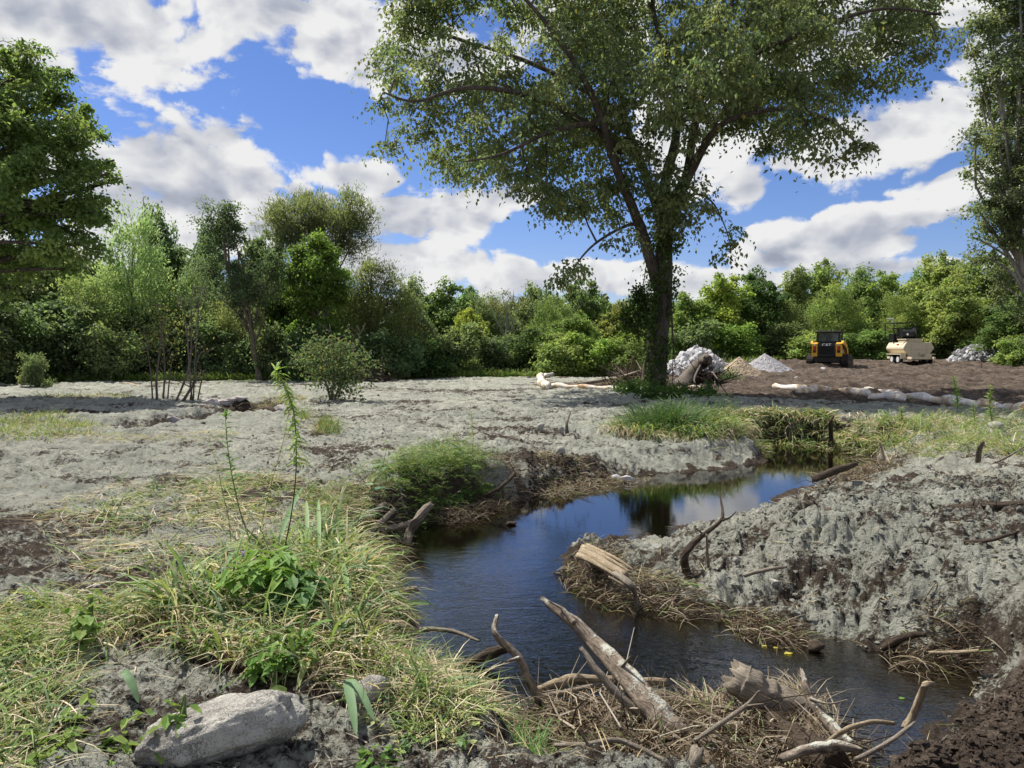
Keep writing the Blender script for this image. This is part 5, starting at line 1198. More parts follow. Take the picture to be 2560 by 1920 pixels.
def rock_pile(label, name, cx, base, Y0, halfw, hpx, n, size, seed, m='rock', dep=1.6, cols=None):
    rs = np.random.RandomState(seed); c = PY(cx, base, Y0); z0 = gz(c.x, Y0, False) - .1; px = FP / Y0; R = halfw / px; H = (EYE + (HZ - hpx) / px) - z0
    r = empty(name, (c.x, Y0, z0), label, 'rock pile'); ms = []
    for k in range(8):
        v, f = rock_arr(2, seed * 10 + k, (size, size * .8, size * .6), .28); mb = MB(); cc = (cols or [(1, 1, 1), (.9, .9, .92), (1, .97, .93), (.8, .8, .82)])[k % 4]; mb.add(v, None, f, cc); ms.append(mb.mesh('rock', M[m], False))
    # core so that nothing shows between the rocks
    v, f = ico(3); v = v * np.array([R * .86, R * .8, H * .84]); v = v[:]; v[:, 2] = np.maximum(v[:, 2], -.2); mb = MB(); mb.add(v * (1 + .08 * n3(v, 3, 2))[:, None], None, f, (.35, .35, .35)); o = link('pile_core', mb.mesh('pile_core', M[m]), r); o['kind'] = 'stuff'
    for k in range(n):
        a = rs.rand() * 2 * PI; q = rs.rand() ** .6; 
        if math.sin(a) > .35: a = -a
        x, y = math.cos(a) * q * R, math.sin(a) * q * R * .95
        z = H * max(0, 1 - q ** dep) ** .72 * (.92 + .12 * rs.rand()) + rs.rand() * size * .25
        o = link('rock', ms[rs.randint(8)], r, (x, y, z)); s = .55 + .7 * rs.rand(); o.scale = (s, s * (.8 + .4 * rs.rand()), s * (.8 + .4 * rs.rand())); o.rotation_euler = tuple(rs.rand(3) * 6.28)
rock_pile('mound of light grey boulders right of the maple trunk', 'rock_pile', 1506, 800, 43, 68, 760, 230, .34, 3, dep=1.4)
rock_pile('low heap of broken pale rubble at the far right', 'rubble_pile', 2108, 770, 52, 56, 749, 230, .26, 5, dep=1.3, cols=[(.8, .8, .8), (.25, .25, .26), (1.05, 1.05, 1.05), (.4, .4, .42)])
def loose():
    rs = np.random.RandomState(31); ms = []
    for k in range(4):
        v, f = rock_arr(2, 700 + k, (.17, .14, .10), .3); mb = MB(); mb.add(v, None, f, (1.1, 1.1, 1.1)); ms.append(mb.mesh('loose_rock', M['rock']))
    for i in range(28):
        dx = 1552 + i * 3.4; dy = 797 + (dx - 1552) * .13 + rs.randn() * 6; h = P(dx, dy, .25); zz = gz(h.x, h.y)
        o = link('loose_rock', ms[i % 4], None, (h.x, h.y, zz + .02)); o.rotation_euler = tuple(rs.rand(3) * 6); s = .6 + .8 * rs.rand(); o.scale = (s, s, s)
        tag(o, ORD[i] + ' from the left of the loose white rocks spilled below the boulder mound', 'rock', 'loose rocks beside the boulder mound')
    for lb, dx, dy in (('small white stone on the dark soil behind the loader', 1778, 797), ('small pale stone on the dark soil left of the loader', 1722, 813), ('small white stone near the rubble heap on dark soil', 2045, 765)):
        h = hit(dx, dy); o = link('loose_rock', ms[0], None, (h.x, h.y, gz(h.x, h.y) + .04)); tag(o, lb, 'rock')
loose()
def cone(label, name, cx, base, top, Y0, halfw, col, seed):
    c = PY(cx, base, Y0); z0 = gz(c.x, Y0, False) - .1; px = FP / Y0; R = halfw / px; H = EYE + (HZ - top) / px - z0
    nr, na = 60, 150; r = np.linspace(0, 1, nr); a = np.arange(na) / na * 2 * PI; Rr, A = np.meshgrid(r, a, indexing='ij')
    rad = R * Rr * (1 + .08 * vn(A * 1.5, A * 0, seed)); X = rad * np.cos(A); Y = rad * np.sin(A) * .9
    Z = H * (np.sqrt(np.maximum(0, (1 - Rr)) ** 2 + .0015) - .0387) + .05 * fbm(X * 2, Y * 2, 4, seed) + .025 * vn(X * 14, Y * 14, seed) - .25 * (Rr > .97)
    i = np.arange(nr - 1)[:, None] * na; j = np.arange(na)[None, :]; k = (j + 1) % na
    mb = MB(); mb.add(np.stack([X, Y, Z], -1).reshape(-1, 3), np.stack([i + j, i + na + j, i + na + k, i + k], -1).reshape(-1, 4))
    m, nt, b = mat(name, .95, .1); n = NT(nt); o_ = n.obj(); v = n('ShaderNodeTexVoronoi'); v.inputs['Scale'].default_value = 16; nt.links.new(o_, v.inputs['Vector'])
    sp = n('ShaderNodeSeparateColor'); nt.links.new(v.outputs['Color'], sp.inputs[0])
    nt.links.new(n.ramp(sp.outputs[0], [(0, tuple(x * .55 for x in col)), (1, tuple(x * 1.35 for x in col))]), b.inputs['Base Color']); nt.links.new(n.bump(v.outputs['Distance'], .8, .05), b.inputs['Normal'])
    o = link(name, mb.mesh(name, m, True), None, (c.x, Y0, z0)); tag(o, label, 'gravel pile', kind=None)
cone('tan gravel cone between the boulder mound and the grey cone', 'gravel_pile', 1597, 795, 768, 42.0, 56, (.40, .32, .23), 2)
cone('taller grey gravel cone right of the tan one', 'gravel_pile', 1652, 795, 761, 44.5, 68, (.34, .335, .35), 4)

# ------------------------------------------------------------------ erosion socks
def sock_mat():
    m, nt, b = mat('sock_fabric', .85, .2); n = NT(nt); L = nt.links; o = n.obj()
    t = n.noise(2.6, 5, .65, o); u = n.noise(12, 4, .7, o)
    c = n.ramp(t, [(.38, (.40, .24, .12)), (.48, (.60, .50, .38)), (.56, (.74, .71, .66))])
    L.new(n.mix(n.m('MULTIPLY', n.m('SUBTRACT', u, .58), 4.0, True), c, (.30, .20, .12)), b.inputs['Base Color']); L.new(n.bump(u, .5, .03), b.inputs['Normal']); return m
M['sock'] = sock_mat()
def sock(label, pts, rpx, seed, group=None, lumps=1.):
    """a fabric tube filled with fibre lying on the ground"""
    rs = np.random.RandomState(seed); w = [hit(*p) for p in pts]; t = np.linspace(0, len(w) - 1, 12 * (len(w) - 1) + 1)
    q = np.stack([np.interp(t, range(len(w)), [p[k] for p in w]) for k in range(3)], 1)
    R = rpx * 1.3 / FP * q[:, 1].mean(); s = np.concatenate([[0], np.cumsum(np.linalg.norm(np.diff(q, axis=0), axis=1))])
    r = R * (1 + .16 * np.sin(s * 3.4 / lumps + seed) + .12 * vn(s * 2.2, s * 0, seed)); e = np.minimum(s, s[-1] - s); r = r * np.sqrt(np.clip(e / (R * 1.2), .03, 1))
    q[:, 2] = terrain(q[:, 0], q[:, 1], False) + r * .72 + .05; q[:, 0] += .05 * vn(s * .9, s * 0, seed + 3)
    V, F, f3 = tube_arr(q, r, 14, .07, seed, True); V[:, 2] = q[:, 2].min() - r.max() + (V[:, 2] - (q[:, 2].min() - r.max()))
    O = q[0].copy(); O[2] -= r[0]; mb = MB(); mb.add(V - O, F, f3)
    tag(link('erosion_sock', mb.mesh('erosion_sock', M['sock'], True), None, tuple(O)), label, 'erosion sock', group)
g = 'white fabric socks round the dark soil'
sock('thin tapering white sock at the far left end of the right-hand row', [(1668,842),(1700,846),(1745,850)], 5.5, 2, g)
sock('white sock second in the right-hand row', [(1725,855),(1765,850),(1810,853),(1850,856),(1880,860)], 6.5, 3, g)
sock('short upper sock lying behind the third one in the right-hand row', [(1865,850),(1900,853),(1945,858)], 5, 8, g)
sock('greyish white sock in the middle of the right-hand row', [(1872,866),(1915,866),(1955,870)], 7.5, 4, g)
sock('white sock with brown stains right of the middle one', [(1950,866),(1995,869),(2035,876)], 7, 5, g)
sock('plump white sock in front of the dark soil, fourth along the row', [(2028,876),(2075,880),(2120,886)], 8, 6, g)
sock('brown-stained sock just left of the last one at the right edge', [(2115,884),(2150,889),(2182,895)], 8, 7, g)
sock('plump white sock cut by the right edge of the photo', [(2175,893),(2205,899),(2260,908)], 10.5, 9, g)
sock('long white sock along the front of the dark ring left of the maple', [(1178,838),(1230,842),(1300,845),(1370,849),(1420,850)], 4.2, 10, g, .7)
sock('white sock closing the left end of the dark ring', [(1168,818),(1167,826),(1171,838),(1184,843)], 5.5, 11, g, .6)
sock('thin white sock along the back of the dark ring', [(1176,817),(1220,813),(1290,812),(1335,812)], 3.4, 12, g, .6)
sock('small end of a white sock right of the maple foot', [(1462,848),(1490,845),(1525,843)], 4, 13, g, .6)

# ------------------------------------------------------------------ logs and branches
def log(label, pts, rad, m='log', name='branch', cat='branch', seed=None, forks=(), seg=10, rough=.12, group=None):
    s = hash_(label) if seed is None else seed; rs = np.random.RandomState(s)
    q = np.array([tuple(P(*p)) for p in pts]); O = q[0].copy(); rad = np.array(rad if len(rad) == len(q) else np.interp(np.linspace(0, 1, len(q)), np.linspace(0, 1, len(rad)), rad))
    sub = 10 if seg >= 10 else 5
    grains = []
    def bits(q, rad, seg, s):
        V, F, f3 = tube_arr(q - O, rad, seg, 0, s, True, sub)
        n = (len(V) - 2) // seg; idx = np.arange(len(V) - 2); ring = idx // seg; an = (idx % seg) / seg * 2 * PI
        cen = V[:-2].reshape(n, seg, 3).mean(1)[ring]; k = 1 + rough * (1.0 * vn(an * 1.6, ring * .10, s) + 1.1 * vn(an * 5.5, ring * .07, s + 3) + .35 * vn(an * 2, ring * 1.3, s + 5))
        V[:-2] = cen + (V[:-2] - cen) * k[:, None]
        dd = np.linalg.norm(np.diff(cen[::seg], axis=0), axis=1); sl = np.concatenate([[0], np.cumsum(dd)])[ring]; r_ = rad.mean()
        gr = np.c_[np.cos(an) * r_, np.sin(an) * r_, sl * .16]; gr = np.vstack([gr, gr[0], gr[-1]])
        tg = V[-seg - 2:-2].mean(0) - V[-2 * seg - 2:-seg - 2].mean(0); tg /= np.linalg.norm(tg) + 1e-9; tg0 = V[:seg].mean(0) - V[seg:2 * seg].mean(0); tg0 /= np.linalg.norm(tg0) + 1e-9
        V[-seg - 2:-2] += tg * (rs.rand(seg, 1) - .3) * r_ * 1.3; V[:seg] += tg0 * (rs.rand(seg, 1) - .3) * r_ * 1.3
        grains.append(gr)
        cen2 = vn(ring * .35, ring * 0, s + 8) ; V[:-2, 2] += cen2 * rad.mean() * .16; V[:-2, 0] += vn(ring * .3, ring * 0 + 5, s + 8) * rad.mean() * .16
        return V, F, f3
    mb = MB(); mb.add(*bits(q, rad, seg, s))
    def made(nm, mb):
        me = mb.mesh(nm, M[m], True); a_ = me.attributes.new('Grain', 'FLOAT_VECTOR', 'POINT'); a_.data.foreach_set('vector', grains[-1].astype(np.float32).ravel()); return me
    o = link(name, made(name, mb), None, tuple(O)); tag(o, label, cat, group)
    for fp, fr in forks:
        f = np.array([tuple(P(*p)) for p in fp]); mb = MB(); mb.add(*bits(f, np.linspace(fr, fr * .3, len(f)), 6, s + 1)); link('side_branch', made('side_branch', mb), o)
    return o
log('thick weathered log leaning out of the debris into the stream, its broken tip raised', [(1175,1296,.02),(1225,1335,-.06),(1283,1384,-.16),(1361,1465,-.26),(1420,1540,-.36),(1462,1590,-.45)], [.014,.034,.050,.064,.072,.078], seg=22, name='log', cat='log', forks=[([(1240,1345,-.06),(1215,1315,0),(1185,1298,.05)], .018), ([(1345,1440,-.2),(1362,1418,-.1)], .012)])
log('thin split pole leaning along the left side of the thick log', [(1258,1402,-.1),(1290,1450,-.2),(1340,1505,-.32),(1394,1550,-.42),(1450,1590,-.5)], [.012,.022,.028,.03,.03], 'wood', 'split_pole', 'pole', seg=12)
log('pale barkless pole lying level behind the thick log', [(1150,1492,-.5),(1195,1478,-.46),(1240,1467,-.44),(1330,1468,-.44),(1440,1474,-.45)], [.016,.03,.03,.028,.026], 'wood_pale', 'pole', 'pole', seg=12)
log('grey pole just below the pale barkless pole', [(1148,1512,-.5),(1200,1500,-.46),(1260,1488,-.44),(1300,1480,-.44)], [.016,.02,.02,.014], 'wood', 'pole', 'pole')
log('crooked spattered branch standing up left of the thick log', [(1072,1334,.0),(1069,1368,-.06),(1098,1398,-.14),(1125,1430,-.22),(1141,1467,-.32),(1172,1518,-.46)], [.014,.019,.022,.026,.028,.028], seg=14, forks=[([(1121,1420,-.18),(1098,1428,-.2),(1080,1438,-.25)], .012)])
log('forked branch reaching right across the water from the left bank', [(740,1350,-.3),(790,1363,-.38),(875,1378,-.43),(907,1362,-.40),(972,1362,-.40),(1035,1385,-.42)], [.024,.022,.022,.02,.016,.008], 'wood', seg=12, forks=[([(905,1362,-.4),(880,1332,-.3),(828,1308,-.2),(790,1302,-.12)], .02), ([(875,1378,-.43),(868,1392,-.5),(850,1400,-.55)], .01)])
log('dark wet snag in the water left of the crooked branch', [(985,1440,-.56),(1020,1430,-.52),(1060,1412,-.47),(1092,1402,-.42)], [.012,.03,.04,.026], 'wood_dark', 'snag', 'snag', seg=12)
log('broad sawn log end sticking up in the middle of the debris dam', [(1592,1468,-.27),(1622,1486,-.31),(1668,1512,-.38),(1725,1545,-.47)], [.098,.102,.104,.104], 'wood', 'log', 'log', seg=24, rough=.07)
log('dark sunken log in front of the sawn log end', [(1660,1560,-.45),(1700,1590,-.44),(1745,1620,-.42),(1800,1655,-.4)], [.06,.08,.085,.085], 'wood_dark', 'log', 'log', seg=16)
log('spattered branch slanting through the right part of the debris dam', [(1731,1448,-.2),(1740,1480,-.25),(1755,1515,-.32),(1789,1560,-.38),(1836,1612,-.42)], [.010,.020,.026,.030,.032], seg=14, forks=[([(1752,1510,-.3),(1790,1520,-.28),(1830,1512,-.26)], .01)])
log('pale broken stub curving up at the edge of the dark soil', [(2018,1478,-.05),(1999,1480,-.03),(1988,1510,-.14),(1973,1540,-.24),(1955,1572,-.32)], [.009,.017,.018,.020,.022], 'wood_pale', 'stub', 'stub', seg=12)
log('thin stick lying on the dark soil at the bottom right', [(1850,1640,-.1),(1905,1612,-.08),(1950,1582,-.05),(1975,1560,-.02)], [.010,.010,.009,.005], 'wood')
log('split yellow timber lying on the debris spit of the right bank', [(1256,1190,-.26),(1300,1212,-.25),(1352,1242,-.27)], [.030,.038,.034], 'wood_pale', 'split_timber', 'timber', seg=6, rough=.2, forks=[([(1262,1182,-.25),(1310,1204,-.24),(1362,1236,-.26)], .03), ([(1252,1200,-.28),(1296,1222,-.28),(1340,1250,-.3)], .034), ([(1270,1178,-.27),(1330,1206,-.25),(1368,1230,-.28)], .022)])
log('crooked branch continuing below the split timber', [(1330,1240,-.26),(1362,1262,-.28),(1372,1290,-.42),(1376,1320,-.55)], [.03,.028,.018,.014], 'wood')
log('thin pale stick slanting from the spit into the water', [(1315,1246,-.25),(1365,1274,-.34),(1440,1312,-.5)], [.010,.009,.006], 'wood_pale')
log('dark crooked snag standing on the near edge of the right mound', [(1553,1062,.22),(1560,1098,.12),(1556,1125,.05),(1520,1155,-.02),(1490,1182,-.12),(1478,1205,-.22),(1484,1236,-.38)], [.007,.013,.017,.021,.026,.032,.038], 'wood_dark', 'snag', 'snag', seg=16, rough=.2, forks=[([(1556,1125,.05),(1575,1118,.1),(1590,1105,.14)], .014), ([(1520,1155,-.02),(1502,1140,.05)], .012)])
log('thin upright post right beside the dark crooked snag', [(1526,1156,-.0),(1528,1190,-.16),(1530,1228,-.34)], [.010,.013,.016], 'log', 'stake', 'stick')
log('short grey stick lying right of the dark crooked snag', [(1608,1244,-.2),(1650,1232,-.15),(1700,1224,-.1)], [.016,.016,.01], 'wood')
log('long dark log half buried across the right mound', [(2012,1103,.14),(2070,1098,.2),(2140,1094,.25),(2212,1092,.28),(2270,1092,.28)], [.024,.038,.04,.04,.036], 'wood_dark', 'log', 'log', seg=14, forks=[([(2150,1092,.27),(2152,1078,.32)], .012), ([(2100,1094,.24),(2106,1082,.3)], .012)])
log('dark thin stick below the long buried log', [(2075,1170,.1),(2130,1168,.14),(2165,1160,.18),(2200,1148,.2)], [.012,.014,.014,.01], 'wood_dark')
log('pale root lying level at the foot of the right mound', [(2008,1410,-.42),(2060,1409,-.4),(2114,1406,-.36)], [.012,.014,.012], 'wood_pale', 'driftwood', 'root')
log('dark root bundle at the water line under the right mound', [(1905,1398,-.5),(1960,1375,-.4),(2000,1370,-.35)], [.028,.03,.016], 'wood_dark', 'driftwood', 'root', forks=[([(1925,1395,-.5),(1975,1390,-.42)], .02)])
log('weathered split stump leaning in the water at the left bank', [(877,1176,-.56),(886,1145,-.42),(905,1118,-.26),(930,1090,-.12)], [.055,.052,.05,.03], 'wood', 'stump', 'stump', seg=18, rough=.25)
log('brown log lying against the split stump', [(815,1142,-.34),(850,1140,-.38),(898,1126,-.38)], [.04,.042,.03], 'wood', 'log', 'log', seg=14)
log('pale barkless log on the left bank under the weeds', [(748,1152,-.22),(790,1118,-.16),(832,1088,-.10)], [.04,.045,.03], 'wood', 'log', 'log', seg=14)
log('second pale log beside the first on the left bank', [(775,1165,-.3),(815,1135,-.24),(850,1100,-.18)], [.035,.035,.025], 'wood', 'log', 'log', seg=12)
log('dark wet log at the water line below the split stump', [(820,1180,-.52),(860,1172,-.54),(885,1170,-.56)], [.03,.032,.02], 'wood_dark', 'log', 'log', seg=12)
log('slanting dark stick leaning into the bend of the stream', [(996,1100,-.56),(1040,1074,-.38),(1075,1056,-.28),(1112,1024,-.12)], [.012,.018,.022,.03], 'wood_dark', forks=[([(1075,1056,-.28),(1110,1052,-.35)], .012)])
log('short upright dark twig on the peninsula', [(1226,938,-.1),(1224,915,.12),(1232,892,.3)], [.04,.03,.014], 'bark_mid', 'dead_twig', 'twig', forks=[([(1224,915,.12),(1218,905,.2)], .014)])
log('brown root end with pale splinters at the left bank', [(820,1290,-.35),(858,1280,-.38),(900,1272,-.42)], [.03,.03,.024], 'wood', 'driftwood', 'root', seg=12)
log('reddish wet root hanging down the left bank', [(740,1300,-.1),(800,1318,-.26),(850,1325,-.4),(900,1350,-.45)], [.03,.03,.024,.01], 'wood_dark', 'driftwood', 'root')
log('dark stump post standing on the far grass bank', [(1794,962,-.5),(1796,940,-.2),(1794,915,.1),(1800,900,.25)], [.05,.045,.035,.02], 'wood_dark', 'stump', 'stump', seg=12, rough=.3)
log('small leaning stub on the right mound crest', [(2113,995,.15),(2117,970,.35),(2124,955,.48)], [.04,.035,.02], 'bark_mid', 'stub', 'stub')
log('dead twig at the right crest of the mound', [(2150,1000,.2),(2180,985,.3),(2212,965,.42)], [.012,.012,.008], 'bark_mid')
log('broken log lying at the tip of the right bank', [(1755,1035,-.35),(1800,1018,-.22),(1850,1002,-.12)], [.05,.06,.03], 'wood_dark', 'log', 'log', seg=12, rough=.3)
log('upright splintered stub among roots at the right bank tip', [(1908,992,-.02),(1904,968,.15),(1900,955,.25)], [.03,.02,.012], 'wood', 'stub', 'stub')
log('pale branch in front of the left creek', [(258,864,-.1),(290,862,-.05),(330,868,-.1)], [.05,.06,.03], 'wood', 'branch')
log('dark branch on the far edge of the creek pool', [(560,884,-.1),(585,882,.1),(600,900,-.1)], [.03,.06,.04], 'wood_dark', 'branch')
log('pale planks of split wood lying near the wood edge at left', [(22,818,.05),(34,826,.05),(44,833,.05)], [.04,.06,.04], 'wood_pale', 'split_wood', 'wood')
log('pale broken wood lying near the saplings at the grass edge', [(265,826,.08),(285,830,.08),(302,836,.05)], [.03,.05,.04], 'wood_pale', 'split_wood', 'wood')
log('spattered root arch at the bottom centre of the picture', [(1180,1659,-.15),(1240,1630,-.1),(1310,1640,-.1),(1380,1655,-.15)], [.014,.016,.016,.012], 'log', 'driftwood', 'root')
log('long grey stick across the bottom centre', [(1200,1610,-.2),(1270,1608,-.15),(1340,1600,-.15),(1430,1640,-.2),(1480,1662,-.2)], [.012,.013,.013,.012,.01], 'wood', forks=[([(1270,1608,-.15),(1250,1575,-.05)], .008)])
log('stout brown stub at the bottom edge', [(1492,1668,-.25),(1500,1640,-.2),(1506,1622,-.18)], [.03,.03,.028], 'wood', 'stub', 'stub', seg=12)
log('pale spattered root along the bottom right of the dam', [(1690,1640,-.2),(1740,1620,-.16),(1800,1612,-.15),(1860,1622,-.15)], [.02,.026,.026,.016], 'log', 'driftwood', 'root', seg=12)
log('forked grey twig rising over the debris dam', [(1500,1600,-.3),(1560,1560,-.22),(1612,1525,-.15),(1640,1492,-.05)], [.010,.012,.012,.006], 'wood', forks=[([(1612,1525,-.15),(1650,1520,-.1)], .007)])
log('bleached root arch left of the pale stub', [(1790,1600,-.28),(1830,1575,-.2),(1880,1560,-.2),(1930,1562,-.25)], [.010,.013,.013,.010], 'wood_pale', 'driftwood', 'root')
log('pale wood knuckle at the left end of the dam', [(975,1475,-.38),(1010,1480,-.34),(1050,1485,-.34),(1090,1500,-.4)], [.02,.032,.034,.02], 'wood_pale', 'driftwood', 'root', seg=12, rough=.2)

def sticks(mb, P0, H, el, ln, r, col):
    """thin three-sided twigs, slightly bent"""
    n = len(P0); d = np.stack([np.cos(H) * np.cos(el), np.sin(H) * np.cos(el), np.sin(el)], 1); s = np.stack([-np.sin(H), np.cos(H), 0 * H], 1); u = np.cross(d, s)
    rs = np.random.RandomState(n); b = (s * rs.randn(n, 1) + u * rs.randn(n, 1)) * .09 * ln[:, None]
    R = []; 
    for t, k in ((0, 1), (.5, .85), (1, .35)):
        c = P0 + d * (ln * t)[:, None] + b * (1 - (2 * t - 1) ** 2)
        for a in (0, 2.1, 4.2): R.append(c + (s * math.cos(a) + u * math.sin(a)) * (r * k)[:, None])
    V = np.stack(R, 1).reshape(-1, 3); o = (np.arange(n) * 9)[:, None]
    f = np.array([(g * 3 + i, g * 3 + (i + 1) % 3, g * 3 + 3 + (i + 1) % 3, g * 3 + 3 + i) for g in (0, 1) for i in range(3)])
    mb.add(V, (o[:, :, None] + f[None]).reshape(-1, 4), None, np.repeat(col, 9, axis=0))
def debris():
    rs = np.random.RandomState(61)
    BRN = [(.20, .15, .10), (.28, .22, .15), (.12, .09, .06), (.36, .30, .21), (.08, .06, .045)]
    DST = [(.32, .265, .18), (.22, .175, .12), (.44, .38, .28), (.16, .12, .085), (.26, .23, .15)]
    def pile(poly, n, ht, z0, ln, r, pal, name, label, hd=None, straws=0, el=.35, floor=ZW + .0, straw_ln=(.1, .35)):
        mb = MB(); q = np.array([tuple(P(a, b, z0))[:2] for a, b in poly]); p, _ = in_poly(q, n, rs, True); d, _ = poly_dist(p[:, 0], p[:, 1], q)
        top = np.maximum(terrain(p[:, 0], p[:, 1], False), floor) ; z = top + ht * rs.rand(n) * np.clip(-d * 6, .15, 1)
        H = rs.rand(n) * 6.28 if hd is None else hd + rs.randn(n) * .7
        sticks(mb, np.c_[p, z], H, rs.randn(n) * el, ln[0] + (ln[1] - ln[0]) * rs.rand(n) ** 1.5, r[0] + (r[1] - r[0]) * rs.rand(n) ** 3, pick(pal, n, rs, .3))
        if straws:
            p, _ = in_poly(q, straws, rs, True); d, _ = poly_dist(p[:, 0], p[:, 1], q); z = np.maximum(terrain(p[:, 0], p[:, 1], False), floor) + ht * (.3 + .8 * rs.rand(straws)) * np.clip(-d * 6, .15, 1)
            g_ = rs.rand(straws) < .12
            V, F, C = blades(np.c_[p, z], rs.rand(straws) * 6.28 if hd is None else hd + rs.randn(straws) * .9, .9 + .7 * rs.rand(straws), straw_ln[0] + (straw_ln[1] - straw_ln[0]) * rs.rand(straws), .003 + .006 * rs.rand(straws), np.where(g_[:, None], pick(GREEN, straws, rs), pick(DST, straws, rs)), rs, .8, 3); mb.add(V, F, None, C)
        stuff(name, mb, 'grass', label, 'debris')
    pile([(1090,1500),(1250,1490),(1500,1490),(1600,1500),(1720,1510),(1800,1560),(1870,1600),(1900,1659),(1700,1740),(1500,1760),(1280,1730),(1180,1620)], 4600, .15, -.42, (.08, .42), (.002, .007), BRN, 'debris_dam', 'tangle of twigs and straw damming the stream at the bottom', straws=1100)
    pile([(1130,1510),(1300,1500),(1500,1500),(1720,1520),(1860,1610),(1800,1690),(1400,1700),(1200,1620)], 130, .20, -.42, (.25, .8), (.005, .016), [(.24, .19, .14), (.34, .29, .22), (.15, .115, .085), (.46, .42, .35)], 'dam_branches', 'thicker dead branches lying criss-cross through the debris dam', straws=0, el=.22)
    pile([(1470,1490),(1600,1500),(1640,1540),(1560,1570),(1460,1540)], 500, .17, -.4, (.08, .3), (.002, .005), BRN, 'twig_bundle', 'bundle of straw and twigs in the middle of the dam', straws=700, hd=2.2)
    pile([(1700,1450),(1760,1450),(1800,1520),(1860,1580),(1800,1600),(1740,1540)], 900, .20, -.36, (.08, .3), (.002, .005), BRN, 'twig_bundle', 'bundle of fine roots and straw on the slanting branch', straws=700, hd=2.2)
    pile([(1192,1215),(1230,1195),(1320,1200),(1400,1230),(1500,1270),(1550,1300),(1470,1318),(1380,1302),(1290,1288),(1230,1258)], 1500, .09, -.44, (.06, .32), (.002, .005), BRN, 'spit_debris', 'mat of straw and twigs on the spit of the right bank', straws=650, hd=-.5)
    pile([(1530,1300),(1600,1290),(1700,1310),(1750,1360),(1690,1375),(1600,1350)], 700, .07, -.44, (.06, .26), (.002, .005), BRN, 'bank_debris', 'clump of roots and straw on the right bank below the mound', straws=260, hd=-.8)
    pile([(1900,1380),(2010,1360),(2120,1380),(2130,1420),(2000,1430),(1920,1420)], 500, .14, -.45, (.06, .3), (.002, .006), BRN, 'root_tangle', 'tangle of dangling roots under the foot of the right mound', straws=150, hd=-.3)
    pile([(780,1290),(850,1260),(880,1300),(850,1340),(790,1350)], 900, .16, -.42, (.05, .25), (.002, .005), BRN, 'root_clump', 'dark root clump with splinters at the left water edge', straws=350, hd=0)
    pile([(900,1090),(1000,1100),(1100,1070),(1140,1030),(1060,1040),(980,1080)], 1100, .14, -.35, (.08, .4), (.002, .006), BRN, 'root_fringe', 'fringe of dead roots below the bright bank clump', straws=300)
    pile([(1150,1000),(1300,1010),(1420,1010),(1300,1038),(1180,1050)], 700, .08, -.35, (.08, .35), (.002, .006), BRN, 'peninsula_straw', 'straw and roots on the cut bank of the peninsula', straws=900)
    pile([(690,1120),(800,1080),(880,1110),(850,1180),(740,1190)], 700, .12, -.2, (.08, .35), (.002, .006), BRN, 'bank_twigs', 'dark twigs among the logs at the left bank', straws=500)
    pile([(1740,1040),(1800,1010),(1880,985),(1940,975),(1960,1000),(1860,1030)], 700, .22, -.3, (.15, .6), (.003, .010), BRN, 'bank_tip_roots', 'heap of roots at the tip of the right bank beside the pool', straws=300)
    # twigs on the ground
    mb = MB(); n = 1500; th = (rs.rand(n) - .5) * 1.3; r = 3 + 24 * rs.rand(n) ** 1.6; x = r * np.sin(th); y = r * np.cos(th); d, _ = poly_dist(x, y, CH_XY); k = d > .1; x, y, r = x[k], y[k], r[k]; n = len(x)
    sticks(mb, np.c_[x, y, terrain(x, y) + .006], rs.rand(n) * 6.28, rs.randn(n) * .12, .04 + .3 * rs.rand(n) ** 2.5, (.0015 + .004 * rs.rand(n) ** 2) * (.6 + r / 14), pick([(.12, .10, .08), (.30, .26, .2), (.06, .05, .04), (.42, .38, .3)], n, rs, .3))
    stuff('ground_twigs', mb, 'grass', 'thin twigs scattered over the sprayed ground', 'twigs')
    mb = MB(); n = 900; v0, f0 = ico(1); th = (rs.rand(n) - .5) * 1.35; r = 5 + 30 * rs.rand(n); x = r * np.sin(th); y = r * np.cos(th); d, _ = poly_dist(x, y, CH_XY); k = (d > .3) & (soil_zone(x, y) < .3); x, y, r = x[k], y[k], r[k]; n = len(x)
    sz = .012 + .045 * rs.rand(n) ** 4; V = v0[None] * (.5 + .8 * rs.rand(n, len(v0), 1)) * sz[:, None, None] * (.6 + .8 * rs.rand(n, 1, 3)) + np.c_[x, y, terrain(x, y)][:, None, :]
    mb.add(V.reshape(-1, 3), None, (f0[None] + (np.arange(n) * len(v0))[:, None, None]).reshape(-1, 3), np.repeat(pick([(.5, .48, .42), (.62, .6, .54), (.25, .2, .16)], n, rs), len(v0), 0))
    stuff('ground_stones', mb, 'rock', 'small stones and lumps scattered over the sprayed ground', 'stones')
    mb = MB(); n = 5200; th = (rs.rand(n) - .5) * 1.35; r = 3.2 + 22 * rs.rand(n) ** 1.4; x = r * np.sin(th); y = r * np.cos(th); d, _ = poly_dist(x, y, CH_XY); k = (d > .05) & (vn(x * .9, y * .9, 321) > -.1) & (soil_zone(x, y) < .4); x, y, r = x[k], y[k], r[k]; n = len(x)
    V, F, C = blades(np.c_[x, y, terrain(x, y) + .008], rs.rand(n) * 6.28, 1.2 + .35 * rs.rand(n), .05 + .16 * rs.rand(n), (.002 + .003 * rs.rand(n)) * (.7 + r / 12), pick(STRAW + [(.20, .16, .11), (.14, .2, .07)], n, rs), rs, .3, 3); mb.add(V, F, None, C)
    stuff('ground_straw', mb, 'grass', 'loose bits of straw scattered over the sprayed ground', 'straw')
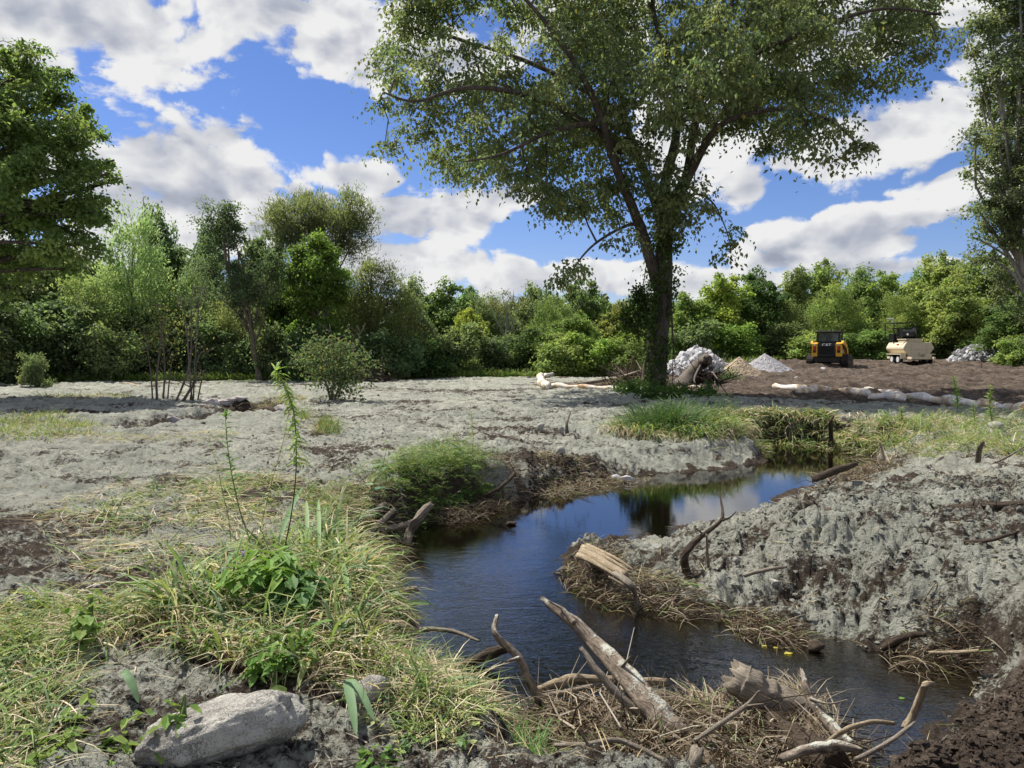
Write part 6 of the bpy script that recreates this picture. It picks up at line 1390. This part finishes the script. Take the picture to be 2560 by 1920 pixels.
    # brush piles beside the maple
    for lb, dx, dy, hw, ht, n in (('brush pile of broken branches left of the maple foot', 1365, 838, 62, 1.5, 420), ('brush pile with root plate right of the maple foot', 1510, 832, 60, 1.6, 420), ('grey pile of broken twigs in front of the left wood', 800, 826, 60, 1.0, 200)):
        mb = MB(); h = hit(dx, dy); px = FP / h.y; q = rs.randn(n, 2) * np.array([hw / px * .5, .7]); q = q[(np.abs(q[:, 0]) < hw / px)]; n = len(q); fall = np.exp(-(q[:, 0] / (hw / px * .6)) ** 2)
        z = rs.rand(n) * ht * .7 * fall; x = h.x + q[:, 0]; y = h.y + q[:, 1]
        sticks(mb, np.c_[x, y, terrain(x, y, False) + z * .6], rs.rand(n) * 6.28, .1 + rs.randn(n) * .45, .4 + 1.2 * rs.rand(n), .008 + .022 * rs.rand(n) ** 2, pick([(.07, .05, .04), (.12, .09, .065), (.20, .15, .10), (.04, .03, .025)], n, rs, .3))
        stuff('brush_pile', mb, 'grass', lb, 'brush pile')
    mb = MB()
    h = hit(1510, 838); q = h + 0 * h
    log('pale broken trunk leaning out of the brush right of the maple', [(1462,838,.15),(1486,812,.5),(1515,785,1.0),(1530,775,1.25)], [.30,.28,.30,.2], 'bark_mid', 'fallen_tree', 'log', seg=16, rough=.15, forks=[([(1520,785,1.),(1540,800,.6),(1545,835,.2)], .07), ([(1520,782,1.0),(1522,760,1.5)], .07), ([(1515,785,1.),(1500,820,.5),(1512,842,.1)], .06), ([(1522,782,1.),(1555,825,.5)], .05)])
    log('long pale fallen pole inside the dark ring', [(1228,833,.15),(1280,825,.25),(1330,817,.35),(1385,800,.9)], [.05,.07,.06,.03], 'wood', 'pole', 'pole')
debris()

def clods():
    """crumbs of dug soil and sprayed lumps that cannot be counted"""
    rs = np.random.RandomState(8); v0, f0 = ico(1)
    def lay(name, label, m, n, region, size, colf):
        mb = MB(); p, _ = in_poly(np.array([tuple(P(a, b, z))[:2] for a, b, z in region]), n, rs, True); d, _ = poly_dist(p[:, 0], p[:, 1], CH_XY); p = p[d > .03]; n = len(p)
        z = terrain(p[:, 0], p[:, 1]); s = size[0] + (size[1] - size[0]) * rs.rand(n) ** 3.2
        R = rs.rand(n, len(v0), 1) * .95 + .4; ax = rs.rand(n, 1, 3) * .9 + .5; ax[:, :, 2] *= .7
        V = v0[None] * R * ax * s[:, None, None]; V = V + np.c_[p, z - s * .05][:, None, :]
        F = (f0[None] + (np.arange(n) * len(v0))[:, None, None]).reshape(-1, 3); mb.add(V.reshape(-1, 3), None, F, np.repeat(colf(n), len(v0), 0)); tag(link(name, mb.mesh(name, M[m], False)), label, 'clods', kind='stuff')
    M['clod_soil'] = simple('clod_soil', (.085, .062, .047), .95, .1, .6, sc=18, bump=.8); M['clod_mulch'] = stone_mat('clod_mulch', (.20, .20, .165), (.46, .455, .38), 30)
    lay('soil_clods', 'crumbly dark soil clods heaped at the bottom right', 'ground', 14000, [(2212,1270,.2),(2130,1350,0),(2090,1450,-.3),(1990,1550,-.2),(1880,1600,-.1),(1780,1659,-.1),(1780,1720,0),(2350,1750,.1),(2400,1300,.2)], (.005, .028), lambda n: np.tile([[.3, 1., 0]], (n, 1)))
    lay('mulch_clods', 'sprayed earth lumps covering the right mound', 'ground', 9000, [(1420,1150,-.1),(1700,1050,0),(1900,1010,.1),(2300,990,.3),(2400,1250,.2),(2120,1400,-.2),(1700,1330,-.3),(1480,1240,-.3)], (.005, .030), lambda n: np.c_[.85 + .35 * rs.rand(n), 0 * np.zeros(n), np.zeros(n)])
    lay('near_clods', 'sprayed lumps on the near left ground', 'ground', 6000, [(-100,1150,0),(400,1000,0),(900,900,0),(1500,900,0),(1500,990,-.1),(1000,1000,0),(700,1100,0),(400,1130,0),(-100,1400,0)], (.005, .032), lambda n: np.c_[.85 + .35 * rs.rand(n), 0 * np.zeros(n), np.zeros(n)])
    lay('front_clods', 'sprayed crumbs around the boulder', 'ground', 6000, [(-80,1450,0),(400,1480,0),(900,1560,0),(1200,1600,-.1),(1500,1640,-.2),(1700,1720,0),(-100,1720,0)], (.003, .014), lambda n: np.c_[.85 + .35 * rs.rand(n), 0 * np.zeros(n), np.zeros(n)])
    lay('water_edge_mud', 'dark mud lumps along the cut banks', 'ground', 2600, [(1130,1000,-.3),(1450,985,-.2),(1640,985,-.3),(1640,1010,-.5),(1400,1035,-.5),(1150,1075,-.5)], (.01, .05), lambda n: np.c_[.3 * rs.rand(n), 0 * np.zeros(n), np.zeros(n)])
clods()
def floaters():
    rs = np.random.RandomState(3)
    for k, (dx, dy, w, lb) in enumerate(((1703,1411,.05,'yellow leaf floating at the right of the stream, largest'), (1652,1395,.03,'small yellow leaf floating left of the largest'), (1676,1399,.035,'yellow leaf floating between the other two'), (1948,1508,.03,'green leaf lying at the edge of the dark soil'))):
        h = P(dx, dy, ZW + .006); V, F, C = leaf_cards(np.array([[0, 0, 0.]]), np.array([[1., .3, 0]]), np.array([[0, 0, 1.]]), w * 1.6, w, np.array([(.55, .48, .08) if k < 3 else (.15, .3, .05)]), .05)
        mb = MB(); mb.add(V, F, None, C); tag(link('floating_leaf', mb.mesh('floating_leaf', M['grass']), None, tuple(h)), lb, 'leaf')
floaters()

# ------------------------------------------------------------------ machines
M['yellow'] = dirty('loader_yellow', (.72, .40, .03), amt=.45); M['black'] = dirty('loader_black', (.012, .012, .013), (.09, .07, .05), .5, .5); M['rubber'] = dirty('track_rubber', (.02, .018, .017), (.10, .07, .05), .9, 1.2)
M['cream'] = dirty('tank_cream', (.62, .54, .38), (.32, .24, .16), .5, .35); M['blacksteel'] = simple('black_steel', (.012, .012, .012), .45); M['white'] = simple('white_paint', (.8, .8, .78), .4, var=.03); M['red'] = simple('lamp_red', (.45, .03, .02), .3, var=.05)
M['glass'], _nt, _b = mat('cab_glass', .05, .5); _b.inputs['Base Color'].default_value = (.10, .13, .14, 1); _b.inputs['Alpha'].default_value = .75
M['wheel'] = simple('wheel_rim', (.6, .6, .6), .4); M['tyre'] = simple('tyre_rubber', (.02, .02, .02), .85, .2, .2)
def bx(name, parent, m, boxes, bev=.012):
    mb = MB()
    for b in boxes:
        v, f = box_arr(*b); mb.add(v, f)
    o = link(name, mb.mesh(name, M[m]), parent); 
    if bev: bevel_obj(o, bev)
    return o
def prism(mb, prof, x0, x1, col=(1, 1, 1)):
    """profile in (y,z) run along x"""
    n = len(prof); V = [(x0, a, b) for a, b in prof] + [(x1, a, b) for a, b in prof]; F = [(i, (i + 1) % n, n + (i + 1) % n, n + i) for i in range(n)]
    c = len(V); cy = sum(p[0] for p in prof) / n; cz = sum(p[1] for p in prof) / n; V += [(x0, cy, cz), (x1, cy, cz)]
    f3 = [((i + 1) % n, i, c) for i in range(n)] + [(n + i, n + (i + 1) % n, c + 1) for i in range(n)]; mb.add(V, F, f3, col)
def textmesh(name, s, size, m, parent, loc, rot, ext=.004, xs=1):
    cu = bpy.data.curves.new(name, 'FONT'); cu.body = s; cu.size = size; cu.extrude = ext; cu.align_x = 'CENTER'; cu.align_y = 'CENTER'; cu.offset = .010
    t = bpy.data.objects.new(name, cu); COL.objects.link(t); bpy.context.view_layer.update(); dg = bpy.context.evaluated_depsgraph_get(); me = bpy.data.meshes.new_from_object(t.evaluated_get(dg)); bpy.data.objects.remove(t)
    c_ = me.color_attributes.new('Col', 'FLOAT_COLOR', 'POINT'); c_.data.foreach_set('color', np.ones(len(me.vertices) * 4, np.float32))
    me.materials.clear(); me.materials.append(M[m]); o = link(name, me, parent, loc); o.rotation_euler = rot; o.scale = (xs, 1, 1); return o
def loader():
    h = hit(1792, 791); z = gz(h.x, h.y, False); Yw = h.y
    r = empty('compact_track_loader', (h.x, h.y, z), 'yellow and black compact track loader seen from behind with its bucket at the right', 'loader', rz=math.radians(-30)); s = (76 / FP * Yw) / 2.17; r.scale = (s,) * 3
    # local x right, y away from the camera, z up; about 1.9 wide, 3 long, 2.1 high
    for sx in (-1, 1):
        t = MB(); a = [(-1.15, .52), (-1.25, .35), (-1.12, .08), (-.9, 0), (.95, 0), (1.2, .12), (1.25, .32), (.75, .55), (.1, .72), (-.45, .70)]
        prism(t, a, sx * .98 - .2, sx * .98 + .2); 
        for k in range(len(a)):      # lugs
            p, q = np.array(a[k]), np.array(a[(k + 1) % len(a)]); L_ = np.linalg.norm(q - p); m_ = max(1, int(L_ / .16))
            for i in range(m_):
                c = p + (q - p) * (i + .5) / m_; an = math.atan2(q[1] - p[1], q[0] - p[0]); v, f = box_arr((0, 0, 0), (.38, .07, .035), 0, an); t.add(v + np.array([sx * .98, c[0], c[1]]), f)
        o = link('track', t.mesh('track', M['rubber']), r)
        w = MB()
        for (y, zz, rr) in ((-.85, .27, .2), (-.4, .2, .15), (0, .2, .15), (.4, .2, .15), (.85, .27, .2), (-.1, .52, .16)):
            V, F, f3 = tube_arr([(sx * .98 - .215, y, zz), (sx * .98 + .215, y, zz)], [rr, rr], 14); w.add(V, F, f3)
        link('track_wheels', w.mesh('track_wheels', M['black']), o)
    bx('chassis', r, 'black', [((0, 0, .52), (1.5, 2.3, .5)), ((0, -.95, .42), (1.45, .5, .34))], .03)
    mb = MB(); prism(mb, [(-1.32, .62), (-1.36, 1.0), (-1.22, 1.36), (.2, 1.40), (.3, .72), (.2, .6)], -.5, .5); bevel_obj(link('engine_hood', mb.mesh('engine_hood', M['black']), r), .02)
    d = bx('rear_door', r, 'black', [((0, -1.375, 1.0), (.94, .05, .74))], .02)
    for k in range(6): bx('slat', d, 'blacksteel', [((0, -1.41, .78 + k * .09), (.78, .05, .035), 0, .5)], 0)
    textmesh('badge', 'CAT', .23, 'white', d, (0, -1.408, 1.29), (PI / 2, 0, 0), xs=1.15)
    bx('lower_guard', d, 'blacksteel', [((0, -1.42, .68), (.86, .05, .16))], .01)
    for sx in (-1, 1):
        mb = MB(); prism(mb, [(-1.40, .60), (-1.42, 1.38), (-1.1, 1.45), (-.9, 1.42), (-.8, .62)], sx * .67 - .155, sx * .67 + .155); p = link('side_panel', mb.mesh('side_panel', M['yellow']), r); bevel_obj(p, .02)
        bx('tail_light', p, 'red', [((sx * .68, -1.43, 1.08), (.13, .04, .22))], .01)
        bx('light_frame', p, 'blacksteel', [((sx * .68, -1.422, 1.02), (.17, .03, .38))], .01)
        V, F, f3 = tube_arr([(sx * .68, -1.44, 1.33), (sx * .68, -1.415, 1.33)], [.055, .055], 14); mb = MB(); mb.add(V, F, f3); link('cap', mb.mesh('cap', M['white' if sx < 0 else 'wheel']), p)
        # lift arm: along the side from the rear top down to the bucket
        mb = MB(); prism(mb, [(-1.30, 1.38), (-1.1, 1.56), (-.4, 1.56), (.5, 1.30), (1.35, .62), (1.62, .30), (1.5, .22), (1.15, .50), (.45, 1.06), (-.4, 1.32), (-1.1, 1.30)], sx * .86 - .07, sx * .86 + .07); a = link('lift_arm', mb.mesh('lift_arm', M['yellow']), r); bevel_obj(a, .02)
        V, F, f3 = tube_arr([(sx * .74, -.7, .8), (sx * .76, .7, 1.05)], [.05, .035], 10); mb = MB(); mb.add(V, F, f3); link('cylinder', mb.mesh('cylinder', M['wheel']), a)
    c = bx('cab', r, 'black', [((-.62, -.75, 1.62), (.10, .12, .95)), ((.62, -.75, 1.62), (.10, .12, .95)), ((-.62, .55, 1.55), (.08, .1, 1.05)), ((.62, .55, 1.55), (.08, .1, 1.05)), ((-.6, -.1, 1.25), (.06, 1.3, .4)), ((.6, -.1, 1.25), (.06, 1.3, .4)), ((0, -.76, 1.42), (1.2, .06, .2))], .015)
    mb = MB(); prism(mb, [(-.98, 2.08), (-.95, 2.15), (.6, 2.17), (.72, 2.08), (.6, 2.04), (-.9, 2.03)], -.74, .74); bevel_obj(link('cab_roof', mb.mesh('cab_roof', M['black']), r), .02)
    bx('rear_window', c, 'glass', [((0, -.74, 1.76), (1.12, .015, .5))], 0); bx('side_window', c, 'glass', [((.62, -.1, 1.72), (.012, 1.15, .55))], 0); bx('side_window', c, 'glass', [((-.62, -.1, 1.72), (.012, 1.15, .55))], 0)
    bx('seat', r, 'black', [((.05, -.25, 1.5), (.5, .16, .75)), ((.05, 0, 1.15), (.5, .5, .16))], .05)
    mb = MB(); pr = [(1.55, .06), (1.62, .66), (1.66, .66), (1.72, .14), (2.35, .05), (2.35, .02), (1.6, 0)]; prism(mb, pr, -.98, 1.1)
    for sx in (-.98, 1.1): prism(mb, [(1.58, .02), (1.64, .64), (2.35, .05)], sx - .02, sx + .02)
    b = link('bucket', mb.mesh('bucket', M['black']), r)
    v, f = rock_arr(2, 5, (.28, .22, .14)); mb = MB(); mb.add(v + np.array([.75, 1.85, .62]), None, f); o = link('loose_rock', mb.mesh('loose_rock', M['rock']), None); o.matrix_world = Matrix.Translation((h.x, h.y, z)) @ Matrix.Rotation(math.radians(-30), 4, 'Z') @ Matrix.Scale(s, 4); tag(o, 'white rock lying in the bucket of the loader', 'rock')
loader()
def tank_trailer():
    h = hit(1984, 788); z = gz(h.x, h.y, False) ; Yw = h.y
    r = empty('tank_trailer', (h.x, h.y, z), 'cream coloured faceted tank on a trailer with black cage and hose reel', 'trailer', rz=math.radians(0)); s = (66 / FP * Yw) / 1.95; r.scale = (s,) * 3
    # end face towards the camera (x right, z up), tank runs away along y
    pr = [(-.60, .34), (-.68, .62), (-.98, .98), (-.98, 1.10), (-.80, 1.42), (.78, 1.42), (.98, 1.10), (.90, .92), (.66, .62), (.64, .34)]
    mb = MB(); n = len(pr); ys = (0., 2.3); V = [(x, y, zz) for y in ys for x, zz in pr]; F = [(i, (i + 1) % n, n + (i + 1) % n, n + i) for i in range(n)]; V += [(0, ys[0], .9), (0, ys[1], .9)]
    f3 = [((i + 1) % n, i, 2 * n) for i in range(n)] + [(n + i, n + (i + 1) % n, 2 * n + 1) for i in range(n)]; mb.add(V, F, f3); t = link('tank', mb.mesh('tank', M['cream']), r); bevel_obj(t, .03)
    bx('seam', t, 'cream', [((0, -.012, 1.0), (1.94, .03, .035)), ((-.48, -.012, .9), (.035, .03, 1.0)), ((.52, -.012, .9), (.035, .03, 1.0))], .006)
    bx('hatch', t, 'cream', [((-.22, .7, 1.52), (.98, 1.1, .18)), ((-.22, .7, 1.62), (1.1, 1.2, .05))], .02)
    V, F, f3 = tube_arr([(.08, -.07, .72), (.08, .02, .72)], [.075, .075], 12); mb = MB(); mb.add(V, F, f3); link('drain_cap', mb.mesh('drain_cap', M['cream']), t)
    bx('warning_label', t, 'red', [((-.90, .9, 1.265), (.012, .28, .13), 0, 0)], 0).rotation_euler = (0, 0, 0)
    V, F, f3 = tube_arr([(-.62, -.02, 1.62), (-.80, .2, 1.44), (-.97, .5, 1.06)], [.02, .02, .02], 6); mb = MB(); mb.add(V, F, f3); link('strap', mb.mesh('strap', M['blacksteel']), t)
    bx('frame', r, 'cream', [((-.7, 1.0, .42), (.12, 3.2, .14)), ((.7, 1.0, .42), (.12, 3.2, .14)), ((0, -.25, .42), (1.5, .12, .16)), ((.45, -.18, .52), (.42, .25, .34)), ((-.96, 1.0, .66), (.36, 1.9, .05)), ((-.96, .08, .52), (.36, .05, .3)), ((.96, 1.0, .66), (.30, 1.9, .05))], .012)
    mb = MB(); v, f = box_arr((0, 3.2, .40), (.12, 1.6, .1)); mb.add(v, f); link('drawbar', mb.mesh('drawbar', M['cream']), r)
    for sx in (-1, 1):
        for y in (.55, 1.35):
            mb = MB(); V, F, f3 = tube_arr([(sx * .95 - .1, y, .33), (sx * .95 - .08, y, .33), (sx * .95 + .08, y, .33), (sx * .95 + .1, y, .33)], [.27, .33, .33, .27], 22); mb.add(V, F, f3); w = link('wheel', mb.mesh('wheel', M['tyre']), r)
            mb = MB(); V, F, f3 = tube_arr([(sx * .95 - .115, y, .33), (sx * .95 + .115, y, .33)], [.18, .18], 16); mb.add(V, F, f3); link('rim', mb.mesh('rim', M['wheel']), w)
    mb = MB()      # cage at the far end
    T = [(-.85, 1.55), (.62, 1.55), (.62, 2.75), (-.85, 2.75)]
    for (x, y) in T: V, F, f3 = tube_arr([(x, y, 1.35), (x, y, 2.72)], [.03, .03], 6); mb.add(V, F, f3)
    for zz in (2.72, 2.35):
        for i in range(4): a, b = T[i], T[(i + 1) % 4]; V, F, f3 = tube_arr([(*a, zz), (*b, zz)], [.026, .026], 6); mb.add(V, F, f3)
    link('cage', mb.mesh('cage', M['blacksteel']), r)
    mb = MB(); V, F, f3 = tube_arr([(-.62, 1.3, 1.95), (-.60, 1.3, 1.95), (-.55, 1.3, 1.95), (.25, 1.3, 1.95), (.3, 1.3, 1.95), (.32, 1.3, 1.95)], [.45, .45, .28, .28, .45, .45], 26); mb.add(V, F, f3)
    v, f = box_arr((-.15, 1.3, 1.6), (.8, .7, .12)); mb.add(v, f); o = link('hose_reel', mb.mesh('hose_reel', M['blacksteel']), r)
    mb = MB(); V, F, f3 = tube_arr([(-.3, .82, 1.9), (-.3, .86, 2.0)], [.05, .05], 10); mb.add(V, F, f3); link('crank', mb.mesh('crank', M['wheel']), o)
    mb = MB(); V, F, f3 = tube_arr([(-.75, 2.0, 2.7), (-.75, 2.0, 2.92), (-.8, 1.9, 2.98), (-1.25, 1.7, 2.98)], [.035, .04, .06, .03], 8); mb.add(V, F, f3); link('spray_gun', mb.mesh('spray_gun', M['wheel']), r)
    bx('pump_housing', r, 'blacksteel', [((-.1, 2.3, 1.7), (1.1, .8, .6))], .03)
    mb = MB(); V, F, f3 = tube_arr([(.86, -.1, .0), (.86, -.1, .5)], [.03, .03], 8); mb.add(V, F, f3); link('stand', mb.mesh('stand', M['cream']), r)
tank_trailer()
def bits():
    h = hit(2154, 770); mb = MB(); V, F, f3 = tube_arr([(0, 0, -.1), (.02, 0, .5), (.03, 0, .95)], [.05, .05, .04], 6); mb.add(V, F, f3, (1, .95, .9)); tag(link('wooden_stake', mb.mesh('wooden_stake', M['bark_mid']), None, tuple(h)), 'short wooden stake standing right of the rubble heap', 'stake')
    h = hit(2118, 800); mb = MB(); V, F, f3 = tube_arr([(0, 0, -.05), (.05, 0, .25), (.02, 0, .5)], [.03, .02, .01], 6); mb.add(V, F, f3); tag(link('dead_twig', mb.mesh('dead_twig', M['bark']), None, tuple(h)), 'thin dark twig standing in the dark soil right of the trailer', 'twig')
    # soil bank behind the trailer
    rs = np.random.RandomState(2)
    for lb, dx, dy, sx, sy, sz in (('low brown earth heap right of the tank trailer', 2040, 770, 1.6, .9, .45), ('small earth heap behind the sock ring', 1196, 808, 1.2, .7, .3)):
        h = hit(dx, dy); v, f = ico(4); w = v * np.array([sx, sy, sz]) * (1 + .2 * n3(v, 4, 2) + .09 * n3(v, 5, 6) + .05 * n3(v, 7, 15))[:, None]; mb = MB(); mb.add(w, None, f, (1.6, 1.3, 1.2)); tag(link('earth_heap', mb.mesh('earth_heap', M['clod_soil'], True), None, tuple(h)), lb, 'earth heap')
bits()
